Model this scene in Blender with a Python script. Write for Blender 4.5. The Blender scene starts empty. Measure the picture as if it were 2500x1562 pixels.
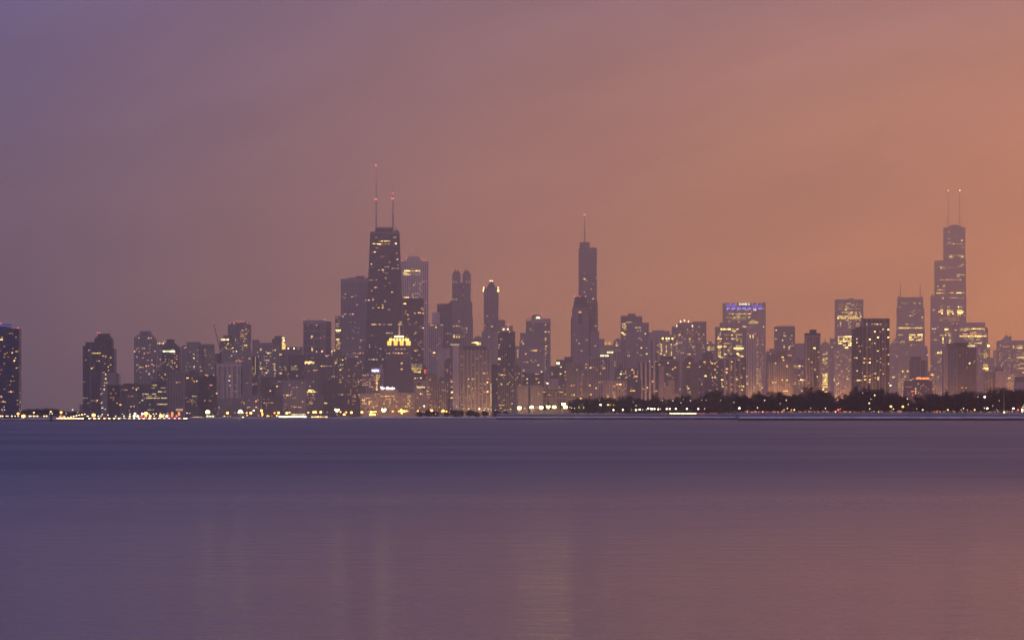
import bpy, math, random
from mathutils import Vector

# ------------------------------------------------------------------ basics
F, CX, HY, CAMH = 9757.0, 1250.0, 1015.5, 3.2      # focal length in photo pixels, centre column, horizon row, eye height
R = random.Random(7)
scene = bpy.context.scene
COL = scene.collection

def far(Y): return Y if Y < 3500 else 3500 + (Y - 3300) * 1.5 + max(0., Y - 8500) * .6      # the city stands well back from the shore
def wx(px, Y): return (px - CX) / F * Y
def wz(py, Y): return CAMH + (HY - py) / F * Y
def lin(c):
    c = c / 255.0
    return c / 12.92 if c <= 0.04045 else ((c + 0.055) / 1.055) ** 2.4
def rgb(r, g, b): return (lin(r), lin(g), lin(b), 1.0)

# ------------------------------------------------------------------ materials
MATS = {}
def nt(name):
    m = bpy.data.materials.new(name); m.use_nodes = True
    t = m.node_tree; t.nodes.clear()
    return m, t
def N(t, typ, **kw):
    n = t.nodes.new(typ)
    for k, v in kw.items(): setattr(n, k, v)
    return n
def mth(t, op, a, b=None, c=None):
    n = N(t, 'ShaderNodeMath', operation=op)
    for i, v in enumerate((a, b, c)):
        if v is None: continue
        if isinstance(v, (int, float)): n.inputs[i].default_value = v
        else: t.links.new(v, n.inputs[i])
    return n.outputs[0]

def make_facade_group():
    """wall with a grid of window openings in metres: Wall, Glass, Bay, Floor, Width, Height, Offset"""
    g = bpy.data.node_groups.new('facade', 'ShaderNodeTree')
    for nm, typ, dv in (('Wall', 'NodeSocketColor', (.3, .3, .3, 1)), ('Glass', 'NodeSocketColor', (.03, .03, .04, 1)),
                        ('Bay', 'NodeSocketFloat', 4.), ('Floor', 'NodeSocketFloat', 3.4), ('Width', 'NodeSocketFloat', .6),
                        ('Height', 'NodeSocketFloat', .6), ('Offset', 'NodeSocketFloat', 0.)):
        s = g.interface.new_socket(nm, in_out='INPUT', socket_type=typ); s.default_value = dv
    g.interface.new_socket('Shader', in_out='OUTPUT', socket_type='NodeSocketShader')
    gi = N(g, 'NodeGroupInput'); go = N(g, 'NodeGroupOutput')
    I = gi.outputs
    tc = N(g, 'ShaderNodeTexCoord'); sx = N(g, 'ShaderNodeSeparateXYZ'); g.links.new(tc.outputs['Object'], sx.inputs[0])
    sn = N(g, 'ShaderNodeSeparateXYZ'); g.links.new(tc.outputs['Normal'], sn.inputs[0])
    side = mth(g, 'GREATER_THAN', mth(g, 'ABSOLUTE', sn.outputs[0]), .72)
    top = mth(g, 'LESS_THAN', mth(g, 'ABSOLUTE', sn.outputs[2]), .6)
    u = mth(g, 'ADD', mth(g, 'MULTIPLY', sx.outputs[1], side), mth(g, 'MULTIPLY', mth(g, 'SUBTRACT', sx.outputs[0], I['Offset']), mth(g, 'SUBTRACT', 1., side)))
    cu = mth(g, 'DIVIDE', u, I['Bay']); cv = mth(g, 'DIVIDE', sx.outputs[2], I['Floor'])
    fu = mth(g, 'ABSOLUTE', mth(g, 'SUBTRACT', mth(g, 'FRACT', cu), .5)); fv = mth(g, 'ABSOLUTE', mth(g, 'SUBTRACT', mth(g, 'FRACT', cv), .5))
    win = mth(g, 'MULTIPLY', mth(g, 'LESS_THAN', fu, mth(g, 'MULTIPLY', I['Width'], .5)), mth(g, 'LESS_THAN', fv, mth(g, 'MULTIPLY', I['Height'], .5)))
    win = mth(g, 'MULTIPLY', win, top)
    cell = N(g, 'ShaderNodeCombineXYZ'); g.links.new(mth(g, 'FLOOR', cu), cell.inputs[0]); g.links.new(mth(g, 'FLOOR', cv), cell.inputs[1])
    wn = N(g, 'ShaderNodeTexWhiteNoise', noise_dimensions='2D'); g.links.new(cell.outputs[0], wn.inputs['Vector'])
    # blinds and curtains: some panes are paler than others
    gl = N(g, 'ShaderNodeMix', data_type='RGBA'); gl.inputs['B'].default_value = (.17, .15, .14, 1)
    g.links.new(I['Glass'], gl.inputs['A']); g.links.new(mth(g, 'POWER', wn.outputs[0], 4.), gl.inputs['Factor'])
    # weathering: broad stains and streaks that run down the wall
    mp = N(g, 'ShaderNodeMapping'); mp.inputs['Scale'].default_value = (.16, .16, .03); g.links.new(tc.outputs['Object'], mp.inputs[0])
    no = N(g, 'ShaderNodeTexNoise'); no.inputs['Scale'].default_value = 1.; no.inputs['Detail'].default_value = 5.; g.links.new(mp.outputs[0], no.inputs['Vector'])
    v = mth(g, 'ADD', .62, mth(g, 'MULTIPLY', no.outputs[0], .76))
    wl = N(g, 'ShaderNodeVectorMath', operation='SCALE'); g.links.new(I['Wall'], wl.inputs[0]); g.links.new(v, wl.inputs['Scale'])
    mx = N(g, 'ShaderNodeMix', data_type='RGBA'); g.links.new(win, mx.inputs['Factor']); g.links.new(wl.outputs[0], mx.inputs['A']); g.links.new(gl.outputs['Result'], mx.inputs['B'])
    pb = N(g, 'ShaderNodeBsdfPrincipled'); g.links.new(mx.outputs['Result'], pb.inputs['Base Color'])
    g.links.new(mth(g, 'SUBTRACT', .85, mth(g, 'MULTIPLY', win, .6)), pb.inputs['Roughness'])
    g.links.new(mth(g, 'ADD', .15, mth(g, 'MULTIPLY', win, .15)), pb.inputs['Specular IOR Level'])
    g.links.new(pb.outputs[0], go.inputs[0])
    return g
FAC = make_facade_group()

def facade(wall, glass, bay, flo, wu, wv, off):
    m, t = nt('facade_wall')
    n = N(t, 'ShaderNodeGroup', node_tree=FAC); o = N(t, 'ShaderNodeOutputMaterial')
    n.inputs['Wall'].default_value = (*wall, 1); n.inputs['Glass'].default_value = (*glass, 1)
    for k, v in (('Bay', bay), ('Floor', flo), ('Width', wu), ('Height', wv), ('Offset', off)): n.inputs[k].default_value = v
    t.links.new(n.outputs[0], o.inputs[0])
    return m

def solid(col, rough=.8, scale=.4, var=.5, spec=.2):
    key = ('s', col, rough, scale)
    if key in MATS: return MATS[key]
    m, t = nt('weathered_surface')
    tc = N(t, 'ShaderNodeTexCoord'); no = N(t, 'ShaderNodeTexNoise'); no.inputs['Scale'].default_value = scale; no.inputs['Detail'].default_value = 6.
    t.links.new(tc.outputs['Object'], no.inputs['Vector'])
    v = mth(t, 'ADD', 1 - var / 2, mth(t, 'MULTIPLY', no.outputs[0], var))
    s = N(t, 'ShaderNodeVectorMath', operation='SCALE'); s.inputs[0].default_value = col; t.links.new(v, s.inputs['Scale'])
    pb = N(t, 'ShaderNodeBsdfPrincipled'); pb.inputs['Roughness'].default_value = rough; pb.inputs['Specular IOR Level'].default_value = spec
    t.links.new(s.outputs[0], pb.inputs['Base Color'])
    o = N(t, 'ShaderNodeOutputMaterial'); t.links.new(pb.outputs[0], o.inputs[0])
    MATS[key] = m
    return m

def glow(col, strength, lights=False):
    key = ('e', col, strength, lights)
    if key in MATS: return MATS[key]
    m, t = nt('lit_surface')
    e = N(t, 'ShaderNodeEmission'); e.inputs[0].default_value = (*col, 1); e.inputs[1].default_value = strength
    o = N(t, 'ShaderNodeOutputMaterial'); t.links.new(e.outputs[0], o.inputs[0])
    m.cycles.emission_sampling = 'FRONT' if lights else 'NONE'
    MATS[key] = m
    return m

LIT = {'w': (1., .72, .34), 'y': (1., .66, .17), 'o': (1., .46, .13), 'p': (1., .50, .30), 'c': (.80, .88, 1.), 'g': (.92, 1., .50), 'r': (1., .03, .03), 'b': (.12, .16, 1.)}
LEVEL = (.60, 1.35, 3.0, 8.0)
def lit(code):
    return glow(LIT[code[0]], LEVEL[int(code[1])] if len(code) > 1 else 1.0)

# ------------------------------------------------------------------ meshes
class MB:
    def __init__(s): s.v = []; s.f = []
    def box(s, x0, x1, y0, y1, z0, z1):
        i = len(s.v)
        s.v += [(x0, y0, z0), (x1, y0, z0), (x1, y1, z0), (x0, y1, z0), (x0, y0, z1), (x1, y0, z1), (x1, y1, z1), (x0, y1, z1)]
        s.f += [(i, i+1, i+5, i+4), (i+1, i+2, i+6, i+5), (i+2, i+3, i+7, i+6), (i+3, i, i+4, i+7), (i+4, i+5, i+6, i+7), (i+3, i+2, i+1, i)]
    def frustum(s, a, b):
        """a, b: (x0, x1, y0, y1, z) lower and upper rectangles"""
        i = len(s.v)
        for x0, x1, y0, y1, z in (a, b): s.v += [(x0, y0, z), (x1, y0, z), (x1, y1, z), (x0, y1, z)]
        s.f += [(i, i+1, i+5, i+4), (i+1, i+2, i+6, i+5), (i+2, i+3, i+7, i+6), (i+3, i, i+4, i+7), (i+4, i+5, i+6, i+7), (i+3, i+2, i+1, i)]
    def profile(s, pts, y0, y1):
        """front outline (x, z), clockwise or not, given a depth"""
        n = len(pts); i = len(s.v)
        ar = sum(pts[k][0] * pts[(k+1) % n][1] - pts[(k+1) % n][0] * pts[k][1] for k in range(n))
        if ar < 0: pts = pts[::-1]
        s.v += [(x, y0, z) for x, z in pts] + [(x, y1, z) for x, z in pts]
        s.f.append(tuple(range(i, i+n))); s.f.append(tuple(range(i+2*n-1, i+n-1, -1)))
        for k in range(n):
            j = (k+1) % n
            s.f.append((i+j, i+k, i+n+k, i+n+j))
    def prism(s, pts, z0, z1, top=None):
        n = len(pts); i = len(s.v); top = top or pts
        s.v += [(x, y, z0) for x, y in pts] + [(x, y, z1) for x, y in top]
        for k in range(n):
            j = (k+1) % n
            s.f.append((i+k, i+j, i+n+j, i+n+k))
        s.f.append(tuple(range(i+n, i+2*n)))
    def bar(s, a, b, r, r2=None, n=5):
        a = Vector(a); b = Vector(b); d = (b - a)
        if d.length < 1e-6: return
        d.normalize(); r2 = r if r2 is None else r2
        p = d.orthogonal().normalized(); q = d.cross(p); i = len(s.v)
        for c, rr in ((a, r), (b, r2)):
            for k in range(n):
                t = 2 * math.pi * k / n
                s.v.append(tuple(c + p * (rr * math.cos(t)) + q * (rr * math.sin(t))))
        for k in range(n):
            j = (k+1) % n
            s.f.append((i+k, i+j, i+n+j, i+n+k))
        s.f.append(tuple(range(i+n, i+2*n))); s.f.append(tuple(range(i+n-1, i-1, -1)))
    def ball(s, c, r, nu=8, nv=5, sz=1.0):
        i = len(s.v); x, y, z = c
        s.v.append((x, y, z - r * sz))
        for a in range(1, nv):
            ph = -math.pi / 2 + math.pi * a / nv
            for b in range(nu):
                th = 2 * math.pi * b / nu
                s.v.append((x + r * math.cos(ph) * math.cos(th), y + r * math.cos(ph) * math.sin(th), z + r * sz * math.sin(ph)))
        s.v.append((x, y, z + r * sz)); e = len(s.v) - 1
        for b in range(nu):
            j = (b+1) % nu
            s.f.append((i, i+1+j, i+1+b)); s.f.append((e, e-nu+b, e-nu+j))
            for a in range(nv - 2):
                k = i + 1 + a * nu
                s.f.append((k+b, k+j, k+nu+j, k+nu+b))
    def mesh(s, name, mat):
        me = bpy.data.meshes.new(name); me.from_pydata(s.v, [], s.f); me.validate(); me.update()
        me.materials.append(mat)
        return me
    def build(s, name, mat, parent=None):
        o = bpy.data.objects.new(name, s.mesh(name, mat)); COL.objects.link(o); o.parent = parent
        return o

def tag(o, label, cat, group=None, kind=None):
    o['label'] = label; o['category'] = cat
    if group: o['group'] = group
    if kind: o['kind'] = kind
    return o
def empty(name, loc):
    o = bpy.data.objects.new(name, None); COL.objects.link(o); o.location = loc; o.empty_display_size = .5
    return o
def put(name, mesh, parent, loc=(0, 0, 0), scale=(1, 1, 1), rz=0.):
    o = bpy.data.objects.new(name, mesh); COL.objects.link(o); o.parent = parent; o.location = loc; o.scale = scale
    if rz: o.rotation_euler = (0, 0, rz)
    return o

UNIT = {}
def unit(mat, kind='box'):
    k = (mat.name, kind)
    if k not in UNIT:
        b = MB()
        if kind == 'box': b.box(-.5, .5, -.5, .5, -.5, .5)
        elif kind == 'dome': b.ball((0, 0, 0), .5, 8, 6)
        else: b.ball((0, 0, 0), .5)
        UNIT[k] = b.mesh('pane' if kind == 'box' else 'bulb', mat)
    return UNIT[k]

# ------------------------------------------------------------------ palette
DARK = (.05, .05, .06); NAVY = (.035, .04, .06); STONE = (.33, .29, .26); PALE = (.50, .45, .41); WHITE = (.66, .60, .55)
BRICK = (.17, .10, .08); TAN = (.38, .29, .23); GREY = (.22, .21, .22); BROWN = (.13, .10, .09); PINK = (.33, .24, .22)
GL = (.025, .03, .045); GLB = (.03, .04, .075); GLG = (.06, .06, .065)
ROOFM = solid((.09, .085, .09), .9); METAL = solid((.12, .12, .13), .5); STEEL = solid((.22, .22, .23), .5)
TOWERS = 'buildings of the city skyline'
BUILT = []
REFS = []     # (x0, x1, Y, short phrase) so that lamps, trees and cars can say what they stand in front of

class Bld:
    def __init__(s, name, ref, label, cat, Y, x0, x1, top, wall=GREY, glass=GL, bay=6., flo=4.6, wu=.6, wv=.55, depth=None, body=None, base=0., blank=False):
        Y = far(Y); s.Y = Y; s.k = Y / F; s.x0 = x0; s.x1 = x1; s.top = top
        s.cx = wx((x0 + x1) / 2, Y); s.d = depth or max(16., min(38., (x1 - x0) * s.k))
        s.root = empty(name, (s.cx, Y, base)); s.base = base
        tag(s.root, label, cat, TOWERS)
        s.bay = bay * s.k; s.flo = flo * s.k; s.off = wx(x0, Y) - s.cx
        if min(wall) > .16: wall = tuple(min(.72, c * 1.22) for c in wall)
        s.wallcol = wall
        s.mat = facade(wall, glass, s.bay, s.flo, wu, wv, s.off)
        s.cnt = 0; s.over = []; BUILT.append(s)
        REFS.append((x0, x1, Y, ref))
        if not blank: s.walls(body or [(x0, x1, top)])
    def X(s, px): return wx(px, s.Y) - s.cx
    def Z(s, py): return wz(py, s.Y) - s.base
    def walls(s, vols, name='wall', mat=None):
        b = MB()
        for v in vols:
            x0, x1, yt = v[:3]; dy = v[3] if len(v) > 3 else 0.; yb = v[4] if len(v) > 4 else None
            b.box(s.X(x0), s.X(x1), dy, max(dy + 6, s.d - abs(dy) * .3), s.Z(yb) if yb else 0., s.Z(yt))
        return b.build(name, mat or s.mat, s.root)
    def box(s, name, x0, x1, yt, yb, mat=None, dy=0., d=None):
        b = MB(); b.box(s.X(x0), s.X(x1), dy, dy + (d or s.d * .7), s.Z(yb), s.Z(yt))
        return b.build(name, mat or solid(s.wallcol, .85), s.root)
    def prof(s, name, pts, mat=None, dy=0., d=None):
        b = MB(); b.profile([(s.X(x), s.Z(y)) for x, y in pts], dy, dy + (d or s.d))
        return b.build(name, mat or s.mat, s.root)
    def pent(s, x0, x1, yt, yb=None, mat=None, dy=3.):
        # plant room with a parapet lip and a little roof clutter
        yb = yb or s.top
        b = MB(); xa, xb = s.X(x0), s.X(x1); za, zb = s.Z(yb), s.Z(yt); d = min(s.d * .7, 22.)
        b.box(xa, xb, dy, dy + d, za, zb - .5); b.box(xa - .4, xb + .4, dy - .4, dy + d + .4, zb - .5, zb)
        return b.build('penthouse', mat or solid(tuple(c * .8 for c in s.wallcol), .85), s.root)
    def parapet(s, x0=None, x1=None, y=None, mat=None, h=1.2):
        x0 = s.x0 if x0 is None else x0; x1 = s.x1 if x1 is None else x1; y = y or s.top
        b = MB(); b.box(s.X(x0) - .3, s.X(x1) + .3, -.3, s.d * .6, s.Z(y) + .02, s.Z(y) + h)
        return b.build('parapet', mat or solid(tuple(c * .9 for c in s.wallcol), .85), s.root)
    def ribs(s, xs, yt, yb, mat, d=1.0):
        for xa, xb in xs:
            s.box('pier', xa, xb, yt, yb, mat, dy=-d, d=d - .01)
    def win(s, px, py, code='w1', w=2.6, h=2.0, dy=0.):
        s.pane(code, s.X(px), dy - .2, s.Z(py), w * s.k, h * s.k)
    def pane(s, code, x, y, z, w, h):
        s.cnt += 1
        if s.cnt <= 99: put('lit_window', unit(lit(code)), s.root, (x, y, z), (w, .5, h))
        else: s.over.append((code, x, y, z, w, h))
    def finish(s):
        if not s.over: return
        m = MB(); codes = sorted({o[0] for o in s.over}); idx = []
        for c, x, y, z, w, h in s.over:
            m.box(x - w / 2, x + w / 2, y - .25, y + .25, z - h / 2, z + h / 2); idx += [codes.index(c)] * 6
        o = m.build('lit_window', lit(codes[0]), s.root); o['kind'] = 'stuff'
        for c in codes[1:]: o.data.materials.append(lit(c))
        for p, i in zip(o.data.polygons, idx): p.material_index = i
    def wins(s, pts, code='w1', w=2.6, h=2.0, dy=0.):
        for p in pts: s.win(p[0], p[1], p[2] if len(p) > 2 else code, p[3] if len(p) > 3 else w, h, dy)
    def row(s, y, x0, x1, code='y1', fill=.8, pitch=None, h=1.9, dy=0.):
        pitch = pitch or max(s.bay / s.k, 3.0); x = x0 + pitch / 2
        while x <= x1 - pitch / 2 + .01:
            if R.random() < fill:
                run = 1
                while x + run * pitch <= x1 - pitch / 2 and R.random() < .35 and run < 3: run += 1
                lv = max(0, min(3, int(code[1]) + R.choice((-1, 0, 0, 0, 1))))
                s.win(x + (run - 1) * pitch / 2, y, code[0] + str(lv), (run - 1) * pitch + pitch * .72, h, dy)
                x += run * pitch
            else: x += pitch
    def rows(s, ys, x0, x1, code='y1', fill=.7, pitch=None, h=1.9):
        for y in ys: s.row(y, x0, x1, code, fill, pitch, h)
    def rnd(s, n, x0, x1, y0, y1, cols='wyop', lv=(0, 1, 1, 2), w=None, h=None):
        b = s.bay / s.k; f = s.flo / s.k
        nb = max(1, int((x1 - x0) / b)); nf = max(1, int((y1 - y0) / f)); used = set()
        w = w or max(2.0, min(3.2, b * .62)); h = h or max(1.6, min(2.2, f * .5))
        for _ in range(int(n * 1.7 + 1)):
            for _t in range(6):
                c = (R.randrange(nb), R.randrange(nf))
                if c not in used: break
            used.add(c)
            zi = math.floor(s.Z(y1 - (c[1] + .5) * f) / s.flo) + .5
            xi = math.floor((s.X(x0 + (c[0] + .5) * b) - s.off) / s.bay) + .5
            s.pane(R.choice(cols) + str(R.choice(lv)), s.off + xi * s.bay, -.2, zi * s.flo, w * s.k * R.uniform(.75, 1.15), h * s.k * R.uniform(.8, 1.1))
    def red(s, *pts, code='r', r=2.5):
        for px, py in pts:
            put('beacon', unit(glow((1., .16, .14), 3.2), 'ball'), s.root, (s.X(px), .5, s.Z(py)), (r * s.k,) * 3)
    def mast(s, px, yt, yb, r=.5, r2=None, dy=8., mat=None, name='antenna'):
        b = MB(); b.bar((s.X(px), dy, s.Z(yb)), (s.X(px), dy, s.Z(yt)), r, r * .35 if r2 is None else r2, 6)
        return b.build(name, mat or STEEL, s.root)
    def sign(s, body, x0, x1, yt, yb, code, strength, dy=-.6, back=None, bold=0.):
        if back: s.box('sign_board', x0 - 2, x1 + 2, yt - 1.5, yb + 1.5, back, dy=dy + .15, d=.4)
        cu = bpy.data.curves.new('lettering', 'FONT'); cu.body = body; cu.extrude = .02; cu.offset = bold
        tmp = bpy.data.objects.new('lettering', cu); COL.objects.link(tmp)
        dg = bpy.context.evaluated_depsgraph_get()
        me = bpy.data.meshes.new_from_object(tmp.evaluated_get(dg))
        bpy.data.objects.remove(tmp)
        xs = [v.co.x for v in me.vertices]; ys = [v.co.y for v in me.vertices]
        sx = (s.X(x1) - s.X(x0)) / (max(xs) - min(xs)); sz = (s.Z(yt) - s.Z(yb)) / (max(ys) - min(ys))
        for v in me.vertices:
            v.co = Vector(((v.co.x - min(xs)) * sx + s.X(x0), dy - v.co.z, (v.co.y - min(ys)) * sz + s.Z(yb)))
        me.materials.clear(); me.materials.append(glow(LIT.get(code, (1., 1., 1.)) if isinstance(code, str) else code, strength))
        o = bpy.data.objects.new('lettering', me); COL.objects.link(o); o.parent = s.root
        return o
# ------------------------------------------------------------------ towers, lake end of the picture up to the tall tapered one
AT, OT, HT, BL = 'apartment tower', 'office tower', 'hotel', 'building'

b = Bld('apartment_tower', 'blue crowned tower', 'dark navy waterside tower with a blue light band round its roof', AT, 3300, -42, 46, 802, (.06, .075, .14), (.03, .045, .11), 7, 5.2, 1., .6, depth=17, body=[(-42, 22, 797), (22, 46, 802, 1)])
b.box('light_band', -41, 22, 793.4, 797.2, glow((.22, .2, 1.), .45), dy=.4, d=14.); b.box('roof_slab', -42, 22.6, 791.5, 793.4, dy=0., d=16.)
b.red((2, 789.5), (43, 800.5), (2, 801))
b.wins([(2, 829, 'y2', 4), (5.5, 829, 'y2'), (5, 824, 'w1'), (12, 864, 'o1'), (30, 861, 'y2'), (40, 858, 'o1', 4), (43.5, 858, 'o0'), (38, 874, 'w1'), (35, 880.5, 'o3'), (20, 871, 'o0'), (40, 898, 'w1'), (44, 897, 'o0'), (27, 930, 'o1'), (34, 930, 'o0'), (21, 956, 'p0'), (26.5, 956, 'p2', 4), (32, 956, 'p0'), (3, 967.5, 'y1', 5), (8, 980, 'o2'), (12.5, 981, 'w1'), (10, 993, 'p1'), (5, 1000, 'w1'), (11, 1000, 'c1'), (7, 1005.5, 'r0', 5), (24, 814, 'w0', 3), (30, 814, 'o0', 3), (39, 823, 'c0'), (42.5, 977, 'p0', 4), (43, 987, 'w0'), (1, 856, 'r1'), (1, 913, 'r1')])
b.rnd(8, -4, 43, 830, 1000, 'op', (0, 0))

b = Bld('low_building', 'small lakeside block', 'small low pale block beside the foot of the stepped glass tower', BL, 4600, 194, 206, 989, GREY, GL, 4, 4)
b.parapet()

b = Bld('stepped_tower', 'stepped glass tower', 'stepped dark glass tower with a narrow chamfered crown and two red roof lights', OT, 4300, 202, 278, 835, (.10, .09, .12), GLB, 5.2, 4.4, .8, .7, depth=34,
        body=[(202, 232, 844), (208, 262, 835, 3), (229, 272, 829, 6), (262, 278, 851, 1)])
b.prof('crown', [(229, 829), (231, 825), (238, 819), (238, 814), (264, 814), (264, 819), (271, 825), (272, 829)], dy=6., d=20.)
b.box('corner_fin', 219.5, 222, 835, 1010, solid((.2, .18, .21), .6), dy=-.5, d=.5)
b.red((238, 812.5), (243, 812.8)); b.row(862, 224, 248, 'y1', 1., 3.2)
b.wins([(217, 855, 'p1'), (252, 869, 'y1', 4), (258, 869, 'o1', 4), (270, 873, 'y1', 4), (258, 873, 'p0'), (236, 881, 'o0'), (242, 881, 'p1', 4), (270, 890.5, 'o1', 4), (224, 899, 'y2', 3), (229, 896, 'p0'), (264, 895, 'w1'), (265, 904, 'p1', 3), (255, 909, 'p0'), (212, 971, 'g0'), (225, 977.5, 'p0', 4), (231, 977.5, 'p0'), (237.5, 977, 'o2')])
b.rnd(8, 204, 276, 870, 1000, 'pw', (0, 0))

b = Bld('apartment_block', 'balcony striped block', 'mid-rise block with pale balcony stripes and a blank concrete flank', AT, 4000, 247, 286, 911, (.34, .31, .33), GL, 60, 6.2, 1., .45, depth=22, body=[(247, 262, 913), (270, 286, 912, 3)])
b.walls([(262, 284, 909.5, 1)], 'flank_wall', solid((.27, .25, .27), .9))
for k in range(9): b.box('balcony', 286, 293.5, 913 + k * 3.4, 914.4 + k * 3.4, solid((.2, .18, .2), .8), dy=2., d=7.)
b.wins([(258, 913.5, 'p2', 3), (258, 924.5, 'y2', 3, ), (256, 934, 'p1'), (261, 934, 'y1'), (255, 941, 'p1'), (254.5, 950.5, 'y2'), (249, 960.5, 'p1'), (249, 981, 'o0'), (248.5, 983, 'w1', 3), (250, 995.5, 'g1', 5), (257, 999, 'c1')])

b = Bld('dark_block', 'plain dark block', 'plain dark block in front of the balcony striped block', BL, 3800, 262, 293, 942, (.08, .07, .08), GL, 6, 5)
b.parapet(); b.wins([(286, 984, 'p1'), (294, 988, 'o2', 5)]); b.rnd(3, 263, 292, 948, 990, 'po', (0, 0))

b = Bld('long_block', 'dim long block', 'long dim block with a flat planted roof between two tall towers', BL, 4800, 292, 348, 939, (.10, .09, .10), GL, 4.5, 4.6)
b.walls([(300, 340, 936, 4)], 'roof_planting', solid((.05, .05, .045), .95))
b.wins([(303, 951.5, 'o0'), (308, 951.5, 'o1'), (325, 947, 'p1'), (333, 951, 'y2', 3), (338, 947, 'y1'), (334, 947, 'o0')]); b.row(951.5, 294, 312, 'o0', .8, 3)
b = Bld('gridded_block', 'pale gridded low block', 'low pale block with a fine window grid beside the plain dark block', BL, 3900, 306, 332, 961, (.17, .15, .17), GL, 3.6, 4.2, .5, .5)
b.wins([(320, 992, 'w1'), (327, 992, 'w1'), (314, 967, 'p0'), (320, 967, 'p0'), (324, 967, 'p0'), (316, 1002, 'p0')])

b = Bld('braced_tower', 'cross braced tower', 'concrete tower with pale diagonal bracing on its face and stepped penthouses', AT, 5400, 327, 380, 823, (.24, .22, .24), GL, 4.6, 4.2, .66, .62, depth=32,
        body=[(327, 376, 822), (376, 380, 829, 3)])
b.pent(333, 371, 817, 823); b.pent(340, 366, 808, 817, dy=6.); b.box('roof_louvre', 346, 358, 814, 819, solid((.04, .04, .05)), dy=5.6, d=.5); b.mast(359, 803, 808)
pb = solid((.30, .27, .29), .8)
for xa, ya, xc, yc in ((329, 823, 345, 848), (345, 848, 329, 873), (359, 848, 375, 823), (375, 873, 359, 848)):
    m = MB(); m.bar((b.X(xa), -.2, b.Z(ya)), (b.X(xc), -.2, b.Z(yc)), .55, .55, 4); m.build('brace', pb, b.root)
b.wins([(339, 825, 'p1'), (363, 825, 'o2'), (369, 825, 'p1'), (328.5, 858, 'o2', 4), (339.5, 858, 'w1'), (357, 860, 'r0'), (361.5, 861, 'o1'), (378, 857.5, 'p1', 4), (349, 873.5, 'o1'), (334, 890, 'p0'), (338, 890, 'w0'), (341, 896, 'y1'), (344, 896, 'y1'), (348.5, 896.5, 'o1'), (357, 893, 'o2'), (363.5, 893, 'o1'), (357, 906, 'p1'), (365, 912, 'w1'), (363.5, 914, 'y1'), (371, 889, 'p1', 4), (371, 879.5, 'r0')])
b.rnd(14, 328, 379, 840, 925, 'opy', (0, 0, 0, 1))

b = Bld('slim_tower', 'slim tower with four roof lights', 'slim tower with four bright windows under its flat roof', AT, 5900, 381, 404, 836, (.2, .18, .2), GL, 4.2, 4.4)
b.wins([(383.5, 838.2, 'w2', 3.2, ), (389, 838.2, 'w2', 3), (394, 838.2, 'w1', 3), (398.5, 838.2, 'w2', 3.4)]); b.red((401, 834.2)); b.rnd(6, 382, 403, 845, 930, 'po', (0, 0, 1))
b = Bld('stepped_tower', 'stepped tower with lit floor', 'stepped dark tower with one bright greenish floor below its shoulders', OT, 5100, 383, 438, 850, (.12, .11, .12), GL, 4.6, 4.4, .7, .55, blank=True)
b.prof('wall', [(383, 1014), (383, 905), (395, 905), (395, 848), (406, 841), (406, 837), (424, 837), (438, 849), (438, 1014)])
b.prof('crown', [(406, 837), (406, 829), (408, 828), (423, 828), (424, 830), (424, 837)], dy=4., d=14.)
b.row(857.5, 397, 429, 'g2', 1., 3.4, 4.); b.wins([(426, 863, 'y1', 3), (422.5, 852, 'y0'), (432, 869, 'o1'), (431, 876, 'o1'), (420.5, 880, 'w1'), (421, 886, 'p1'), (426.5, 885.5, 'y1', 3), (412, 886, 'w0'), (404.5, 876.5, 'c0'), (418, 895, 'w1'), (431, 895, 'w1'), (395, 921, 'y1'), (403, 914, 'w1', 4), (389, 915, 'w0'), (443, 909.5, 'o1'), (382.5, 892, 'p0')])
b.rnd(10, 396, 437, 868, 930, 'opw', (0, 0))

b = Bld('office_block', 'ribbon windowed office block', 'wide low office block with long dotted ribbons of lit windows', OT, 4500, 340, 410, 938, (.13, .12, .13), GLB, 4., 5.2, 1., .5, body=[(340, 410, 938), (368, 410, 931, 6)])
b.row(940, 370, 384, 'y1', 1., 3.4); b.rows([946.5], 366, 408, 'w0', .35, 3.2); b.rows([956], 386, 408, 'w1', .5, 3.4); b.rows([961.5], 344, 364, 'w1', .9, 3.2); b.rows([961.5], 371, 384, 'w1', .9, 3.4); b.rows([966.5], 345, 384, 'w0', .6, 3.2)
b.rows([971.5], 345, 408, 'w1', .85, 3.); b.wins([(347.5, 977, 'g1', 4), (341, 982, 'p0', 4), (366, 986.5, 'w0')]); b.rows([986.5], 382, 409, 'w1', .95, 3.); b.rows([1000], 360, 376, 'g0', .7, 3.2)

b = Bld('stone_block', 'blank stone block with arches', 'tall blank stone block with lit pink pillars and arches at street level', BL, 4250, 408, 448, 911, (.2, .165, .175), GL, 6.5, 30, .25, .92, depth=24)
b.walls([(412, 444, 908, 3)], 'attic')
for k in range(6): b.box('lit_pillar', 430 + k * 2.9, 431.4 + k * 2.9, 997.5, 1002.5, lit('p1'), dy=-.4, d=.4)
for x in (420.5, 437):
    m = MB(); pts = [(b.X(x - 2.8), b.Z(1014)), (b.X(x - 2.8), b.Z(1008))] + [(b.X(x - 2.8 * math.cos(t * math.pi / 6)), b.Z(1008 - 3. * math.sin(t * math.pi / 6))) for t in range(1, 6)] + [(b.X(x + 2.8), b.Z(1008)), (b.X(x + 2.8), b.Z(1014))]
    m.profile(pts, -.3, 0.); m.build('arch_window', lit('o1'), b.root)
b.wins([(431, 933.5, 'p1'), (435, 933.5, 'p0'), (439, 933, 'p0')])

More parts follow.
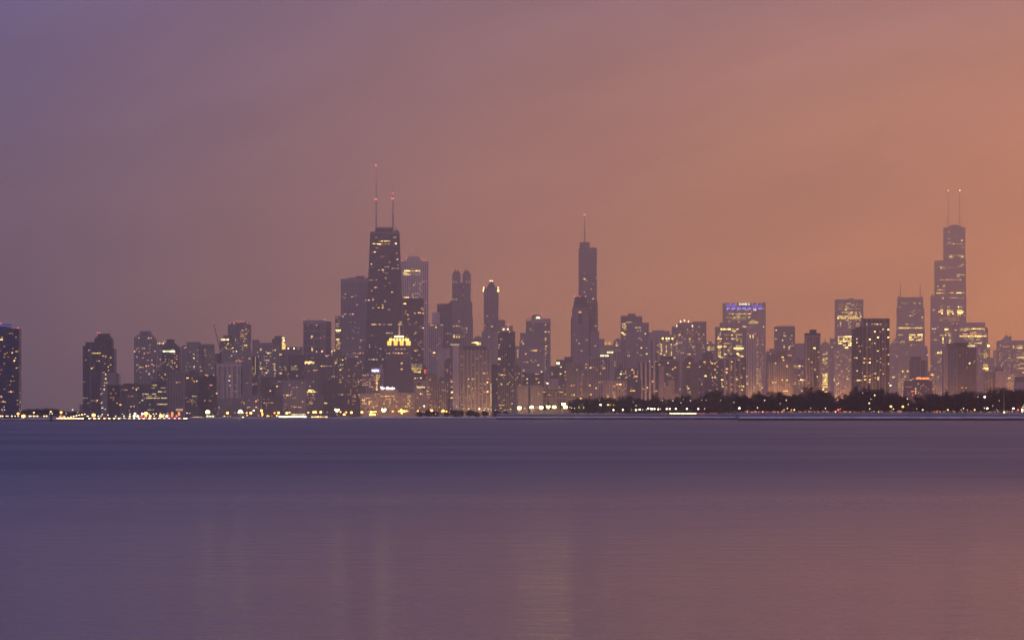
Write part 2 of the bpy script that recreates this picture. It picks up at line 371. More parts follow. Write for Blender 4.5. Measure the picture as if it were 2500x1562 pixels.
b = Bld('apartment_tower', 'wide stone apartment tower', 'wide stone apartment tower with a pale window grid and a chamfered corner', AT, 5600, 443, 522, 842, (.22, .20, .21), GL, 4.6, 4.4, .55, .6, depth=34,
        body=[(448, 491, 843), (490, 521, 842, 6)], )
b.prof('chamfer', [(443, 1014), (443, 846), (449, 842), (449, 1014)], dy=2., d=16.); b.pent(455, 487, 834.5, 843); b.parapet(490, 521, 841.5)
b.wins([(450, 849, 'p1'), (454, 847.5, 'p1'), (473, 865, 'w1'), (473.5, 874, 'y2', 3), (474, 894.5, 'w2'), (489, 895.5, 'p1', 3), (500, 854, 'y0', 4), (502, 867, 'y0', 4), (491.5, 905, 'o1', 5), (441, 885, 'w0')])
b.rnd(8, 450, 520, 850, 905, 'op', (0, 0))
b = Bld('dark_block', 'dark banded block', 'dark banded block below the wide stone apartment tower', AT, 4700, 452, 487, 906, (.12, .11, .12), GLB, 5, 4.8, .9, .5, body=[(452, 487, 912), (462, 484, 905, 4)])
b.wins([(457.5, 922.5, 'y2', 5), (474, 930, 'o1', 3), (480.5, 930, 'y2'), (471, 967, 'w1'), (476, 967, 'w1'), (480, 967.5, 'w0'), (457, 980, 'p0'), (461, 980, 'p0'), (468, 979.5, 'o1'), (443, 913, 'w0')]); b.rnd(5, 453, 486, 915, 990, 'po', (0, 0))
b = Bld('dark_block', 'navy slab block', 'navy slab block with an almost unlit face beside the white piered tower', AT, 4550, 485, 530, 915, (.06, .055, .07), GLB, 7, 5, .8, .5, body=[(485, 528, 919), (491, 520, 915, 4)])
b.row(915.5, 500, 511, 'o1', 1., 3.); b.wins([(521.5, 915, 'o1'), (517.5, 898, 'w1'), (513, 940, 'p1', 3), (517, 940, 'p1', 3), (509, 948, 'r0'), (529, 960, 'o2', 3.4, ), (518, 966.5, 'o0'), (500, 977.5, 'p1', 3), (511, 977.5, 'p0'), (515, 978, 'p0'), (507, 917, 'o1')])

# luffing crane
CRY = far(6050)
cr = empty('tower_crane', (wx(537.5, CRY), CRY, 0)); tag(cr, 'thin luffing crane jib with a red tip light rising over a rooftop', 'crane')
k_ = CRY / F
def cx_(px): return (px - 537.5) * k_
m = MB(); m.bar((0, 0, 0), (0, 0, wz(852, CRY)), 1.1, 1.1, 4); m.build('mast', solid((.25, .12, .11), .6), cr)
m = MB()
for s_ in (-1, 1): m.bar((s_ * .5, 0, wz(856, CRY)), (cx_(521.5) + s_ * .4, 0, wz(789, CRY)), .75, .4, 4)
for q in range(14):
    t0, t1 = q / 14, (q + 1) / 14; A = (0, 0, wz(856, CRY)); B_ = (cx_(521.5), 0, wz(789, CRY))
    m.bar((A[0] + (B_[0] - A[0]) * t0 - .5, 0, A[2] + (B_[2] - A[2]) * t0), (A[0] + (B_[0] - A[0]) * t1 + .5, 0, A[2] + (B_[2] - A[2]) * t1), .2, .2, 3)
m.build('jib', solid((.25, .12, .11), .6), cr)
m = MB(); m.box(-2., 4., -1.5, 1.5, wz(858, CRY), wz(852, CRY)); m.build('cab', solid((.25, .12, .11), .6), cr)
put('beacon', unit(glow((1., .16, .14), 3.2), 'ball'), cr, (cx_(521.2), 0, wz(787.6, CRY)), (1.7,) * 3)

b = Bld('apartment_tower', 'flat topped tower with white lit top floor', 'flat topped tower whose top floor glows white beside the crane', AT, 5800, 536, 571, 826, (.16, .15, .17), GL, 5, 4.6, .9, .5)
b.pent(544, 566, 819); b.row(829, 537, 560, 'w1', .95, 3.2, 4.); b.wins([(557, 839, 'y2'), (552, 849, 'w1'), (568, 849.5, 'y2', 3, ), (569.5, 858, 'g1'), (575, 829, 'w1'), (577, 857, 'w1')]); b.rnd(6, 537, 570, 835, 858, 'yw', (0, 0))

# round tower
b = Bld('round_tower', 'round tower with red roof lights', 'tall round tower with vertical ribs and a ring of red roof lights', AT, 6500, 555, 611, 788, (.20, .18, .19), GL, 5, 4.2, .6, .8, depth=34, blank=True)
r_ = (b.X(611) - b.X(555)) / 2
m = MB(); m.prism([(r_ * math.cos(a * math.pi / 14 - math.pi / 2), r_ + r_ * math.sin(a * math.pi / 14 - math.pi / 2)) for a in range(28)], 0, b.Z(792))
m.prism([(r_ * .82 * math.cos(a * math.pi / 14), r_ + r_ * .82 * math.sin(a * math.pi / 14)) for a in range(28)], b.Z(792), b.Z(786)); m.build('wall', b.mat, b.root)
rb = solid((.27, .25, .26), .8)
for a in range(14):
    t = math.pi + (a + .5) * math.pi / 14
    m = MB(); m.bar((r_ * 1.01 * math.cos(t), r_ + r_ * 1.01 * math.sin(t), 0), (r_ * 1.01 * math.cos(t), r_ + r_ * 1.01 * math.sin(t), b.Z(790.5)), .55, .55, 4); m.build('rib', rb, b.root)
b.red((571.5, 787), (578.5, 784.5), (586.5, 785), (593.3, 785), (571.5, 789.5), (604, 788.5), (562, 788.5), r=2.1)
for p in [(591.5, 806, 'p1', 4), (601, 803, 'y1'), (607, 807, 'y0'), (601, 816, 'y1'), (590, 820, 'o1'), (594.5, 820, 'o1'), (598, 826.5, 'p1'), (595, 833, 'y1'), (583, 836, 'p1'), (580, 836, 'o1'), (597.5, 843, 'y2', 3), (601.5, 843, 'y2', 3)]: b.win(*p, dy=0.6)
b.rnd(10, 584, 608, 800, 850, 'yop', (0, 0))
for x_, y_ in ((602, 862.5), (604.5, 862.5), (608, 862.5), (611.5, 861.5), (611.5, 865), (611.5, 868.5), (607, 865)): put('red_lamp', unit(glow((1., .12, .12), .8)), b.root, (b.X(x_), 2., b.Z(y_)), (1.9 * b.k, .5, 1.9 * b.k))

b = Bld('gridded_block', 'fine gridded slab', 'slab with a fine dark window grid in front of the round tower', AT, 5350, 541, 612, 855, (.25, .23, .25), GL, 3.1, 3.4, .62, .58, body=[(541, 592, 855), (592, 612, 857, 2)])
b.wins([(569.5, 858, 'w1', 3), (577.5, 857.5, 'w2', 3), (565.5, 868, 'c1'), (577, 881, 'o1', 3), (582, 878.5, 'o1'), (586, 882, 'o1', 4), (591, 881, 'r1', 3), (592, 853, 'w0', 4), (609, 875, 'y1', 4)]); b.rnd(4, 545, 600, 858, 885, 'wo', (0, 0))
b = Bld('dark_block', 'dark narrow block with bright flats', 'dark narrow block with bright flats beside the white piered tower', AT, 5700, 588, 628, 869, (.09, .08, .09), GL, 5, 4.6, .8, .5)
b.wins([(604, 884, 'o1', 5), (603, 886, 'y1', 4), (594, 895, 'c0', 4), (605, 906.5, 'y2', 6), (611, 906.5, 'o1', 3), (598, 913.5, 'o1', 3), (604, 913, 'y1', 4), (609, 919, 'y1'), (600, 923, 'g0', 4), (618, 897, 'p0')]); b.box('stair_glazing', 622.5, 624.2, 870, 913, lit('w0'), dy=-.3, d=.3); b.rnd(8, 589, 627, 880, 925, 'yo', (0, 1))

b = Bld('piered_tower', 'white piered tower', 'flat topped tower with broad white vertical piers over dark glass', AT, 5000, 528, 588, 888, (.42, .37, .36), GLB, 5., 4.2, 1., .6, depth=26, body=[(529, 588, 893, 0), (529, 588, 888, .2)])
wp = solid((.50, .44, .42), .8)
b.walls([(528.5, 588.2, 888, -1.2, 894)], 'cornice', wp)
b.ribs([(528.7, 533.3), (539.3, 541), (543.2, 546), (552.8, 557), (562, 569), (577, 581.5), (585.4, 588)], 894, 972, wp, 1.1)
b.pent(548, 575, 882.5); b.walls([(529, 590, 972, -2.5)], 'podium', solid((.2, .18, .19), .85))
b.wins([(561, 918, 'o2'), (559.5, 929, 'w2'), (561.5, 941, 'o2'), (574.5, 903, 'r0'), (575, 940.5, 'p0'), (557, 911, 'o0'), (576.5, 955.5, 'o1'), (571, 956, 'r0'), (558, 891.5, 'g0', 4), (574, 892, 'o0', 5), (544, 915, 'r0', 5), (535, 995, 'w1', 3, ), (541, 982, 'o0')], dy=0.)

b = Bld('apartment_tower', 'thin pale slab', 'thin pale slab rising behind the horizontally banded tower', AT, 7000, 616, 633, 831, (.22, .20, .22), GL, 4, 4.2, 1., .45); b.parapet(); b.mast(620, 826, 831, .3); b.mast(629, 828, 831, .3)
b = Bld('banded_tower', 'horizontally banded tower', 'broad tower with horizontal bands and scattered yellow windows', AT, 6100, 628, 680, 842, (.27, .24, .25), GL, 5, 4.6, 1., .5, depth=30)
b.pent(634, 664, 836.5)
b.wins([(629, 860, 'y1'), (636.5, 851.5, 'y1', 4), (636.5, 854.5, 'y1', 4), (650, 859, 'y1', 3), (655, 862, 'w2', 5), (666, 855, 'y1'), (672, 853.5, 'w1'), (672, 855.5, 'y1'), (650.5, 879.5, 'w1', 3), (651, 886, 'y1'), (658.5, 884, 'r0', 3), (636.5, 887, 'w1', 3), (635, 894, 'y1'), (637, 900, 'w2', 4), (648, 901, 'y0'), (654, 903.5, 'p1', 3), (650.5, 910, 'y2', 4), (667, 889, 'y1'), (671, 893, 'y1', 3), (669, 897, 'w1'), (672, 903.5, 'w1', 3), (671.5, 911, 'w1', 3), (672, 917, 'y1', 3), (637, 923.5, 'g0'), (644, 927.5, 'w0', 3), (637, 934, 'w1', 3), (637.5, 945, 'w0', 4)])
b.rnd(12, 630, 678, 858, 925, 'yw', (0, 0, 1))
b = Bld('office_tower', 'dark tower with glowing stair strip', 'dark tower with a bright yellow glazed strip down its corner', OT, 6900, 664, 698, 820, (.10, .09, .10), GL, 5, 4.4, .7, .5, body=[(664, 688, 827), (670, 688, 820, 3), (687, 697, 852, 1)])
b.mast(685, 815, 820, .3)
for k, (yy, xx, ww, cc) in enumerate([(824.5, 691.5, 7, 'w2'), (829, 692.5, 4, 'w2'), (831.5, 692.5, 4, 'w3'), (835, 691, 6, 'y1'), (838, 691, 6, 'y2'), (841.5, 693, 8, 'y2'), (844.5, 692.5, 9, 'y1'), (847.5, 693, 8, 'y2'), (851, 692.5, 9, 'y2')]): b.win(xx, yy, cc, ww, 2.2)
b.box('stair_tower', 687.5, 696.5, 822, 852, solid((.3, .25, .18), .7), dy=1.5, d=8.)
b.wins([(684, 865.5, 'y2', 7), (697.5, 862, 'y1'), (680, 867, 'w0', 5)])
b = Bld('low_block', 'low roof with two lamps', 'low flat block with two white roof lamps before the framed tower', BL, 6500, 697, 738, 847, (.2, .17, .18), GL, 5, 5, .7, .5)
b.wins([(704, 850.5, 'w3', 3), (718, 850.5, 'w3', 3), (728, 850.5, 'p0', 6), (709, 868, 'y1', 4), (713, 867.5, 'p1', 4), (706, 869, 'w0')])

b = Bld('framed_tower', 'slab tower with white frame lines', 'square shouldered slab tower divided by thin white frame lines', OT, 6600, 740, 807, 782, (.12, .11, .14), GLB, 4.4, 4., .9, .6, depth=40, body=[(740.5, 794, 786), (794, 807, 784.5, 5)])
fr = solid((.40, .36, .36), .8)
b.walls([(740, 794.4, 781.5, -.8, 790)], 'cornice', solid((.30, .27, .28), .8))
for x0, x1 in ((740, 741.4), (765.3, 766.7), (783, 784), (792.6, 794.4)): b.box('mullion', x0, x1, 790, 880, fr, dy=-.8, d=.79)
for y in (808, 826, 844, 862): b.box('floor_band', 741.5, 792.5, y - .7, y + .7, fr, dy=-.6, d=.6)
for k in range(14): b.box('balcony', 784.2, 792.4, 793.5 + k * 5, 794.9 + k * 5, fr, dy=-.6, d=.6)
b.red((743.5, 780.4), (792.8, 780.6)); b.wins([(773, 793.5, 'w1', 3), (752, 794, 'w0'), (761.5, 821, 'w2', 4), (760, 824.5, 'y1', 3), (782.5, 824, 'p1', 3), (791.5, 821, 'w0'), (761.5, 848, 'y1', 3), (762, 852, 'w2', 3.4), (762, 855.5, 'o2', 3), (773, 858, 'y2', 3), (785.5, 858.5, 'o3', 5), (787, 857, 'o2', 3), (762, 874, 'p0', 4)])
b = Bld('mid_rise', 'dark mid rise under the framed tower', 'dark mid-rise with faint square windows in front of the framed tower', AT, 5900, 704, 748, 866, (.11, .10, .11), GL, 4.6, 4.6, .6, .5)
for yy in (893, 897, 901.5): b.row(yy, 710, 728, 'w0', .7, 3.6)
b.wins([(704.5, 913, 'y0'), (725, 917, 'c1', 3), (740, 911, 'r0')])
b = Bld('low_block', 'low roof with bright yellow ribbon', 'low block whose top floor is a bright yellow ribbon of glass', BL, 5850, 742, 775, 883, (.2, .17, .18), GL, 4.6, 4.6, .6, .5)
b.row(883.5, 744, 771, 'y2', 1., 3.4, 2.4); b.row(886.5, 744, 771, 'y2', .95, 3.4, 1.8); b.wins([(767, 903.5, 'o1', 5), (772.5, 903.5, 'o1', 4), (754, 906, 'p0'), (765.5, 931.5, 'w0', 3)])
b = Bld('mid_rise', 'mid rise with dotted yellow row', 'mid-rise with a dotted yellow row of windows near its roof', AT, 5750, 775, 815, 876, (.18, .15, .16), GL, 5, 4.6, .6, .5)
b.row(893.5, 779, 802, 'y1', .85, 3.6); b.wins([(796, 868, 'w1', 3), (802, 867, 'o1'), (798, 869.5, 'p1', 4), (808, 893.5, 'g0'), (811, 919, 'p1'), (816, 919, 'w1'), (803.5, 926, 'o0', 3), (803, 930, 'p0', 3)]); b.pent(780, 800, 871)
b = Bld('mid_rise', 'mid rise with yellow corner windows', 'mid-rise with yellow corner windows stacked beside the tall gridded slab', AT, 6100, 806, 843, 868, (.15, .13, .14), GL, 4.6, 4.4, .55, .55)
b.wins([(810.5, 857.5, 'w2', 3), (817, 855.5, 'w2'), (814, 879, 'y1'), (819.5, 885.5, 'y2', 3), (836.5, 878.5, 'y2', 3, ), (831.5, 890.5, 'g1', 3), (836.5, 890, 'y2', 3), (831, 902.5, 'y2', 3.6), (837, 921.5, 'y1'), (830.5, 926.5, 'y1', 3), (831, 932.5, 'o1', 5), (837, 938, 'c0'), (843.5, 875, 'o1', 4)]); b.pent(812, 834, 858); b.rnd(8, 808, 842, 872, 930, 'yw', (0, 0))
b = Bld('turreted_block', 'block with pointed turret', 'old stone block with a small pyramid roofed turret', AT, 5650, 838, 884, 886, (.15, .12, .13), GL, 5.6, 5, .35, .45, body=[(838, 884, 888), (846, 872, 873, 4)])
m = MB(); m.frustum((b.X(850), b.X(868), 4, 18, b.Z(873)), (b.X(858), b.X(860), 10, 12, b.Z(859))); m.build('turret_roof', solid((.28, .24, .25), .8), b.root)
b.wins([(852, 917.5, 'o1', 3), (866, 912, 'p0'), (874, 886, 'p1', 3), (852, 932, 'o0'), (876, 932, 'w1'), (872, 870.5, 'y1', 3)]); b.rnd(6, 842, 884, 890, 960, 'po', (0, 0))
b = Bld('stone_block', 'wide shadowy stone block', 'wide shadowy stone block behind the shore lamps below the pointed turret', AT, 5300, 838, 892, 946, (.13, .105, .11), GL, 5.2, 5, .4, .5); b.parapet()
b.wins([(866, 964, 'o1'), (867, 969, 'p1'), (862, 968, 'p0'), (867, 978, 'w0'), (862, 986.5, 'p0'), (876, 963.5, 'w1'), (882, 963, 'w1')]); b.rnd(8, 842, 888, 950, 1000, 'po', (0, 0))
b = Bld('mid_rise', 'dim gabled block', 'dim block with a banded attic between the turreted block and the pale grid', AT, 5450, 786, 842, 928, (.11, .09, .10), GL, 6, 5, .5, .4, body=[(786, 842, 936), (800, 826, 926, 4)])
b.row(963, 826, 840, 'p0', .7, 3.4); b.wins([(793.5, 984, 'y2', 2.6, ), (797, 984, 'y2'), (814, 966, 'r0')])

b = Bld('gridded_block', 'pale gridded apartment block', 'pale stone apartment block with a regular dark window grid above the shore', AT, 5000, 690, 746, 930, (.30, .26, .26), GL, 4.8, 5.2, .5, .55, depth=22)
b.parapet(); b.wins([(692.5, 964.5, 'o1', 3), (700.5, 964.5, 'o2', 4), (704.5, 965, 'o1', 4), (709, 964.5, 'y1', 2), (739, 980, 'o1'), (719, 993.5, 'o1', 3), (722.5, 993.5, 'o1'), (729.5, 993.5, 'y1', 3), (734.5, 994, 'o1'), (724, 945, 'p0', 4), (738, 935, 'w0'), (716, 946, 'w0')]); b.rnd(6, 692, 744, 935, 1000, 'op', (0, 0))
b = Bld('low_block', 'low pale block beside white piers', 'low pale block with a lit corner beside the white piered tower', AT, 4900, 588, 636, 966, (.24, .21, .21), GL, 4.4, 5.2, .55, .5); b.parapet()
b.wins([(629, 975.5, 'o1', 1.8), (625, 979.5, 'o2', 3.4), (596, 984.5, 'o1', 3), (605, 994, 'p1', 3), (609, 994, 'p1'), (625.5, 993.5, 'o2', 3), (603, 935, 'w0')]); b.rnd(3, 590, 634, 970, 1000, 'op', (0, 0))
b = Bld('low_block', 'low brown banded block', 'low brown block with banded floors between two pale gridded blocks', AT, 4950, 636, 690, 966, (.17, .14, .145), GL, 5.6, 4.4, .9, .4)
b.wins([(645, 983, 'p1', 3), (661.5, 983, 'y1', 2), (664.5, 983, 'y1', 2)]); b.rnd(4, 640, 688, 970, 1000, 'op', (0, 0))
b = Bld('dark_block', 'dark blue glazed block', 'small dark blue glazed block with a single orange window', OT, 5150, 646, 673, 940, (.17, .15, .17), GLB, 8.4, 6., .85, .85, body=[(646, 671, 941), (664, 673, 938, 2)])
b.wins([(660, 954, 'o2', 3)])
b = Bld('banded_block', 'pale banded block', 'pale banded block with a lilac lit attic above the dark blue glazed block', AT, 5250, 661, 692, 926, (.24, .21, .23), GL, 4, 5., 1., .5)
b.wins([(676.5, 943, 'o2', 4), (680, 931, 'w0'), (684, 931, 'p0')])
b = Bld('dark_block', 'unlit block with flat attic', 'unlit dark block spanning behind the pale gridded apartment block', AT, 5550, 633, 704, 917, (.10, .085, .095), GL, 5, 4.8, .6, .5, body=[(636, 704, 920), (672, 700, 914, 4)])
b.wins([(604, 935.5, 'o1', 3.4), (605, 938, 'o1', 4), (604, 943, 'o1', 5), (613.5, 943.5, 'y1', 3), (614.5, 937, 'y1', 3), (618.5, 938, 'p1', 2), (625, 936.5, 'y1', 2)])
b = Bld('low_block', 'low block with gold ribbons', 'low block with gold window ribbons beside the pale gridded apartment block', OT, 5080, 746, 772, 949, (.2, .17, .18), GL, 4., 4., .6, .5)
b.rows([952.5, 956.5], 749, 771, 'y2', .85, 3.4); b.wins([(751, 962.5, 'o1'), (764, 963, 'o1', 3), (761, 983.5, 'o1', 5), (756, 982, 'o1', 3), (774, 957, 'p0'), (757, 943, 'w1')]); b.rnd(5, 748, 770, 966, 995, 'op', (0, 0))
b = Bld('banded_block', 'narrow ridged block', 'narrow ridged pale block behind the shore next to gold ribbons', AT, 5020, 772, 788, 966, (.22, .19, .19), GL, 6, 4.6, .6, .5); b.parapet()
b = Bld('dark_block', 'far brown block', 'far brown block seen over the low roofs near the framed tower', AT, 6300, 655, 706, 892, (.13, .115, .12), GL, 5, 4.6, .6, .5)
b.wins([(685, 911, 'y2', 5), (704, 912.5, 'y1', 3), (695, 895, 'c0'), (684, 895, 'w0', 4)]); b.rnd(5, 660, 704, 896, 920, 'wp', (0, 0))
b = Bld('mid_rise', 'plain brown mid rise', 'plain brown mid-rise between the wide stone tower and the fine gridded slab', AT, 5800, 515, 545, 868, (.12, .105, .12), GL, 5, 4.6, .6, .5); b.pent(520, 538, 863)
b.rnd(4, 516, 540, 872, 910, 'wo', (0, 0))
# ------------------------------------------------------------------ around the tall tapered tower
b = Bld('slim_tower', 'narrow slab with lit floors', 'narrow slab with whole floors lit yellow beside the tall gridded slab', OT, 7500, 818, 836, 773, (.14, .12, .13), GL, 4, 4.8, .8, .5)
b.rows([775.5, 779.5, 785, 791, 796.5], 819.5, 832, 'w0', .8, 3.2); b.win(826, 806, 'y3', 12, 2.4); b.row(810.5, 820, 832, 'w1', .9, 3.2); b.win(824.5, 828.3, 'y2', 8, 2.8); b.row(833.5, 822, 832, 'w1', .9, 3.4); b.win(828, 837.5, 'y1', 9, 2.); b.rows([842, 847, 851], 820, 832, 'y1', .8, 3.4); b.parapet()
b = Bld('apartment_tower', 'tall gridded slab', 'tall gridded slab tower with pale framed top next to the tapered tower', AT, 7250, 832, 904, 681, (.22, .20, .22), GL, 6.6, 4.9, .62, .6, depth=38)
b.walls([(832, 904, 680.5, -.5, 689)], 'cornice', solid((.26, .24, .26), .85)); b.pent(869, 890, 673.5, 681); b.pent(850, 871, 677.5, 681, dy=8.); b.pent(893, 903, 678, 681)
b.walls([(832.5, 893, 851, -1.2, 858)], 'band', solid((.27, .24, .26), .85))
b.wins([(843, 718, 'p1'), (860, 724.5, 'p1', 4), (837, 725, 'p0'), (872, 744, 'o1', 3), (893, 733, 'o1'), (837.5, 772.5, 'c1'), (841, 767, 'o1'), (843.5, 767, 'o1'), (855, 767, 'p1'), (861.5, 767, 'p2', 3), (866.5, 787, 'w0'), (867, 799, 'p0'), (875, 811, 'w0'), (865.5, 811, 'w0'), (881, 830, 'w1', 3), (887, 829.5, 'p0'), (881, 834, 'p0'), (879, 848, 'p1', 4), (861.5, 862, 'o2', 3), (867.5, 862.5, 'o1', 3), (879.5, 862, 'o2', 3), (886.5, 862, 'o1', 3), (874.5, 862, 'o0'), (867.5, 871, 'w1', 3), (874.5, 886, 'y1'), (881, 882.5, 'p1', 3), (880, 892, 'w0')]); b.rnd(6, 834, 888, 700, 880, 'pw', (0, 0))

# the tapered tower with two antennas
TB = b = Bld('tapered_tower', 'tapered black tower', 'tallest tower in the view, black and tapered, with two tall white antennas', OT, 7000, 884, 991, 565, (.032, .036, .062), (.018, .026, .065), 5.2, 4.5, .8, .6, depth=42, blank=True)
zt = b.Z(565); zb0 = 0.; xl0, xr0 = b.X(884.6), b.X(992.0); xl1, xr1 = b.X(903.6), b.X(974.6); D0, D1 = 0., 7.
m = MB(); m.frustum((xl0, xr0, 0, 50, 0), (xl1, xr1, 7, 43, zt)); m.build('wall', b.mat, b.root)
def hx(t): return xl0 + (xl1 - xl0) * t, xr0 + (xr1 - xr0) * t
bm_ = solid((.06, .056, .066), .7)
lev = [0., .17, .345, .53, .735, .95]
for q in range(5):
    for s_ in (0, 1):
        t0, t1 = lev[q], lev[q + 1]; a0, a1 = hx(t0), hx(t1)
        m = MB(); p0 = (a0[s_], 7 * t0 - .3, zt * t0); p1 = (a1[1 - s_], 7 * t1 - .3, zt * t1); m.bar(p0, p1, .8, .8, 4); m.build('brace', bm_, b.root)
m = MB(); m.box(xl1 - .2, xr1 + .2, 6.8, 43.2, zt - 4.6, zt - .4); m.build('top_band', solid((.17, .155, .18), .6), b.root)
m = MB(); m.box(b.X(915.5), b.X(958), 12, 36, zt, b.Z(555.5)); m.box(b.X(963), b.X(972), 14, 30, zt, b.Z(561)); m.build('penthouse', solid((.06, .055, .065), .8), b.root)
m = MB(); m.bar((b.X(921), 20, b.Z(553.5)), (b.X(969), 20, b.Z(554)), .55, .55, 4); m.bar((b.X(966), 20, zt), (b.X(966), 20, b.Z(554)), .8, .8, 4); m.build('roof_rail', METAL, b.root)
for x_, segs in ((917.6, [(565, 524, 1.7), (524, 487, 1.1), (487, 441, .9), (441, 404, .28)]), (958.8, [(565, 545, 1.8), (545, 520, 1.6), (520, 487, 1.0), (487, 472, .7), (472, 452, .5)])):
    m = MB()
    for ya, yc, rr in segs: m.bar((b.X(x_), 22, b.Z(ya)), (b.X(x_), 22, b.Z(yc)), rr, rr * .9, 6)
    m.bar((b.X(x_ - 3.5), 22, b.Z(525)), (b.X(x_ + 3.5), 22, b.Z(525)), .5, .5, 4)
    if x_ > 940:
        for q in range(6): m.bar((b.X(x_ - 2.6), 22, b.Z(531 + q * 2.4)), (b.X(x_ + 3.4), 22, b.Z(531 + q * 2.4)), .35, .35, 4)
    m.build('antenna', solid((.26, .24, .27), .5), b.root)
b.red((917.6, 404), (915.6, 486.5), (919.4, 486.5), (959.6, 472), (956.6, 485), (960.2, 485), r=3.)
for p in [(918, 579, 'w1', 2), (961, 579, 'w1', 2), (965.5, 579, 'y1', 4), (925.5, 588.5, 'w0'), (932, 588.7, 'y2', 6), (943, 588.5, 'y2', 11), (951, 588.3, 'w1', 3), (912.5, 594.7, 'y2', 6), (918, 595, 'o1', 3), (925.5, 595.5, 'o3', 9), (934, 595.5, 'o0', 4), (941, 595.5, 'o1', 4), (949, 595, 'p1', 4), (966, 594.5, 'y3', 5), (964, 595, 'o1'), (918.5, 605, 'p1'), (922.5, 605.5, 'p0'), (915, 615, 'w2', 5), (909, 615, 'o0', 3), (968.5, 618, 'p1'), (930, 626, 'p0', 3), (936, 626, 'p0', 3), (970.5, 633, 'w2', 3), (967, 633, 'o0', 3), (951, 640.3, 'o1', 3), (906.5, 644.5, 'w2', 3), (909, 652, 'o0'), (971.5, 647.5, 'p1'), (941, 651.5, 'o1', 3), (947.5, 651.5, 'p1', 4), (958, 655, 'o1', 4), (963, 655, 'p0', 3), (968.5, 655, 'p1'), (972.5, 655, 'p1'), (925, 659, 'w1'), (934.5, 658.5, 'w2', 4), (932, 659, 'o1', 3), (936, 663, 'p1'), (941, 666.5, 'w0'), (946, 666.5, 'o1', 2), (941.5, 679, 'o1', 5), (902.5, 683.5, 'o1'), (908, 683.5, 'o1', 3), (918.5, 683, 'o1'), (950.5, 691, 'w0'), (915, 701.5, 'p2', 4), (919.5, 701, 'p1', 3), (940, 698, 'p0', 3), (907, 709.5, 'o1', 4), (956.5, 713, 'w2'), (960, 712.5, 'w0'), (910, 728.5, 'p1', 3), (910.5, 732, 'o2', 3), (893, 733, 'o1'), (900, 732.5, 'p2', 4), (940, 735.5, 'p1', 5), (919, 743, 'w0'), (933.5, 743.5, 'w1', 3), (935, 747, 'y1', 3), (934, 751, 'y2', 4), (924.5, 751, 'o2', 4), (910.5, 751.5, 'p1', 4), (951, 755, 'w1', 2), (947, 755, 'p0')]: b.win(p[0], p[1], p[2], p[3] if len(p) > 3 else 2.6, 1.8, dy=7 * (1015 - p[1]) / 450.)
for p in [(911, 792, 'o2', 9), (918, 792, 'y1', 4), (927, 792, 'w1', 6), (938, 792, 'p0', 6), (949, 792, 'w1', 5), (955, 792, 'w1', 4), (979.5, 792, 'w1', 4), (978, 786, 'w1', 6), (944.5, 813, 'w1', 5), (950, 813, 'y1', 5), (957, 813, 'y1', 4), (909.5, 818.5, 'w0', 3), (902, 841.5, 'w1'), (902.5, 847, 'w1'), (917, 846.5, 'w0'), (929, 851, 'w1', 4), (921, 860, 'w0'), (929, 867.5, 'w0'), (902, 877.5, 'w0', 6), (910.5, 877.3, 'w2', 7), (919, 877.3, 'y1', 5), (934.5, 877, 'w1', 4), (905, 893, 'w1'), (910, 893, 'w0'), (917, 893, 'y1', 3), (936, 898, 'w0'), (941, 855, 'p0'), (943, 873, 'o0')]: b.win(p[0], p[1], p[2], p[3] if len(p) > 3 else 2.6, 1.8, dy=2.5)

b = Bld('ribbed_tower', 'white ribbed tower', 'very tall pale tower with fine vertical ribs behind the tapered black tower', OT, 9800, 975, 1046, 637, (.50, .45, .43), GL, 4.4, 40, .5, 1., depth=60, body=[(975, 1033, 637), (1033, 1046, 637.5, 8)])
b.prof('penthouse', [(994, 637), (994, 629), (997, 626), (1023, 626), (1026, 629), (1026, 637)], solid((.40, .36, .35), .85), dy=8., d=30.); b.mast(1006, 612, 626, .8)
b.red((1006, 611.5), (992, 628.5), (1027, 629.5), (981, 636.5), (1032.5, 635.5), (1039, 635.5), (1032.5, 687), (1039.5, 687), (1040, 738.5), r=2.4)
b.rows([657], 996, 1014, 'y0', .6, 3.6); b.rows([661.3], 983, 1032, 'y2', .85, 3.6, 2.4); b.rows([666], 983, 998, 'y1', .9, 3.6); b.wins([(1007, 666, 'y0'), (1011, 666, 'y0'), (1024.5, 665.5, 'y1'), (1031, 665, 'y0')]); b.rows([670], 985, 1004, 'y2', .95, 3.6, 2.6); b.rows([670], 1005, 1030, 'w0', .7, 3.6)
b.wins([(1000.5, 692, 'w0'), (1014, 691.5, 'y1'), (1024, 691, 'y1'), (1031, 691.5, 'y0'), (1010.5, 696, 'y2', 3), (1027.5, 695.5, 'y1'), (1000.5, 704.5, 'w0'), (1024.5, 704, 'w1'), (1027.5, 709, 'y1', 2)]); b.rows([716.5], 987, 1028, 'w0', .7, 3.6); b.rows([721.5], 984, 1030, 'y1', .45, 3.6, 2.6); b.rows([726], 985, 1000, 'y2', .9, 3.6, 2.6); b.rows([726], 1003, 1032, 'y1', .5, 3.6)

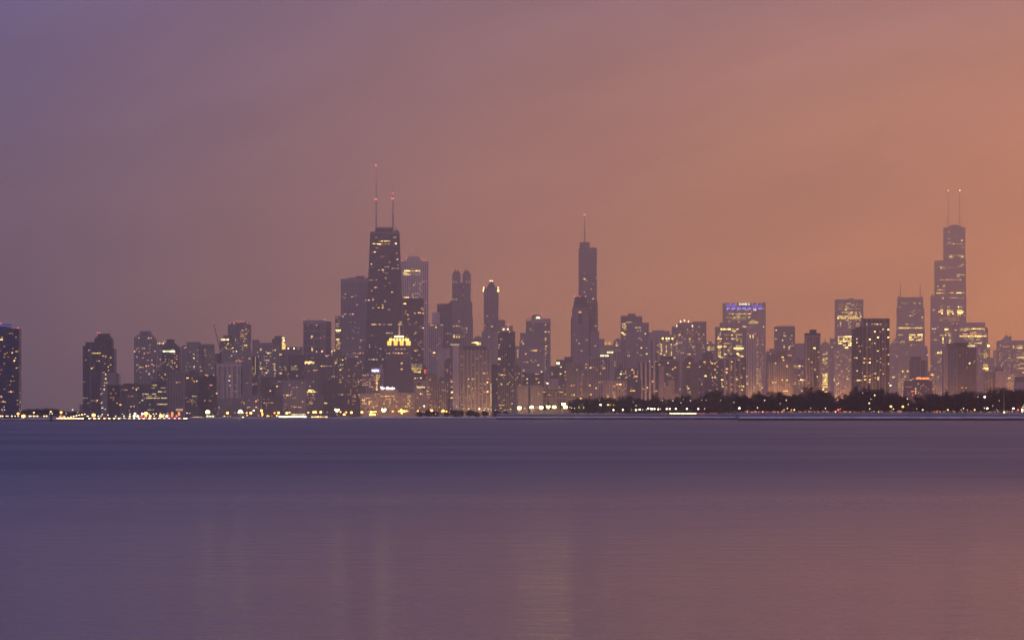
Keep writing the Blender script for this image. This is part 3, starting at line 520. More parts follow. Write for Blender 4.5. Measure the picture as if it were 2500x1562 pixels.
b = Bld('office_tower', 'dark shoulder slab', 'plain dark slab tower at the shoulder of the tapered black tower', OT, 7200, 976, 1034, 729, (.09, .078, .085), GL, 5.4, 4.6, .7, .5, depth=36)
b.parapet(); b.wins([(988.5, 741.5, 'o3', 6), (1030, 753, 'o1', 6), (1033, 757, 'y1', 3), (1033, 765, 'o2', 3), (991, 759.5, 'o1'), (1012, 764, 'p1', 3), (1014, 765.5, 'o1'), (1024, 763.5, 'o2', 8), (989, 765, 'p1'), (996, 769, 'o2'), (994, 767, 'o1'), (997, 779, 'o1', 5), (1013, 789, 'p0'), (1023.5, 801, 'p0'), (1032.5, 800.5, 'w2', 4), (1015, 812, 'w1', 3), (1012, 815, 'w1', 3), (1017, 812, 'o0'), (1014.5, 830.5, 'p0'), (1032, 852, 'o1', 3), (1014.5, 856, 'o2', 4), (1019.5, 855, 'o1'), (1023, 867, 'w1'), (1011, 855.5, 'p0')]); b.rnd(8, 980, 1032, 745, 880, 'po', (0, 0))

# floodlit art deco crown
b = Bld('stone_tower', 'gold crowned stone tower', 'stone setback tower with a golden floodlit crown and a pale mast', HT, 5900, 905, 1012, 843, (.19, .155, .16), GL, 5.2, 5., .32, .6, depth=40,
        body=[(945, 1002, 843, 6), (921, 1010, 908, 3), (906, 1014, 935, 0)])
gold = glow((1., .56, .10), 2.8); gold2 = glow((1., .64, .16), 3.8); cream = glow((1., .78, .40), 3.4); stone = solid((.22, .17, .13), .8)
b.box('crown_tier', 946.5, 1000.5, 832, 843, stone, dy=7., d=26.); b.box('crown_tier', 949, 998, 825.5, 832, stone, dy=9., d=22.)
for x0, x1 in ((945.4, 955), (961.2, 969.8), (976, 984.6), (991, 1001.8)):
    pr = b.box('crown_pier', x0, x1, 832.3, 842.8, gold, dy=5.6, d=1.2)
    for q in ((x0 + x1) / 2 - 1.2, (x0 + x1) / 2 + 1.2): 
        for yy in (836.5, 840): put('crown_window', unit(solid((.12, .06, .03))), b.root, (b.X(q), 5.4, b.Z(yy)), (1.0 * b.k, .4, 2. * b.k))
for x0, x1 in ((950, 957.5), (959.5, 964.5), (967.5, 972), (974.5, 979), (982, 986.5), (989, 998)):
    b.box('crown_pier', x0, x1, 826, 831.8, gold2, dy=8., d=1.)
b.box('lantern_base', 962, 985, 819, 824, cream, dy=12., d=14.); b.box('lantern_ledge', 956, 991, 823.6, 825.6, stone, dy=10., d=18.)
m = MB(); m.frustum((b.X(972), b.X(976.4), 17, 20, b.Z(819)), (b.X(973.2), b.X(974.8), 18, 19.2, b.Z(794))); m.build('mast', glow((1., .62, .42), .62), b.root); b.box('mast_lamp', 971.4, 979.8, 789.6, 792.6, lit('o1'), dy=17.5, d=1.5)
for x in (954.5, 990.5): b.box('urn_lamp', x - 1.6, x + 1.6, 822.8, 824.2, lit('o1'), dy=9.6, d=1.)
for p in [(965, 852, 'p1', 3), (968, 852, 'p0'), (972, 852.5, 'p0'), (980, 852, 'p1', 4), (988, 852, 'p1', 3), (944, 862, 'w0'), (950.5, 862, 'p1', 4), (960.5, 861, 'w1'), (964.5, 862, 'w2', 3, ), (966.5, 862, 'o1'), (973, 862, 'p2', 4), (980.5, 862, 'o2', 4), (986.5, 862, 'w0'), (994.5, 862, 'p0'), (980.5, 886.5, 'o2', 4), (980.5, 901, 'o2', 4), (966, 922, 'r0', 3), (997, 925.5, 'w2', 3), (961, 920, 'p0'), (930, 893, 'w0')]: b.win(p[0], p[1], p[2], p[3] if len(p) > 3 else 2.6, 2.2, dy=6.)
b.box('buttress', 962, 965, 846, 905, solid((.23, .19, .19), .85), dy=5.5, d=.6); b.box('buttress', 984, 987, 846, 905, solid((.23, .19, .19), .85), dy=5.5, d=.6)

b = Bld('hotel_tower', 'hotel with lilac roof sign', 'hotel slab with a glowing white and lilac sign at its roof', HT, 5650, 884, 934, 912, (.24, .205, .21), GL, 5.4, 4.6, .45, .5, body=[(884, 916, 912, 1), (901, 934, 897)])
b.box('sign_panel', 907, 929, 898.4, 909.2, glow((.42, .34, .85), .55), dy=-.35, d=.3); b.sign('WESTIN', 907.5, 924.5, 902, 907.6, (.95, .95, 1.), 4.5, dy=-.8, bold=.03)
for k in range(10): b.win(920, 915.5 + k * 3.9, R.choice(('o1', 'y1', 'y2')), 4.2, 2.3)
b.wins([(926, 915.5, 'o1', 3), (926, 919.5, 'y1', 4), (924, 923.5, 'o0'), (909.5, 916, 'p1', 3), (899, 915.5, 'p0'), (898, 912, 'p0'), (892, 916, 'p1'), (886.5, 916, 'p1', 3), (881.5, 928, 'o1', 3), (892.5, 927.5, 'y0'), (898, 932, 'p1'), (903.5, 935.5, 'y1'), (915, 927.5, 'o1', 3), (915, 935, 'o0', 3), (892.5, 935, 'p1'), (892.5, 940, 'o1'), (892.5, 945.5, 'o0'), (892.5, 952, 'o1'), (909.5, 951.5, 'o0'), (910, 947, 'r0', 3), (886, 897.5, 'y0')]); b.rnd(12, 886, 932, 915, 955, 'op', (0, 0, 1))

b = Bld('stone_hotel', 'hotel with pink rooftop letters', 'broad stone lakefront hotel carrying glowing pinkish white rooftop letters', HT, 5250, 880, 1012, 957, (.30, .225, .20), GL, 5., 5.4, .38, .5, depth=26,
        body=[(880, 926, 960, 2), (925, 972, 953.5), (972, 1012, 958, 2)])
b.parapet(925, 972, 953.5); b.sign('The Drake', 928, 964.5, 944, 951, (1., .80, .92), 5., dy=1., bold=.035)
m = MB(); m.box(b.X(927), b.X(965), 1.4, 1.9, b.Z(953.4), b.Z(952)); 
for x in range(928, 966, 6): m.box(b.X(x), b.X(x + .6), 1.3, 1.8, b.Z(953.4), b.Z(944))
m.build('sign_frame', METAL, b.root)
b.rows([967], 928, 966, 'y1', .7, 4.); b.rows([971.5], 892, 908, 'p1', .8, 4.); b.wins([(885, 976, 'y2', 3), (889.5, 976, 'y2', 3), (885, 985, 'y1'), (889.5, 981, 'y1'), (901.5, 980.5, 'y2', 3), (905, 980, 'y1', 3), (901.5, 985, 'y2', 3), (889, 985, 'y1', 3), (996.5, 966, 'y1', 3), (1001, 966, 'y1', 3), (996.5, 971, 'y1', 3), (999, 976, 'y1', 3), (1001, 980, 'y1', 3), (996.5, 985, 'y2', 3), (999.5, 990, 'y1', 3), (989.5, 992.5, 'y1', 3), (994, 993, 'y1'), (983, 975, 'o0'), (929, 975.5, 'y0'), (967.5, 980, 'o1'), (952, 984, 'y1', 3), (950, 990, 'y1'), (917, 962, 'o1'), (925, 962, 'o1'), (915, 980, 'o0'), (921, 990, 'y1', 3), (911, 993, 'g1', 2)]); b.rnd(20, 882, 1010, 964, 1004, 'oyp', (0, 0, 1))

b = Bld('office_block', 'block with dotted lit floors', 'dark block with dotted lit office floors behind the gold crowned tower', OT, 6200, 1003, 1037, 887, (.13, .11, .115), GL, 3.6, 4.6, .6, .5)
b.rows([889.5], 1003, 1032, 'w0', .5, 3.4); b.rows([894], 1004, 1034, 'w0', .5, 3.4); b.rows([899], 1003, 1035, 'y1', .9, 3.6, 2.4); b.rows([903.5, 908], 1006, 1030, 'y1', .5, 3.6, 2.4); b.rows([914], 1016, 1026, 'w1', .8, 3.6); b.wins([(1010.5, 923, 'w2', 3, ), (1014.5, 923, 'w2', 2), (1019, 923, 'w1', 2), (1027.5, 922.5, 'w2', 4), (1048, 916, 'p1', 3), (1043.5, 921, 'p1'), (1050, 923.5, 'p0'), (1044, 925.5, 'o1')])
b.walls([(1034, 1042, 895, -1)], 'sign_tower', solid((.1, .07, .07), .8)); 
for x_, y_, w_, h_ in ((1036.6, 904, 2.4, 4.4), (1039.4, 904.4, 2.2, 4.2), (1036.4, 908.2, 1.8, 1.8), (1037.2, 910.2, 3., 1.8), (1040, 909.6, 1.6, 2.6)): put('sign_panel', unit(glow((1., .10, .04), 2.2)), b.root, (b.X(x_), -1.4, b.Z(y_)), (w_ * b.k, .4, h_ * b.k))
b = Bld('tan_hotel', 'tan block with small white sign', 'tan mid-rise with a small white lit sign near its roof', HT, 5400, 1012, 1042, 928, (.33, .245, .20), GL, 4.8, 5.2, .4, .4)
b.sign('Two Per', 1017, 1037.5, 942.6, 947.4, 'w', 2.4, dy=-.7, bold=.03); b.box('dark_opening', 1018, 1028, 934, 940, solid((.05, .045, .05)), dy=-.3, d=.3); b.box('dark_opening', 1030, 1039, 948.5, 953, solid((.05, .045, .05)), dy=-.3, d=.3)
b.wins([(1027, 961, 'w2', 3), (1031, 962.5, 'y0', 4), (1019.5, 971, 'p0'), (1043, 955, 'y1', 4), (1044.5, 963, 'w1'), (1047.5, 958, 'p0')])
b = Bld('tan_block', 'brown block with lit corner', 'brown block lit warm from below beside the tan mid-rise', AT, 5550, 1040, 1068, 912, (.22, .165, .15), GL, 4, 4.8, .5, .5)
b.wins([(1045, 954.5, 'y1', 4), (1050, 962, 'p1'), (1044.5, 962, 'y1')]); b.rnd(10, 1041, 1060, 915, 1000, 'pow', (0, 0, 1))

b = Bld('apartment_tower', 'white punched window tower', 'pale tower with a tight grid of small dark square windows', AT, 7100, 1046, 1080, 790, (.42, .36, .34), GL, 4.9, 5.1, .5, .55, body=[(1046, 1072, 790), (1072, 1080, 791, 3)])
b.row(793.5, 1049, 1066, 'o1', .9, 3.2); b.wins([(1064.5, 799, 'y2', 3.4), (1078, 793, 'g0', 7), (1060, 861, 'o3', 5, ), (1076, 793, 'y0')]); b.rnd(4, 1047, 1078, 800, 880, 'op', (0, 0))
b = Bld('apartment_tower', 'thin white slab', 'thin white slab with small punched windows over the pale window grid', AT, 7700, 1055, 1073, 763, (.52, .45, .42), GL, 4.2, 5.4, .35, .4); b.mast(1059.5, 760, 763, .5)
b = Bld('office_tower', 'plain dark slab with sloped corner', 'plain dark slab with a sloped corner leaning on the twin spired tower', OT, 8100, 1067, 1110, 742, (.10, .085, .092), GL, 3.2, 4.2, .9, .5, depth=40, blank=True)
b.prof('wall', [(1067, 1015), (1067, 742), (1095, 741), (1104, 730), (1112, 730), (1112, 1015)]); b.wins([(1092, 814, 'o1', 3), (1096.5, 814, 'p0'), (1100.5, 814, 'p0'), (1092.5, 835, 'p0', 4)])
b = Bld('twin_spired_tower', 'twin spired tower', 'tall stone tower crowned with two pairs of pointed lantern spires', OT, 7900, 1104, 1152, 700, (.25, .205, .205), GL, 6., 4., .5, .6, depth=40,
        body=[(1104, 1149, 690), (1104, 1153, 737, 3), (1104, 1154.5, 775, 5)])
ts = solid((.20, .165, .17), .8)
for x0, x1 in ((1104, 1124.5), (1129, 1149.4)):
    b.box('turret', x0, x1, 670, 690.2, None, dy=2., d=22.)
    for xa, xc, yp, dy in ((x0, x0 + 14, 655, 3.), (x0 + 6.5, x1, 657, 9.)):
        xm = (xa + xc) / 2
        m = MB(); m.frustum((b.X(xa), b.X(xc), dy, dy + 11, b.Z(670)), (b.X(xm - 2.2), b.X(xm + 2.2), dy + 4.2, dy + 6.8, b.Z(661.5)))
        m.frustum((b.X(xm - 1.4), b.X(xm + 1.4), dy + 4.8, dy + 6.2, b.Z(661.5)), (b.X(xm - .3), b.X(xm + .3), dy + 5.3, dy + 5.7, b.Z(yp - 1.5))); m.build('spire', ts, b.root)
for x in (1107, 1113.5, 1139, 1145.5): put('lantern_window', unit(lit('p0')), b.root, (b.X(x), -.2, b.Z(688.5)), (1.8 * b.k, .5, 6 * b.k))
for x0, x1 in ((1117, 1119.4), (1124.6, 1127), (1132, 1134)): b.box('pier', x0, x1, 692, 1000, ts, dy=-.9, d=.89)
for y in (692, 712.5, 722): b.box('ledge', 1103.6, 1149.4, y - .7, y + .7, solid((.32, .27, .26), .8), dy=-1.1, d=.2)
b.wins([(1132, 700, 'p1', 3), (1131, 720, 'o0'), (1134, 727, 'p0'), (1106.5, 731, 'p1', 3), (1114, 731, 'o1', 4), (1121, 784.5, 'y1'), (1108, 796.5, 'o1', 4), (1115, 796, 'p1', 4), (1115, 792.5, 'p0', 3), (1120.5, 796, 'y1', 3), (1126.5, 800, 'p1', 3), (1127, 804, 'p0'), (1133, 800, 'y1', 3), (1139.5, 800, 'p1', 3), (1133, 804, 'y1', 3), (1139.5, 804, 'p1', 3), (1133, 811.5, 'y1'), (1139.5, 811.5, 'y0'), (1108.5, 819, 'y2', 4), (1115, 819, 'o1', 4), (1121, 818, 'y1'), (1108.5, 823, 'y2', 4), (1115, 823, 'y2', 3), (1121, 823, 'y2'), (1133, 818, 'w1'), (1133, 823, 'y2', 2.4), (1128, 822, 'p0')], w=3.)
b = Bld('low_block', 'hazy domed block', 'hazy low block with a small dome above a bright yellow roof floor', BL, 8900, 1150, 1184, 822, (.22, .18, .18), GL, 5, 5, .5, .5, body=[(1150, 1184, 827), (1158, 1180, 822, 4)])
m = MB(); m.ball((b.X(1169), 12, b.Z(822)), 4.2, 10, 6); m.build('dome', ROOFM, b.root)
b = Bld('low_block', 'block with bright yellow attic', 'block with a bright yellow attic glimpsed over the broad piered slab', BL, 6700, 1150, 1180, 834, (.24, .19, .18), GL, 5, 5, .5, .5)
b.row(836.5, 1151, 1176, 'y2', .95, 3.4, 2.6); b.row(840.5, 1164, 1177, 'y2', 1., 3.4, 2.6); b.pent(1157, 1176, 829)

b = Bld('beige_tower', 'plain beige tower with one window column', 'plain beige tower with one single column of small windows', AT, 6300, 1068, 1102, 852, (.42, .33, .29), GL, 34, 5.2, .07, .5, body=[(1068, 1096, 856), (1076, 1102, 850, 3)])
b.parapet(1068, 1096, 856); b.wins([(1096, 881.5, 'o1', 3), (1089, 892, 'y2', 3, ), (1090, 899, 'p0'), (1096, 899, 'p0'), (1092.5, 949.5, 'o1', 4), (1096, 892, 'p0', 3)])
b = Bld('brown_tower', 'arched brown block', 'brown block with a rounded top tucked against the blank white panel tower', AT, 6050, 1086, 1101, 886, (.17, .14, .145), GL, 4.4, 4.8, .5, .5, blank=True)
b.prof('wall', [(1086, 1015), (1086, 884), (1088, 878), (1092, 875), (1101, 874), (1101, 1015)]); b.rnd(5, 1087, 1100, 890, 990, 'po', (0, 1))
b = Bld('low_block', 'grey block with dark roof', 'grey striped block with a darker roof below the plain beige tower', AT, 5600, 1069, 1092, 921, (.25, .20, .19), GL, 4.6, 5, .5, .9, body=[(1069, 1092, 926), (1073, 1084, 920, 3)])
b.rnd(3, 1070, 1090, 930, 990, 'op', (0, 0))
b = Bld('panel_tower', 'blank white panel tower', 'tall tower with one blank white panel face and a lit crown strip', AT, 5800, 1098, 1123, 841, (.20, .17, .18), GL, 3.2, 4.6, .6, .6, depth=24)
b.box('panel_wall', 1105.2, 1120.8, 843, 1004, solid((.58, .46, .40), .85, .08), dy=-1.6, d=1.59); b.box('crown_board', 1098.5, 1122, 838, 842.6, solid((.32, .28, .27), .8), dy=-1.9, d=12.)
for k in range(9): put('crown_light', unit(lit('w1')), b.root, (b.X(1100.5 + k * 2.45), -2.1, b.Z(841.3 if k > 1 else 840.8)), (1.7 * b.k, .4, 2 * b.k))
b.pent(1106, 1124, 828, 838); b.wins([(1102.5, 931.5, 'o2', 3.6), (1101, 927, 'p0'), (1103.5, 957, 'y3', 4), (1103, 971, 'y2', 5), (1120.8, 971, 'o1', 2), (1102, 913, 'r0'), (1103, 944, 'p1', 3)]); b.rnd(4, 1099, 1104, 880, 1000, 'po', (0, 0))
b = Bld('piered_slab', 'broad piered slab', 'broad lakefront slab with pale vertical piers and a dark roof band', AT, 5300, 1123, 1197, 853, (.36, .295, .27), GL, 9.2, 5.1, .62, .62, depth=26)
b.ribs([(1123 + k * 9.2 - (0 if k == 0 else 1.6), 1123 + k * 9.2 + 1.6) for k in range(9)], 856, 1008, solid((.40, .325, .295), .85), .9)
b.box('roof_band', 1132, 1189, 845, 857, solid((.11, .095, .10), .85), dy=2., d=18.); b.pent(1128, 1134, 848, 853)
for k in range(15):
    if k != 12: put('stair_lamp', unit(lit('w2'), 'ball'), b.root, (b.X(1198.6), -.3, b.Z(938 + k * 4.6)), (2. * b.k,) * 3)
b.walls([(1196, 1201, 934, 2)], 'stair_wall', solid((.16, .13, .13), .85))
b.wins([(1151, 911, 'y1'), (1143, 925, 'y2', 4), (1152, 925, 'p1', 6), (1157.5, 925, 'y1'), (1182, 911, 'o2', 3), (1189.5, 910, 'p1'), (1192, 924, 'o1', 3), (1189.5, 933, 'o3', 4, ), (1185, 938, 'o1'), (1144, 943, 'g1', 4), (1153, 948, 'p1', 4), (1161.5, 947.5, 'o1'), (1189.5, 956, 'o3', 5), (1184, 957, 'o1', 4), (1177, 947.5, 'o0'), (1151, 980, 'r0'), (1160, 983.5, 'w0'), (1192, 979, 'p0'), (1169, 869.5, 'c0', 3), (1188, 887, 'o0'), (1160.5, 888, 'y0')]); b.rnd(16, 1126, 1194, 865, 1000, 'opw', (0, 0))

b = Bld('pyramid_roofed_tower', 'pyramid roofed tower', 'slender stone tower with a clipped pyramid roof and yellow lit corners', HT, 8300, 1181, 1217, 704, (.23, .185, .185), GL, 6., 5., .4, .9, depth=30)
m = MB(); m.frustum((b.X(1188), b.X(1211), 4, 26, b.Z(704)), (b.X(1196), b.X(1203), 12, 18, b.Z(687))); m.build('pyramid_roof', solid((.09, .08, .09), .8), b.root)
b.box('corner_pavilion', 1181, 1187, 701, 704.2, None, dy=0., d=5.); b.box('corner_pavilion', 1211, 1217, 701, 704.2, None, dy=0., d=5.)
for x, y in ((1181.2, 703), (1179.8, 709.5), (1216.2, 703), (1215.4, 709.5), (1217.4, 710)): put('corner_light', unit(lit('y3')), b.root, (b.X(x), -.4, b.Z(y)), (1.9 * b.k, .8, 4.4 * b.k))
for x in (1197, 1201.5): put('roof_light', unit(lit('w3'), 'ball'), b.root, (b.X(x), 14, b.Z(685.3)), (2.7 * b.k,) * 3)
b.wins([(1190, 771.5, 'p1'), (1206, 771.5, 'r0', 4), (1183.5, 794, 'p1'), (1184.3, 801, 'r1', 2.4), (1200, 797, 'w1'), (1202.5, 797, 'w1'), (1194, 813, 'p0')])
b = Bld('beige_tower', 'grid fronted beige tower', 'beige tower with a finely gridded front before the pyramid roofed tower', AT, 6900, 1176, 1217, 810, (.34, .275, .255), GL, 3.4, 4.4, .5, .5, body=[(1176, 1205, 810)])
b.walls([(1205, 1217, 811, 2)], 'flank_wall', solid((.42, .33, .29), .85)); b.parapet(1176, 1205, 810); b.wins([(1194, 822, 'p1', 3), (1213, 906, 'w1')])
b = Bld('dark_slab', 'low dark slab', 'low dark blank slab between the broad piered slab and the black glass tower', BL, 5650, 1200, 1217, 889, (.075, .065, .075), GL, 5, 5, .4, .4); b.wins([(1213, 925.5, 'w1'), (1213, 959, 'w0')])
b = Bld('glass_tower', 'black glass tower', 'black glass lakefront tower ruled with thin white vertical lines', AT, 5500, 1216, 1258, 809, (.07, .065, .085), (.022, .025, .045), 4.2, 4.6, .9, .75, depth=28)
for k in range(9): b.box('mullion', 1216 + k * 5.2 - .35, 1216 + k * 5.2 + .35, 810, 990, solid((.42, .37, .37), .7), dy=-.6, d=.59)
for k in range(18): b.box('floor_line', 1216.2, 1257.8, 914 + k * 4.6 - .25, 914 + k * 4.6 + .25, solid((.3, .26, .27), .7), dy=-.3, d=.28)
b.pent(1221, 1252, 795, 809, solid((.36, .29, .26), .85)); b.red((1241.5, 793.8), r=2.2)
b.wins([(1229.5, 803.5, 'w3', 3.2), (1239.8, 803.5, 'w3', 3.2), (1217.5, 810.5, 'o1'), (1244, 810, 'y1'), (1223, 828, 'o1', 3), (1217.5, 850, 'w0'), (1219.5, 841.5, 'p1', 4), (1245, 844, 'c0'), (1219, 876, 'y3', 6), (1231, 901.5, 'o1', 3), (1225.5, 915, 'o2', 6), (1232.5, 915, 'o1', 5), (1220, 916, 'w0'), (1244, 932.5, 'o1'), (1224, 937, 'y2'), (1239, 937, 'o1', 5), (1218, 942, 'p0'), (1250.5, 953.5, 'w0', 3), (1253.5, 953.5, 'w0'), (1239, 963.5, 'o0', 3), (1230.5, 976, 'o1', 3), (1221, 989, 'o1', 7), (1228, 988.5, 'o1', 6), (1229, 921, 'p0')]); b.rnd(12, 1217, 1256, 820, 985, 'opw', (0, 0))
b = Bld('brown_tower', 'hazy brown tower corner', 'hazy brown tower corner between the pyramid roof and the black glass tower', AT, 8500, 1217, 1233, 782, (.18, .14, .14), GL, 4, 4.6, .5, .5); b.parapet()
b = Bld('brown_tower', 'brown stepped block', 'brown stepped block hugging the dark side of the black glass tower', AT, 6000, 1257, 1271, 893, (.17, .14, .14), GL, 4, 4.8, .4, .5, body=[(1257, 1266, 889), (1260, 1272, 897, 3)]); b.rnd(3, 1258, 1270, 900, 990, 'ow', (0, 1))
b = Bld('brown_tower', 'far block with orange window column', 'far narrow block with one column of orange windows', AT, 9200, 1257, 1272, 845, (.22, .17, .16), GL, 4, 4.6, .5, .5)
for k in range(5): b.win(1264, 855 + k * 4, 'o1', 3.4, 2.6)
b.mast(1259, 842, 845, .4); b.mast(1266, 842, 845, .4)
# ------------------------------------------------------------------ inland half of the skyline
b = Bld('framed_tower', 'white framed tower', 'broad concrete tower with a white framed end bay and a glowing roof hood', AT, 7700, 1282, 1344, 779, (.25, .20, .20), GL, 4.6, 4.6, .7, .62, depth=34,
        body=[(1284, 1298, 783, 3), (1297, 1342, 786)])
fr = solid((.44, .36, .34), .8)
b.box('frame', 1341.5, 1344.4, 778, 930, fr, dy=-.9, d=20.); b.box('frame', 1297, 1341.5, 778, 785, fr, dy=-.9, d=20.); b.box('helipad', 1282.5, 1298, 778.5, 780, fr, dy=-1., d=22.)
b.box('frame', 1337.2, 1338.4, 786, 930, fr, dy=-.7, d=.6)
for k in range(9): b.box('floor_band', 1298, 1341, 790 + k * 5.2, 791 + k * 5.2, fr, dy=-.5, d=.45)
b.pent(1298, 1322, 768, 778); b.prof('roof_hood', [(1308, 777.6), (1309.5, 773.5), (1317, 773), (1319.5, 777.6)], lit('g2'), dy=1.5, d=1.); b.red((1298.5, 768), (1321, 768))
b.wins([(1301, 790, 'y1'), (1332, 792, 'w1'), (1295, 802, 'y0', 4), (1295, 806, 'y0', 4), (1302, 806, 'w1'), (1332, 810, 'p2', 4), (1340, 810, 'o2', 3), (1332, 826, 'y2', 3.2), (1332, 829.5, 'y1', 4), (1334, 845, 'y2', 3), (1338.5, 845.5, 'o0'), (1332.5, 852, 'y1'), (1335, 860, 'w0'), (1332, 863, 'y1', 3), (1331.5, 869, 'w0'), (1333, 876, 'w0'), (1334, 900, 'p0')]); b.rnd(8, 1328, 1337, 830, 915, 'yow', (0, 0, 1))
b = Bld('concrete_tower', 'concrete ribbed tower', 'pale concrete ribbed tower standing before the white framed tower', AT, 6700, 1268, 1330, 834, (.30, .245, .235), GL, 5.4, 4.8, .5, .45, depth=30, body=[(1270, 1312, 814, 2), (1268, 1330, 832)])
b.box('blank_attic', 1270.4, 1311, 814.3, 832, solid((.33, .27, .255), .85), dy=1.2, d=.7); b.parapet(1270, 1312, 814)
b.wins([(1276.5, 829, 'o0', 3), (1274, 834, 'w1', 4), (1277.7, 839, 'o2', 3), (1283.5, 863.5, 'o2', 3.4), (1298, 855.5, 'y1', 3), (1303.5, 855.5, 'o2', 4), (1308.5, 855.5, 'o2', 5), (1278, 883.5, 'p0', 3), (1284, 883.5, 'p0', 3), (1288, 883.5, 'o1', 3), (1296.5, 879.5, 'w1'), (1302, 883.5, 'p0', 4), (1308, 880, 'y0', 4), (1278.5, 904, 'o2', 3.2), (1314, 891, 'o2', 4), (1319, 856, 'p0')])
b = Bld('dark_block', 'flat dark block with lit flats', 'flat roofed dark block with scattered lit flats below the concrete ribbed tower', AT, 5800, 1275, 1332, 912, (.15, .12, .13), GL, 4, 5, .7, .6, body=[(1275, 1328, 912)])
b.box('white_pier', 1328, 1330.5, 905, 960, solid((.42, .35, .33)), dy=-.5, d=6.); b.parapet(1275, 1328, 912)
b.row(912.8, 1306, 1318, 'o1', 1., 3.4, 1.8); b.wins([(1277, 917, 'o1', 4), (1287, 925, 'w2', 3, ), (1310, 924.5, 'o1', 4), (1316, 924.5, 'o0'), (1315.5, 933.5, 'o2', 3.4), (1287.5, 934.5, 'w1'), (1322, 907, 'w2', 3), (1331, 932.5, 'w1')]); b.rnd(5, 1277, 1327, 918, 960, 'op', (0, 0))
b = Bld('low_block', 'misty pale low blocks', 'pale low block veiled by the glare of the white floodlights', BL, 5300, 1262, 1325, 940, (.23, .19, .19), GL, 5, 5, .5, .5, body=[(1262, 1290, 942), (1294, 1325, 940, 3)]); b.wins([(1269.5, 940, 'y1'), (1315.5, 960.5, 'y1')]); b.parapet(1262, 1290, 942)
b = Bld('white_cube_block', 'blank pale cube', 'blank pale cube topped block with dark glazing at one side', BL, 5500, 1338, 1374, 924, (.30, .25, .25), GL, 30, 30, .01, .01, body=[(1339, 1364, 924)])
b.walls([(1343, 1366, 893, 4, 924)], 'upper_wall', facade((.12, .10, .12), GLB, 3.2, 3., .7, .6, 0.)); b.wins([(1347.5, 908, 'w0'), (1348, 913.5, 'p1'), (1336.5, 935.5, 'w3', 3.4)])
b = Bld('roof_lit_block', 'block with white roof box', 'dark stepped block with one bright white lit box on its roof', BL, 6400, 1358, 1400, 876, (.12, .10, .11), GL, 5, 4.8, .6, .5, body=[(1358, 1400, 878), (1378, 1398, 871, 4)])
b.box('lit_box', 1358.5, 1366.5, 884, 889.5, lit('g2'), dy=-.8, d=.7); b.wins([(1369.5, 895.5, 'w2', 3.4), (1368.5, 912.5, 'y2', 4), (1380.5, 908, 'o2', 4.4), (1379.5, 916.5, 'o1', 3), (1386, 928, 'o3', 5), (1386.5, 947, 'r0', 3), (1378.5, 949.5, 'w0')]); b.rnd(6, 1360, 1398, 890, 950, 'op', (0, 1))
b = Bld('low_block', 'portico fronted block', 'low block with slim white columns and an overhanging roof edge', BL, 5350, 1326, 1380, 949, (.2, .165, .17), GL, 8, 16, .8, .8)
b.walls([(1325, 1380.5, 948, -1, 950)], 'roof_edge', solid((.36, .30, .29), .8)); b.wins([(1325.5, 956.5, 'o1', 3.2), (1329.5, 957, 'o1', 3), (1365, 955.5, 'o0', 5), (1371, 957, 'o1', 7), (1340, 963.5, 'o1', 5), (1346, 964.5, 'o0', 3), (1356, 960, 'o0'), (1355.5, 965.5, 'o0'), (1380, 962.5, 'o1', 5), (1395, 964.5, 'p1'), (1401.5, 963.5, 'y2', 3)])
b = Bld('balcony_tower', 'balcony banded tower', 'pale tower with dark balcony bands and a central window stack', AT, 5600, 1396, 1442, 902, (.27, .22, .215), GL, 50, 5.1, 1., .5, depth=24, body=[(1396, 1442, 904), (1404, 1424, 887, 4)])
for x0, x1 in ((1396, 1399), (1409, 1412), (1420, 1423), (1434, 1437)): b.box('pier', x0, x1, 904, 975, solid((.30, .25, .24), .85), dy=-.8, d=.79)
b.walls([(1382, 1412, 886, 6)], 'terrace', solid((.25, .2, .2), .85))
b.wins([(1423, 913.5, 'w1'), (1409, 902, 'y1'), (1395.5, 941, 'o2', 3), (1401.5, 940.5, 'o1', 3), (1418, 936, 'r0', 3), (1418, 941, 'r0', 3), (1440, 940.5, 'o2', 3.4), (1418, 950, 'p0'), (1434, 936, 'p0'), (1442.5, 962.7, 'o2', 4), (1418, 972.3, 'o3', 4)]); b.rnd(6, 1398, 1440, 910, 965, 'op', (0, 0))
b = Bld('piered_tower', 'brown ribbed block with green roof lights', 'brown ribbed block with a thin ledge and greenish lit roof windows', AT, 6300, 1437, 1490, 872, (.27, .22, .21), GL, 5.8, 5, .55, .9, depth=28)
b.walls([(1436, 1490, 871.4, -1.2, 873)], 'ledge', solid((.36, .29, .27), .8)); b.walls([(1463, 1490, 863.5, 3)], 'attic', solid((.3, .24, .22), .85))
for x, w in ((1470.5, 10), (1482, 8)): b.win(x, 868.3, 'g2', w, 3, dy=2.8)
b.wins([(1472.5, 881.3, 'o1', 3), (1470, 893, 'w0', 4), (1474, 899, 'p1', 8), (1466.5, 911.5, 'w1'), (1441.5, 897.5, 'w2', 4), (1431.5, 889, 'o1', 5), (1431, 897, 'o1', 5), (1464, 933, 'o1', 3), (1455.5, 947.3, 'o2', 4)]); b.rnd(4, 1440, 1488, 880, 960, 'op', (0, 0))
b = Bld('office_tower', 'dark flared crown tower', 'dark stone tower with a sloped black crown and red corner lights', AT, 7400, 1397, 1438, 751, (.25, .20, .20), GL, 6., 4.6, .35, .45, depth=34, body=[(1397, 1438, 751), (1394, 1442, 775, 6)])
m = MB(); m.frustum((b.X(1399.5), b.X(1436), 1, 31, b.Z(751)), (b.X(1403.5), b.X(1431), 5, 27, b.Z(724))); m.build('crown', solid((.06, .055, .07), .8), b.root)
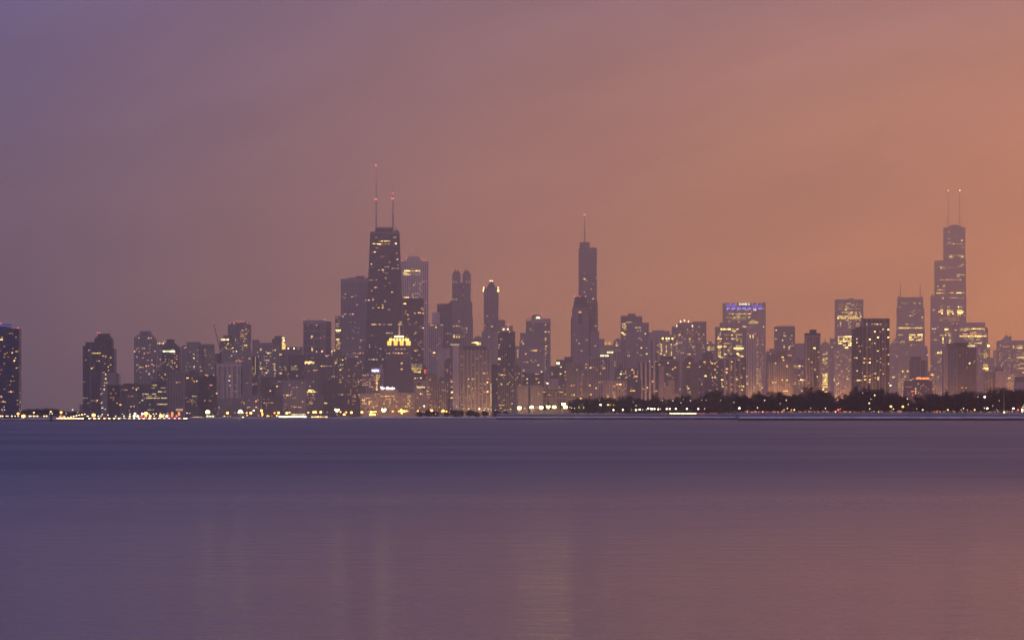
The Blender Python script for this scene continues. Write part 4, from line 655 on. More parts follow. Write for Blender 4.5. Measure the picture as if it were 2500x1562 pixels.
b.red((1404, 723.5), (1416, 723.3), (1429, 723.5), r=2.3); b.box('glass_bay', 1412, 1421, 764, 791, solid((.05, .045, .06), .4), dy=-.3, d=.3); b.win(1416, 762, 'o1', 7, 4)
for x in (1395, 1441):
    for q in range(4): put('corner_window', unit(solid((.4, .3, .25))), b.root, (b.X(x), 5.7, b.Z(777 + q * 4)), (1.2 * b.k, .5, 2 * b.k))
b.box('dark_corner', 1394, 1397, 773, 872, solid((.07, .06, .07)), dy=4., d=1.9); b.box('dark_corner', 1438.5, 1442, 773, 872, solid((.07, .06, .07)), dy=4., d=1.9)
b.wins([(1408, 830.3, 'p1', 3), (1433, 829.5, 'o1', 4), (1414, 838.3, 'p1', 4), (1420, 856, 'o1', 4), (1402, 817, 'w0')])
b = Bld('spired_glass_tower', 'slim spired glass tower', 'very tall slim glass tower with a stepped top and one thin spire', OT, 8900, 1413, 1459, 605, (.19, .165, .17), (.04, .04, .05), 60, 6., 1., .5, depth=44, blank=True)
m = MB(); x0, x1, xm = b.X(1413), b.X(1457.5), b.X(1440)
def rr_(xa, xb, d, r=5):
    return [(xa, r), (xa + r * .3, r * .3), (xa + r, 0), (xb - r, 0), (xb - r * .3, r * .3), (xb, r), (xb, d), (xa, d)]
m.prism(rr_(x0, x1, 40), 0, b.Z(607)); m.prism(rr_(b.X(1415.5), xm, 34), b.Z(607), b.Z(591)); m.prism(rr_(xm, b.X(1456.4), 34), b.Z(607), b.Z(604.5)); m.prism(rr_(b.X(1411.5), b.X(1460), 42), 0, b.Z(735)); m.prism(rr_(b.X(1411), b.X(1463), 46), 0, b.Z(808))
m.build('wall', b.mat, b.root); b.box('fin', 1430, 1431, 600, 860, solid((.26, .22, .21), .5), dy=-.6, d=.5); b.mast(1427.6, 525, 591, 1.9, .7, dy=16.); b.red((1427, 524.5), r=4.2)
b.wins([(1427, 667, 'o0', 3), (1427.3, 681.5, 'y2', 5, ), (1425.5, 679, 'w0'), (1433, 685.5, 'p1', 2), (1456, 678, 'w1'), (1448.5, 694, 'p0', 4), (1443, 706, 'y1'), (1427, 713, 'p1', 4), (1430, 723, 'w1', 3), (1448, 729, 'y2', 3.4), (1434, 737, 'w0'), (1441, 737, 'y0'), (1456.5, 656, 'c0'), (1443.5, 752, 'p0', 3), (1454, 796, 'y1', 4), (1458.5, 821, 'y0'), (1453.5, 843.5, 'w1', 4)])
b = Bld('apartment_tower', 'ledged tower at spire foot', 'lower gridded tower at the foot of the slim spired glass tower', AT, 8100, 1441, 1463, 811, (.27, .22, .21), GL, 3.6, 4.4, .5, .6); b.parapet(); b.wins([(1453, 844, 'w1', 3)])
b = Bld('low_block', 'block with golden domes', 'hazy block with two golden lit dormers on its flat roof', BL, 9300, 1462, 1500, 842, (.28, .22, .20), GL, 5, 5, .5, .5, body=[(1462, 1500, 842), (1462, 1476, 828, 4)])
for x in (1479, 1488): b.prof('lit_dormer', [(x - 3.2, 841.5), (x - 3.2, 836.5), (x - 1.5, 834), (x + 1.5, 834), (x + 3.2, 836.5), (x + 3.2, 841.5)], glow((1., .52, .04), 1.3), dy=2., d=10.)
b.box('helipad', 1462, 1476, 826.2, 827.4, None, dy=0., d=14.); b.wins([(1470.5, 852.5, 'w1'), (1482, 852.5, 'w1'), (1481.5, 838, 'o0')])
b = Bld('low_block', 'block with three bright windows', 'hazy block with three bright white windows in a row', BL, 8300, 1466, 1502, 852, (.30, .24, .22), GL, 6, 5, .4, .4); b.wins([(1484, 860, 'w2', 4, ), (1489, 860, 'w2', 3), (1494.5, 860, 'w2', 5)], h=4.4)
b = Bld('concrete_tower', 'tan striped block', 'tan vertically striped block beside the dark two stage tower', AT, 7000, 1500, 1532, 861, (.34, .27, .24), GL, 5.4, 5, .45, .9); b.walls([(1500, 1532, 860.5, -.8, 864)], 'cornice', solid((.36, .29, .26)))
b.wins([(1501.5, 883, 'y1'), (1501.5, 889.5, 'o1', 2.2), (1501, 893, 'p0'), (1505.5, 836.5, 'w1')])
b = Bld('dark_block', 'hazy mid block', 'hazy mid block with pale window dots left of the two stage tower'.replace('left of', 'beside'), AT, 8600, 1498, 1520, 826, (.22, .18, .17), GL, 4, 4.6, .5, .5, body=[(1498, 1518, 832), (1503, 1514, 826, 3)]); b.wins([(1505.5, 837, 'w1'), (1505.5, 843, 'y2', 4)]); b.rnd(4, 1499, 1516, 836, 870, 'yw', (0, 0))
b = Bld('two_stage_tower', 'dark tower with lit upper corner', 'dark tower with a blank top and a brightly lit upper corner', OT, 8700, 1516, 1569, 771, (.15, .125, .135), GL, 4.4, 4.8, .6, .6, body=[(1516, 1550, 771), (1546, 1568, 772, 3)])
b.pent(1533, 1552, 765.5, 771); b.mast(1568, 764, 772, .3)
b.row(786.5, 1524, 1544, 'w1', .95, 3.2); b.rows([790.5, 795, 799, 803.5], 1518, 1531, 'y1', .85, 4.2, 2.6); b.row(812.5, 1517, 1525, 'y2', 1., 3.4, 2.6); b.row(816.5, 1521, 1531, 'y2', 1., 3.4, 3.); b.win(1525, 826, 'w0', 4)
b = Bld('apartment_tower', 'square gridded tower', 'square topped tower with an even pale grid across its whole front', AT, 7500, 1530, 1584, 788, (.33, .28, .27), GL, 3.6, 4.4, .66, .62, depth=34)
b.walls([(1530, 1584.4, 787.5, -.6, 790)], 'parapet', solid((.34, .29, .28), .85)); b.wins([(1552, 799.5, 'y1', 4), (1556, 799.7, 'y1', 3), (1560.5, 799.5, 'w1', 2), (1563.5, 799.5, 'w1', 2), (1557, 807.5, 'w1', 2), (1564, 807.5, 'y1'), (1575.5, 814.5, 'y2', 3), (1558, 825.5, 'p0', 3), (1562.5, 825.5, 'p1', 3), (1566.5, 829.5, 'p1', 2.4), (1565.5, 849, 'y2', 4), (1579, 849.5, 'c0'), (1556, 842, 'w0'), (1556.5, 860.5, 'p1'), (1579, 863.5, 'y2', 4.4), (1565, 867, 'y0', 6), (1534.5, 860.5, 'p0', 3), (1531.5, 868, 'y2', 3), (1536, 868, 'y1', 3)])
b = Bld('tan_block', 'tan lakefront block', 'tan block with brown window bays and two round lit windows', AT, 5400, 1474, 1531, 930, (.31, .245, .225), GL, 7, 5.4, .5, .6, body=[(1474, 1530, 931)]); b.parapet(1474, 1530, 931)
b.wins([(1507, 938, 'o2', 4.4), (1514.5, 938, 'o3', 4.4), (1499.5, 942.5, 'o1', 4), (1484, 968.5, 'o2', 3.4), (1500, 969, 'o1', 5)]); b.rnd(5, 1478, 1528, 942, 972, 'op', (0, 0))
b = Bld('dark_block', 'dark block with orange row', 'dark low block with a short orange window row above the trees', AT, 5500, 1530, 1566, 926, (.13, .105, .115), GL, 5, 5, .6, .5); b.row(953.5, 1538, 1553, 'o2', .95, 3.2); b.wins([(1554, 929.5, 'w1'), (1541, 947.5, 'w0')])
b = Bld('dark_block', 'brown block behind white piers', 'brown block with one pale ledge behind the four white piers', AT, 6100, 1530, 1566, 897, (.19, .155, .155), GL, 5, 4.8, .5, .5); b.walls([(1530, 1562, 896.5, -.8, 898)], 'ledge', solid((.34, .28, .26))); b.wins([(1543.5, 902.5, 'o2', 4.4), (1551, 918.5, 'o2', 3.4), (1555, 918.8, 'o2', 4), (1527, 922, 'y1'), (1530.5, 920.5, 'y1'), (1516, 913, 'w3', 3.4)]); b.rnd(3, 1534, 1560, 905, 925, 'ow', (0, 1))
b = Bld('dark_block', 'round shouldered dark block', 'round shouldered dark block below the tan striped block', AT, 6500, 1500, 1534, 893, (.12, .10, .105), GL, 5, 5, .5, .5, body=[(1502, 1534, 899), (1511, 1521, 889, 3)]); b.rnd(4, 1503, 1532, 902, 925, 'oy', (0, 1))

b = Bld('concrete_tower', 'far plain slab', 'far plain slab with a stepped roof behind the lamps topped tower', OT, 9200, 1584, 1640, 811, (.26, .21, .20), GL, 5, 4.8, .5, .4, body=[(1584, 1592, 811), (1593, 1622, 807), (1622, 1635, 808, 3), (1634, 1640, 816, 4)]); b.parapet(1593, 1622, 807); b.mast(1593, 790, 807, .3)
b = Bld('piered_tower', 'pale tower with four roof lamps', 'pale piered tower with four bright lamps along its roof', AT, 7900, 1585, 1645, 830, (.36, .285, .25), GL, 12, 5., .5, .9, body=[(1585, 1612, 830), (1612, 1645, 829, 1)])
for x in (1617.7, 1627, 1632.5, 1641.7): put('roof_lamp', unit(lit('y3')), b.root, (b.X(x), -.5, b.Z(826.3)), (3.2 * b.k, .8, 3.8 * b.k))
b.rnd(22, 1604, 1644, 836, 870, 'oyw', (0, 1, 2)); b.wins([(1628, 832, 'y2', 3), (1612.5, 839.5, 'y1', 5), (1606, 842.5, 'y1', 3), (1612, 846, 'y1', 4), (1606, 859, 'p1', 4), (1613.5, 863, 'y2', 5), (1622, 866.5, 'o2', 4), (1626.5, 859, 'y1', 3), (1647, 873, 'y2', 4), (1648, 842, 'y1', 3)])
b = Bld('ribbed_tower', 'stepped tower with flame roof lights', 'stepped dark ribbed tower with flame shaped lamps along its roof', AT, 8500, 1641, 1726, 786, (.25, .205, .195), GL, 4.4, 4.6, .5, .85, depth=36,
        body=[(1641, 1650, 797), (1650, 1657, 792, 1), (1656, 1693, 787, 2), (1692, 1724.5, 786, 0)])
for x, y in ((1661.5, 785), (1671, 782.5), (1681, 785), (1652, 795.5), (1690.5, 795.5)): put('roof_flame_lamp', unit(glow((1., .62, .32), 4.5)), b.root, (b.X(x), -.6, b.Z(y)), (2.4 * b.k, .8, 4.6 * b.k))
b.walls([(1692, 1725, 784.8, -.5, 787)], 'parapet', solid((.16, .13, .13), .85))
b.wins([(1659.5, 817, 'y2', 4), (1684, 827.5, 'y2', 4), (1692, 833, 'o0'), (1684, 834, 'y1', 3), (1707, 827, 'o1', 6), (1706, 816, 'y1', 3), (1718, 816, 'y1'), (1706.5, 833, 'y0'), (1706.5, 798, 'y1'), (1691, 806, 'o1', 3), (1692, 846.5, 'y2', 2.4), (1716.5, 843, 'y1'), (1716.5, 848.5, 'y1'), (1720, 850, 'y0'), (1719.5, 858, 'y1'), (1684, 864.5, 'y2', 4), (1679, 865, 'y1', 3), (1671, 859.5, 'p1', 3), (1653, 832, 'y1'), (1652, 838, 'y2', 4), (1648, 842, 'y1', 4), (1652, 849, 'y1', 3), (1652, 857, 'y1', 3)]); b.rnd(22, 1645, 1722, 800, 870, 'oyw', (0, 0, 1))
b = Bld('piered_tower', 'white grid tower', 'pale punched window tower in front of the flame lamped tower', AT, 7300, 1656, 1676, 829, (.42, .34, .30), GL, 5, 5, .5, .6); b.parapet(); b.rnd(3, 1657, 1675, 835, 870, 'oy', (0, 1))
b = Bld('office_tower', 'hazy block with yellow floors', 'hazy block with bright yellow floors beside the lattice lit office tower', OT, 9400, 1724, 1747, 836, (.24, .19, .18), GL, 3.4, 4.6, .6, .5, body=[(1724, 1738, 833), (1737, 1747, 839, 3)])
b.rows([847.5, 850, 853.5], 1727, 1744, 'y1', .85, 3.4); b.rows([861.5, 866], 1738, 1744, 'y2', .8, 3.2); b.wins([(1727.5, 837, 'w2', 3.2), (1732, 845, 'o0')]); b.mast(1727, 828, 833, .4)

# the blue lit sign tower
b = Bld('sign_tower', 'blue crowned sign tower', 'broad stone office tower with blue lit crown bays and a white lettered sign', OT, 9600, 1766, 1869, 760, (.33, .25, .21), GL, 4.4, 4.6, .5, .5, depth=50, body=[(1766, 1772, 739.5, 2), (1772, 1866, 757), (1863, 1869.5, 738.5, 2)])
cst = solid((.30, .23, .20), .85); blu = glow((.10, .10, 1.), 1.3); blu2 = glow((.14, .15, 1.), 2.0); blw = glow((.34, .38, 1.), 3.2)
b.box('crown_wall', 1772, 1863, 748, 757, cst, dy=1., d=30.)
b.box('sign_wall', 1800, 1835, 738.8, 749, cst, dy=2., d=24.)
for k in range(7):
    x0 = 1773.4 + k * 13.
    b.box('bay_light', x0, x0 + 9., 748.6, 752.6, blu, dy=.6, d=.35); b.box('bay_light', x0, x0 + 9., 752.6, 754.2, blw, dy=.5, d=.45)
    b.box('pier', x0 + 10., x0 + 12., 747, 766, glow((.14, .13, 1.), .5) if k < 6 else cst, dy=-.6, d=.55)
    if k not in (2, 3, 4): 
        xa = x0 + .6; ww = 7.6
        b.prof('dormer', [(xa, 748), (xa, 741), (xa + 1.2, 739.4), (xa + ww - 1.2, 739.4), (xa + ww, 741), (xa + ww, 748)], cst, dy=2., d=20.)
        b.box('dormer_light', xa + .7, xa + ww - .7, 741.5, 746.5, blu if k < 5 else glow((.14, .12, 1.), .35), dy=1.6, d=.3); b.box('dormer_light', xa + .7, xa + ww - .7, 745, 747, blu2, dy=1.4, d=.15)
b.sign('CHASE', 1804, 1824, 740, 744.6, (1., .93, .66), 3.2, dy=1.2, bold=.03)
m = MB(); x_, z_ = b.X(1828.2), b.Z(742.1); ro, ri = 2.7 * b.k, 1.25 * b.k
for q in range(4):
    a0 = math.pi / 2 * q + math.pi / 8
    pts = [(x_ + ro * math.cos(a0 + t * math.pi / 4), z_ + ro * math.sin(a0 + t * math.pi / 4)) for t in (0, 1, 1.85)] + [(x_ + ri * math.cos(a0 + t * math.pi / 4), z_ + ri * math.sin(a0 + t * math.pi / 4)) for t in (1.85, 1, 0)]
    m.profile(pts, .9, 1.2)
m.build('emblem', glow((.95, .92, .95), 2.4), b.root); b.red((1863.6, 753.4), (1834, 759.7), r=2.4)
b.rows([757], 1774, 1832, 'o1', .75, 4.2, 2.2); b.row(757, 1838, 1850, 'o2', 1., 4.2, 2.2); b.rows([765.8], 1774, 1832, 'y1', .8, 4.2, 2.); b.wins([(1805.5, 766, 'y2', 8), (1829, 766, 'y2', 7)]); b.row(775, 1773, 1832, 'y1', .75, 4.4, 2.); b.rows([770, 779.5], 1780, 1830, 'y0', .35, 4.2); b.wins([(1780.5, 783, 'y1', 3), (1780.5, 788, 'y1', 4), (1803, 774.5, 'y2', 6), (1829, 774, 'y2', 5), (1802.5, 780.5, 'y1', 3), (1803.5, 786, 'y1', 4), (1806, 788.5, 'y1', 3)])
b.rows([797.5], 1812, 1866, 'y2', .9, 5.4, 2.4); b.rows([793.5], 1812, 1866, 'o0', .5, 4); b.rows([806.5], 1826, 1842, 'y0', 1., 3.4); b.wins([(1849, 807, 'y1', 4), (1854, 807, 'y0', 4), (1860, 789, 'o1', 5), (1862, 830, 'w0'), (1861, 840, 'o0'), (1862, 871, 'y1', 3), (1860, 878, 'y0'), (1866.5, 905, 'w0', 2)])
b = Bld('gabled_tower', 'gable topped tower', 'stone tower with a glowing glass gable before the blue crowned sign tower', OT, 9250, 1824, 1864, 796, (.36, .27, .22), GL, 4, 5., .45, .55, depth=26, body=[(1824, 1864, 797), (1841, 1863, 764, 6)])
b.prof('glass_gable', [(1826, 790.5), (1831, 783.5), (1836, 780.5), (1842, 782), (1848, 786), (1852, 790.5)], glow((1., .70, .22), .75), dy=1., d=12.); b.walls([(1822, 1864.5, 790.4, -.4, 796.5)], 'cornice', solid((.35, .27, .23), .85))
b.rnd(30, 1838, 1863, 815, 955, 'yow', (0, 0, 1)); b.row(786.5, 1843, 1852, 'y1', 1., 3.)
b = Bld('pale_pinnacled_tower', 'slender pinnacled tower', 'slender pale stone tower with two red tips and lit slots at its top', HT, 8400, 1822, 1848, 812, (.48, .36, .28), GL, 6, 5, .3, .9, depth=20, body=[(1822, 1848, 815), (1828, 1842, 808, 3), (1822, 1862, 905, 4)])
b.red((1826, 814.5), (1844, 814.5), r=2.2); b.wins([(1831.5, 821, 'y2', 1.8), (1838.5, 821, 'y2', 1.8)], h=8); b.wins([(1823, 919, 'y2', 3), (1823, 931, 'y1'), (1824.5, 936.5, 'y2', 3), (1842, 946, 'y2', 3), (1841, 952.5, 'y1'), (1857, 919, 'o1', 2), (1862, 938, 'y0'), (1861, 946, 'y2'), (1850, 953, 'y0'), (1847, 842, 'w0')])
b.box('ledge', 1822, 1848, 857, 858.6, solid((.45, .34, .27)), dy=-.5, d=.4); b.rnd(14, 1846, 1861, 900, 955, 'yo', (0, 1))
b = Bld('lattice_lit_tower', 'lattice lit office tower', 'square office tower whose front is a dense lattice of yellow lit windows', OT, 8700, 1747, 1823, 799, (.24, .19, .18), GL, 5.4, 5., .6, .55, depth=34)
b.pent(1758, 1812, 787.5, 799, solid((.28, .22, .21), .85)); b.walls([(1746.6, 1823.4, 798, -.6, 801)], 'parapet', solid((.27, .21, .2), .85))
b.row(803.5, 1759, 1785, 'y2', 1., 3.6, 3.2); b.wins([(1789.5, 803.5, 'y1', 6), (1800, 803.5, 'y2', 7), (1792, 808, 'y2', 10)])
for k, yy in enumerate([812, 817, 822, 827, 833, 838, 844, 849, 854.5, 860, 865, 870, 875]):
    w1 = {846: 1}.get(yy)
    b.row(yy, 1752, 1764, 'y1', .8, 4.4, 2.4); b.row(yy, 1766, 1788, 'o0' if k < 6 else 'y0', .4, 5.4, 2.2); b.row(yy, 1790, 1816, 'y1' if k < 9 else 'y0', .5, 5.6, 2.4)
b.wins([(1757, 846, 'y2', 12), (1770, 846, 'y2', 7), (1803, 850, 'y3', 24), (1753, 826.5, 'y2', 4), (1758, 827, 'y2', 8), (1787.5, 818, 'y2', 5), (1788, 827, 'y2', 5), (1800.5, 863, 'w3', 4), (1803, 866, 'y2', 6), (1770, 864.5, 'w2', 5), (1779, 855, 'y1', 7), (1811.5, 869.5, 'y2', 8), (1755.5, 870, 'y2', 4), (1764, 872.5, 'y1', 14), (1800, 831, 'y1', 4)], h=2.6)

b = Bld('hazy_tower', 'hazy square tower', 'hazy plain square tower standing alone with a roof crane rail', OT, 8800, 1892, 1941, 796, (.19, .155, .15), GL, 4, 4.6, .5, .4); b.mast(1893, 795.5, 796, .5); b.red((1892, 795), r=2.); 
m = MB(); m.bar((b.X(1905), 8, b.Z(794)), (b.X(1941), 8, b.Z(793.6)), .35, .35, 4); m.bar((b.X(1912), 8, b.Z(796)), (b.X(1912), 8, b.Z(794)), .35, .35, 4); m.bar((b.X(1933), 8, b.Z(796)), (b.X(1933), 8, b.Z(794)), .35, .35, 4); m.build('crane_rail', METAL, b.root)
b.wins([(1895, 806, 'y2', 4, ), (1914.5, 813, 'y1'), (1913.5, 819, 'y1', 3), (1917, 820, 'y2', 3), (1933, 819, 'y1', 3), (1930, 827, 'y1', 3), (1894.5, 827.3, 'y1', 5), (1910.5, 830.5, 'y2', 3.2), (1914.5, 843.5, 'y1', 3), (1914.5, 847.5, 'y2', 3), (1926.5, 847, 'y2', 3.4), (1926.5, 851, 'y2', 3), (1934, 837.5, 'o1', 2), (1936, 843.5, 'o1', 4), (1930, 844, 'y1')])
b = Bld('hazy_tower', 'hazy flat block', 'hazy flat topped block behind the white edged dark tower', OT, 9600, 1941, 1968, 839, (.24, .19, .17), GL, 4, 4.8, .5, .4); b.mast(1957, 835, 839, .3); b.parapet()
b = Bld('residential_block', 'jagged roofed flats', 'block of flats with a jagged row of roof piers above the trees', AT, 6100, 1872, 1936, 858, (.27, .205, .19), GL, 5.6, 4.6, .55, .6, depth=26, body=[(1872, 1880, 858), (1880, 1898, 851, 2), (1898, 1925, 856, 3), (1920, 1936, 861, 1)])
for x in (1874, 1881, 1886, 1892, 1900, 1909, 1917, 1923, 1929, 1934): b.box('roof_pier', x, x + 1.6, 850 + (x % 5), 866, solid((.33, .25, .22), .85), dy=-.4, d=8.)
b.walls([(1873, 1904, 884, -6)], 'lower_block'); b.box('white_stair', 1888, 1892, 884, 965, solid((.36, .28, .24), .85), dy=-6.6, d=.5); b.walls([(1904, 1930, 880, -4)], 'lower_block')
b.wins([(1881, 863.5, 'w1', 2), (1911, 872, 'y2', 5), (1913, 879, 'y2', 3), (1926, 867.5, 'o1', 4), (1931, 867.5, 'o1', 5), (1923, 866.5, 'p0', 3)], dy=-.2)
b.wins([(1892.5, 886.5, 'y2', 3), (1921, 894.5, 'o2', 3.4), (1909, 927, 'o2', 3), (1920.5, 928, 'o2', 4), (1886.5, 933.5, 'y2', 2.6), (1893.5, 933.5, 'o2'), (1914.5, 954.5, 'o2', 5), (1920.5, 954, 'o2', 5), (1920, 892, 'p1'), (1896, 926, 'p0'), (1917, 940, 'p0')], dy=-6.); b.rnd(18, 1874, 1928, 890, 960, 'op', (0, 0, 1)); 
b = Bld('residential_block', 'banded flats', 'balcony banded block of flats beside the white edged dark tower', AT, 6300, 1928, 1968, 876, (.27, .21, .195), GL, 9, 4.4, .7, .5, body=[(1928, 1944, 879), (1944, 1953, 873, 3), (1953, 1968, 877, 1)])
b.wins([(1951.5, 893.5, 'w3', 4), (1945, 894.5, 'y1', 4), (1951.5, 898, 'y1', 3), (1940, 894, 'o1', 4), (1956.5, 927, 'y3', 4, ), (1964, 928, 'o2', 8), (1968, 899, 'y1'), (1951, 936, 'y1', 4), (1941, 937, 'o0', 5), (1934.5, 937, 'o1', 4), (1958, 953.5, 'y2', 3), (1948, 961.5, 'w1')]); b.rnd(14, 1929, 1967, 882, 950, 'op', (0, 0, 1))

# dark apartments above the park
b = Bld('white_edged_tower', 'white edged dark tower', 'slim dark glass tower with broad white edges and a roof box', AT, 4950, 1967, 2003, 813, (.40, .30, .25), (.025, .028, .045), 8.3, 4.5, .84, .8, depth=26, body=[(1967, 2003, 820)])
b.walls([(1967, 2003, 813, -.6, 820)], 'top_band', solid((.13, .11, .115), .8)); b.pent(1979, 1993.5, 804.5, 813, solid((.11, .095, .10), .8)); b.walls([(1967, 2003, 819.4, -1.2, 821.8)], 'cornice', solid((.44, .34, .29)))
for x0, x1 in ((1967, 1971), (1976.7, 1978.2), (1983.8, 1985.2), (1991, 1992.4), (1999, 2003)): b.box('pier', x0, x1, 822, 1000, solid((.36, .27, .22), .8), dy=-.9, d=.89)
b.wins([(1972, 815.8, 'w2', 3), (1974.5, 815.3, 'w1', 2), (1985, 816, 'w2', 3), (1989, 849.5, 'y3', 6, ), (1998.5, 859, 'o2', 3), (1998.5, 872, 'o1', 3), (1982, 884, 'o1', 5), (1989.5, 902, 'y1', 5), (1974, 876.5, 'w1'), (1967.8, 899, 'o1', 3), (1995, 919.5, 'y2', 3.4), (1997, 927, 'y0'), (1967.5, 927.5, 'o1'), (1974.5, 934.5, 'o1', 2), (1981, 899, 'p0')])
b.box('chimney', 1983, 1990.5, 912, 1000, solid((.06, .05, .06), .85), dy=-28., d=8.)
b = Bld('gabled_tower', 'domed tower with spirelet', 'hazy tower with a pointed dome cap and bright yellow window columns', OT, 9300, 2004, 2028, 845, (.38, .28, .21), GL, 4.4, 5., .5, .6, blank=True)
b.prof('wall', [(2004, 1015), (2004, 843), (2009, 837), (2012, 835), (2019, 835), (2023, 838), (2028, 844), (2028, 1015)]); b.mast(2014.6, 824, 836, 1.2, .5)
b.rows([860, 864.5, 875, 879, 884.5, 889], 2008, 2024, 'y1', .8, 4.2, 2.6); b.rows([914, 918, 923, 928, 933, 937.5, 944, 950, 956], 2008, 2024, 'y2', .75, 4.2, 2.8); b.rnd(8, 2006, 2027, 895, 960, 'yo', (0, 1))
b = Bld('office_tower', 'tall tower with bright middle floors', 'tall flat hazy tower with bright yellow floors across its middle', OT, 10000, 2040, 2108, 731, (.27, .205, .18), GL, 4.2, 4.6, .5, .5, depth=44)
b.pent(2072, 2085, 728, 731); 
for x in (2043, 2049, 2054): b.mast(x, 727, 731, .3)
b.rows([741, 745, 749, 754], 2044, 2104, 'y0', .35, 4.2); b.wins([(2066, 748, 'y2', 3), (2068.5, 752, 'y1', 6), (2065, 756, 'y2', 6)]); b.row(762.5, 2050, 2104, 'y1', .7, 4.2, 2.4); b.row(767, 2056, 2104, 'y1', .55, 4.2, 2.4); b.row(772.3, 2045, 2105, 'y2', .95, 4.2, 2.8); b.row(776.8, 2044, 2105, 'y2', .95, 4.2, 2.6); b.rows([782], 2064, 2104, 'y1', .45, 4.2, 2.4); b.rows([786, 790.5, 796], 2050, 2058, 'y2', .9, 4.2, 2.6); b.rows([786, 790.5, 796, 800], 2070, 2082, 'y1', .8, 4.2, 2.4); b.rows([790.5, 796], 2090, 2100, 'y1', .8, 4.2, 2.4); b.row(795, 2043, 2051, 'y1', 1., 4.2)
b.rows([822, 827.5, 832.5, 838, 842.5], 2045, 2083, 'y2', .7, 4.2, 2.8); b.row(849, 2060, 2071, 'y2', 1., 3.6, 4.)
b = Bld('hazy_tower', 'hazy low tower', 'hazy low tower between the domed tower and the bright floored tower', OT, 9700, 2027, 2042, 826, (.28, .21, .18), GL, 4, 4.8, .5, .5); b.wins([(2037, 837.5, 'y1', 3), (2031.5, 847.5, 'y2', 3), (2030, 878, 'o0', 4), (2038, 925, 'w1')]); b.mast(2040, 822, 826, .3)
b = Bld('stone_tower', 'pale gridded stone block', 'pale warm stone block with small square windows before the bright floored tower', OT, 9200, 2038, 2084, 850, (.46, .34, .26), GL, 4.6, 4.8, .45, .5, depth=30, body=[(2038, 2060, 853), (2058, 2084, 850, 2)])
b.wins([(2047, 859, 'y1', 3), (2077, 878, 'y1', 5), (2082, 878.5, 'y1', 3), (2044, 898, 'y1', 3), (2055, 906, 'y1', 3), (2072, 906, 'y1', 4), (2069.5, 925, 'y2', 4), (2041, 917, 'y1'), (2047, 935, 'y2', 3), (2043.5, 938, 'y2', 3)]); b.prof('lit_steeple', [(2035.5, 929.5), (2036.7, 920), (2037.9, 929.5)], lit('y2'), dy=-1., d=1.); b.rnd(22, 2040, 2082, 860, 960, 'yo', (0, 0, 1))
b = Bld('dark_slab_tower', 'dark piered slab tower', 'large dark slab tower with paired pale piers standing above the bare trees', AT, 5250, 2083, 2172, 777, (.07, .06, .08), (.022, .024, .04), 6, 4.7, .85, .72, depth=34,
        body=[(2106, 2172, 777), (2083, 2106, 804, 2), (2094, 2107, 797, 4), (2089, 2098, 800, 5)])
ps = solid((.33, .245, .215), .85)
for x in (2106, 2115, 2117.6, 2126, 2130.6, 2138, 2147, 2154, 2159, 2162, 2171): b.box('pier', x - .55, x + .8, 777, 1000, ps, dy=-.8, d=.79)
b.box('top_band', 2107, 2171, 788, 797, solid((.15, .12, .13), .8), dy=-.4, d=.39); b.box('ledge', 2106, 2172, 796.4, 797.8, ps, dy=-.9, d=.2); b.box('ledge', 2106, 2172, 777, 778.6, ps, dy=-.9, d=.2)
for k in range(11): b.box('balcony', 2081.4, 2083, 806 + k * 15, 814 + k * 15, solid((.12, .1, .1)), dy=3., d=8.)
for x in (2108, 2112, 2120, 2140, 2168): b.mast(x, 775.5, 777, .2)
b.wins([(2117, 791.5, 'w2'), (2129.5, 791, 'y1', 3), (2135.5, 791, 'y1', 3), (2142, 791.5, 'o2', 5), (2150, 791.5, 'o1', 4), (2163, 792, 'w0'), (2156, 804, 'w2'), (2169, 804.5, 'y3', 4), (2136, 809.5, 'o3', 3.4), (2149, 809.5, 'o1'), (2143.5, 823.5, 'w3', 4), (2169, 823.5, 'o3', 4), (2124, 828.5, 'y3', 4.4), (2136, 838, 'o2', 3), (2130, 838, 'o1', 3), (2154.5, 833.5, 'o1'), (2163, 851.5, 'o1'), (2156, 851.5, 'p1'), (2117, 848, 'o1', 3), (2123.5, 847, 'w0'), (2143, 856.5, 'y2', 4), (2170, 866, 'o2', 5), (2163, 866.5, 'r0'), (2092, 827, 'w2', 3), (2092, 836, 'w2', 2.4), (2100, 857.5, 'o1', 4), (2104, 844, 'w0'), (2097.5, 845, 'p1'), (2087.5, 873.5, 'o1', 4), (2092, 873.5, 'y2', 3), (2110.5, 875, 'o2', 4), (2117.5, 876, 'o1', 2), (2124, 875.5, 'o2', 2.4), (2109.5, 885, 'o2', 4), (2116.5, 885, 'o1', 3), (2123.5, 885, 'y3', 4.4), (2150, 875, 'y1'), (2150, 884.5, 'y1'), (2142, 881, 'o1', 3), (2169.5, 888, 'y2', 3.2), (2163, 890.5, 'r1'), (2157, 890, 'p0', 5), (2092.5, 905, 'w2'), (2150, 903, 'o1'), (2156.5, 912.5, 'o2', 2), (2105.5, 910, 'o1', 3), (2137.5, 911.5, 'y2', 4), (2131, 913, 'o1'), (2111, 918, 'o2', 4.4), (2118, 918, 'o1'), (2124, 917, 'y1'), (2144, 921.5, 'w2', 4), (2137, 922, 'o2', 3), (2144, 926, 'y2', 4), (2111.5, 926.5, 'y2', 4.4), (2123.5, 926.5, 'y2', 4), (2117, 926, 'o1'), (2123, 932.5, 'o2', 4), (2093.5, 928.5, 'y2', 4), (2098, 928, 'y2', 4), (2102, 928.5, 'y1', 3), (2174, 940.5, 'w3', 3.2), (2170, 935, 'w1')])

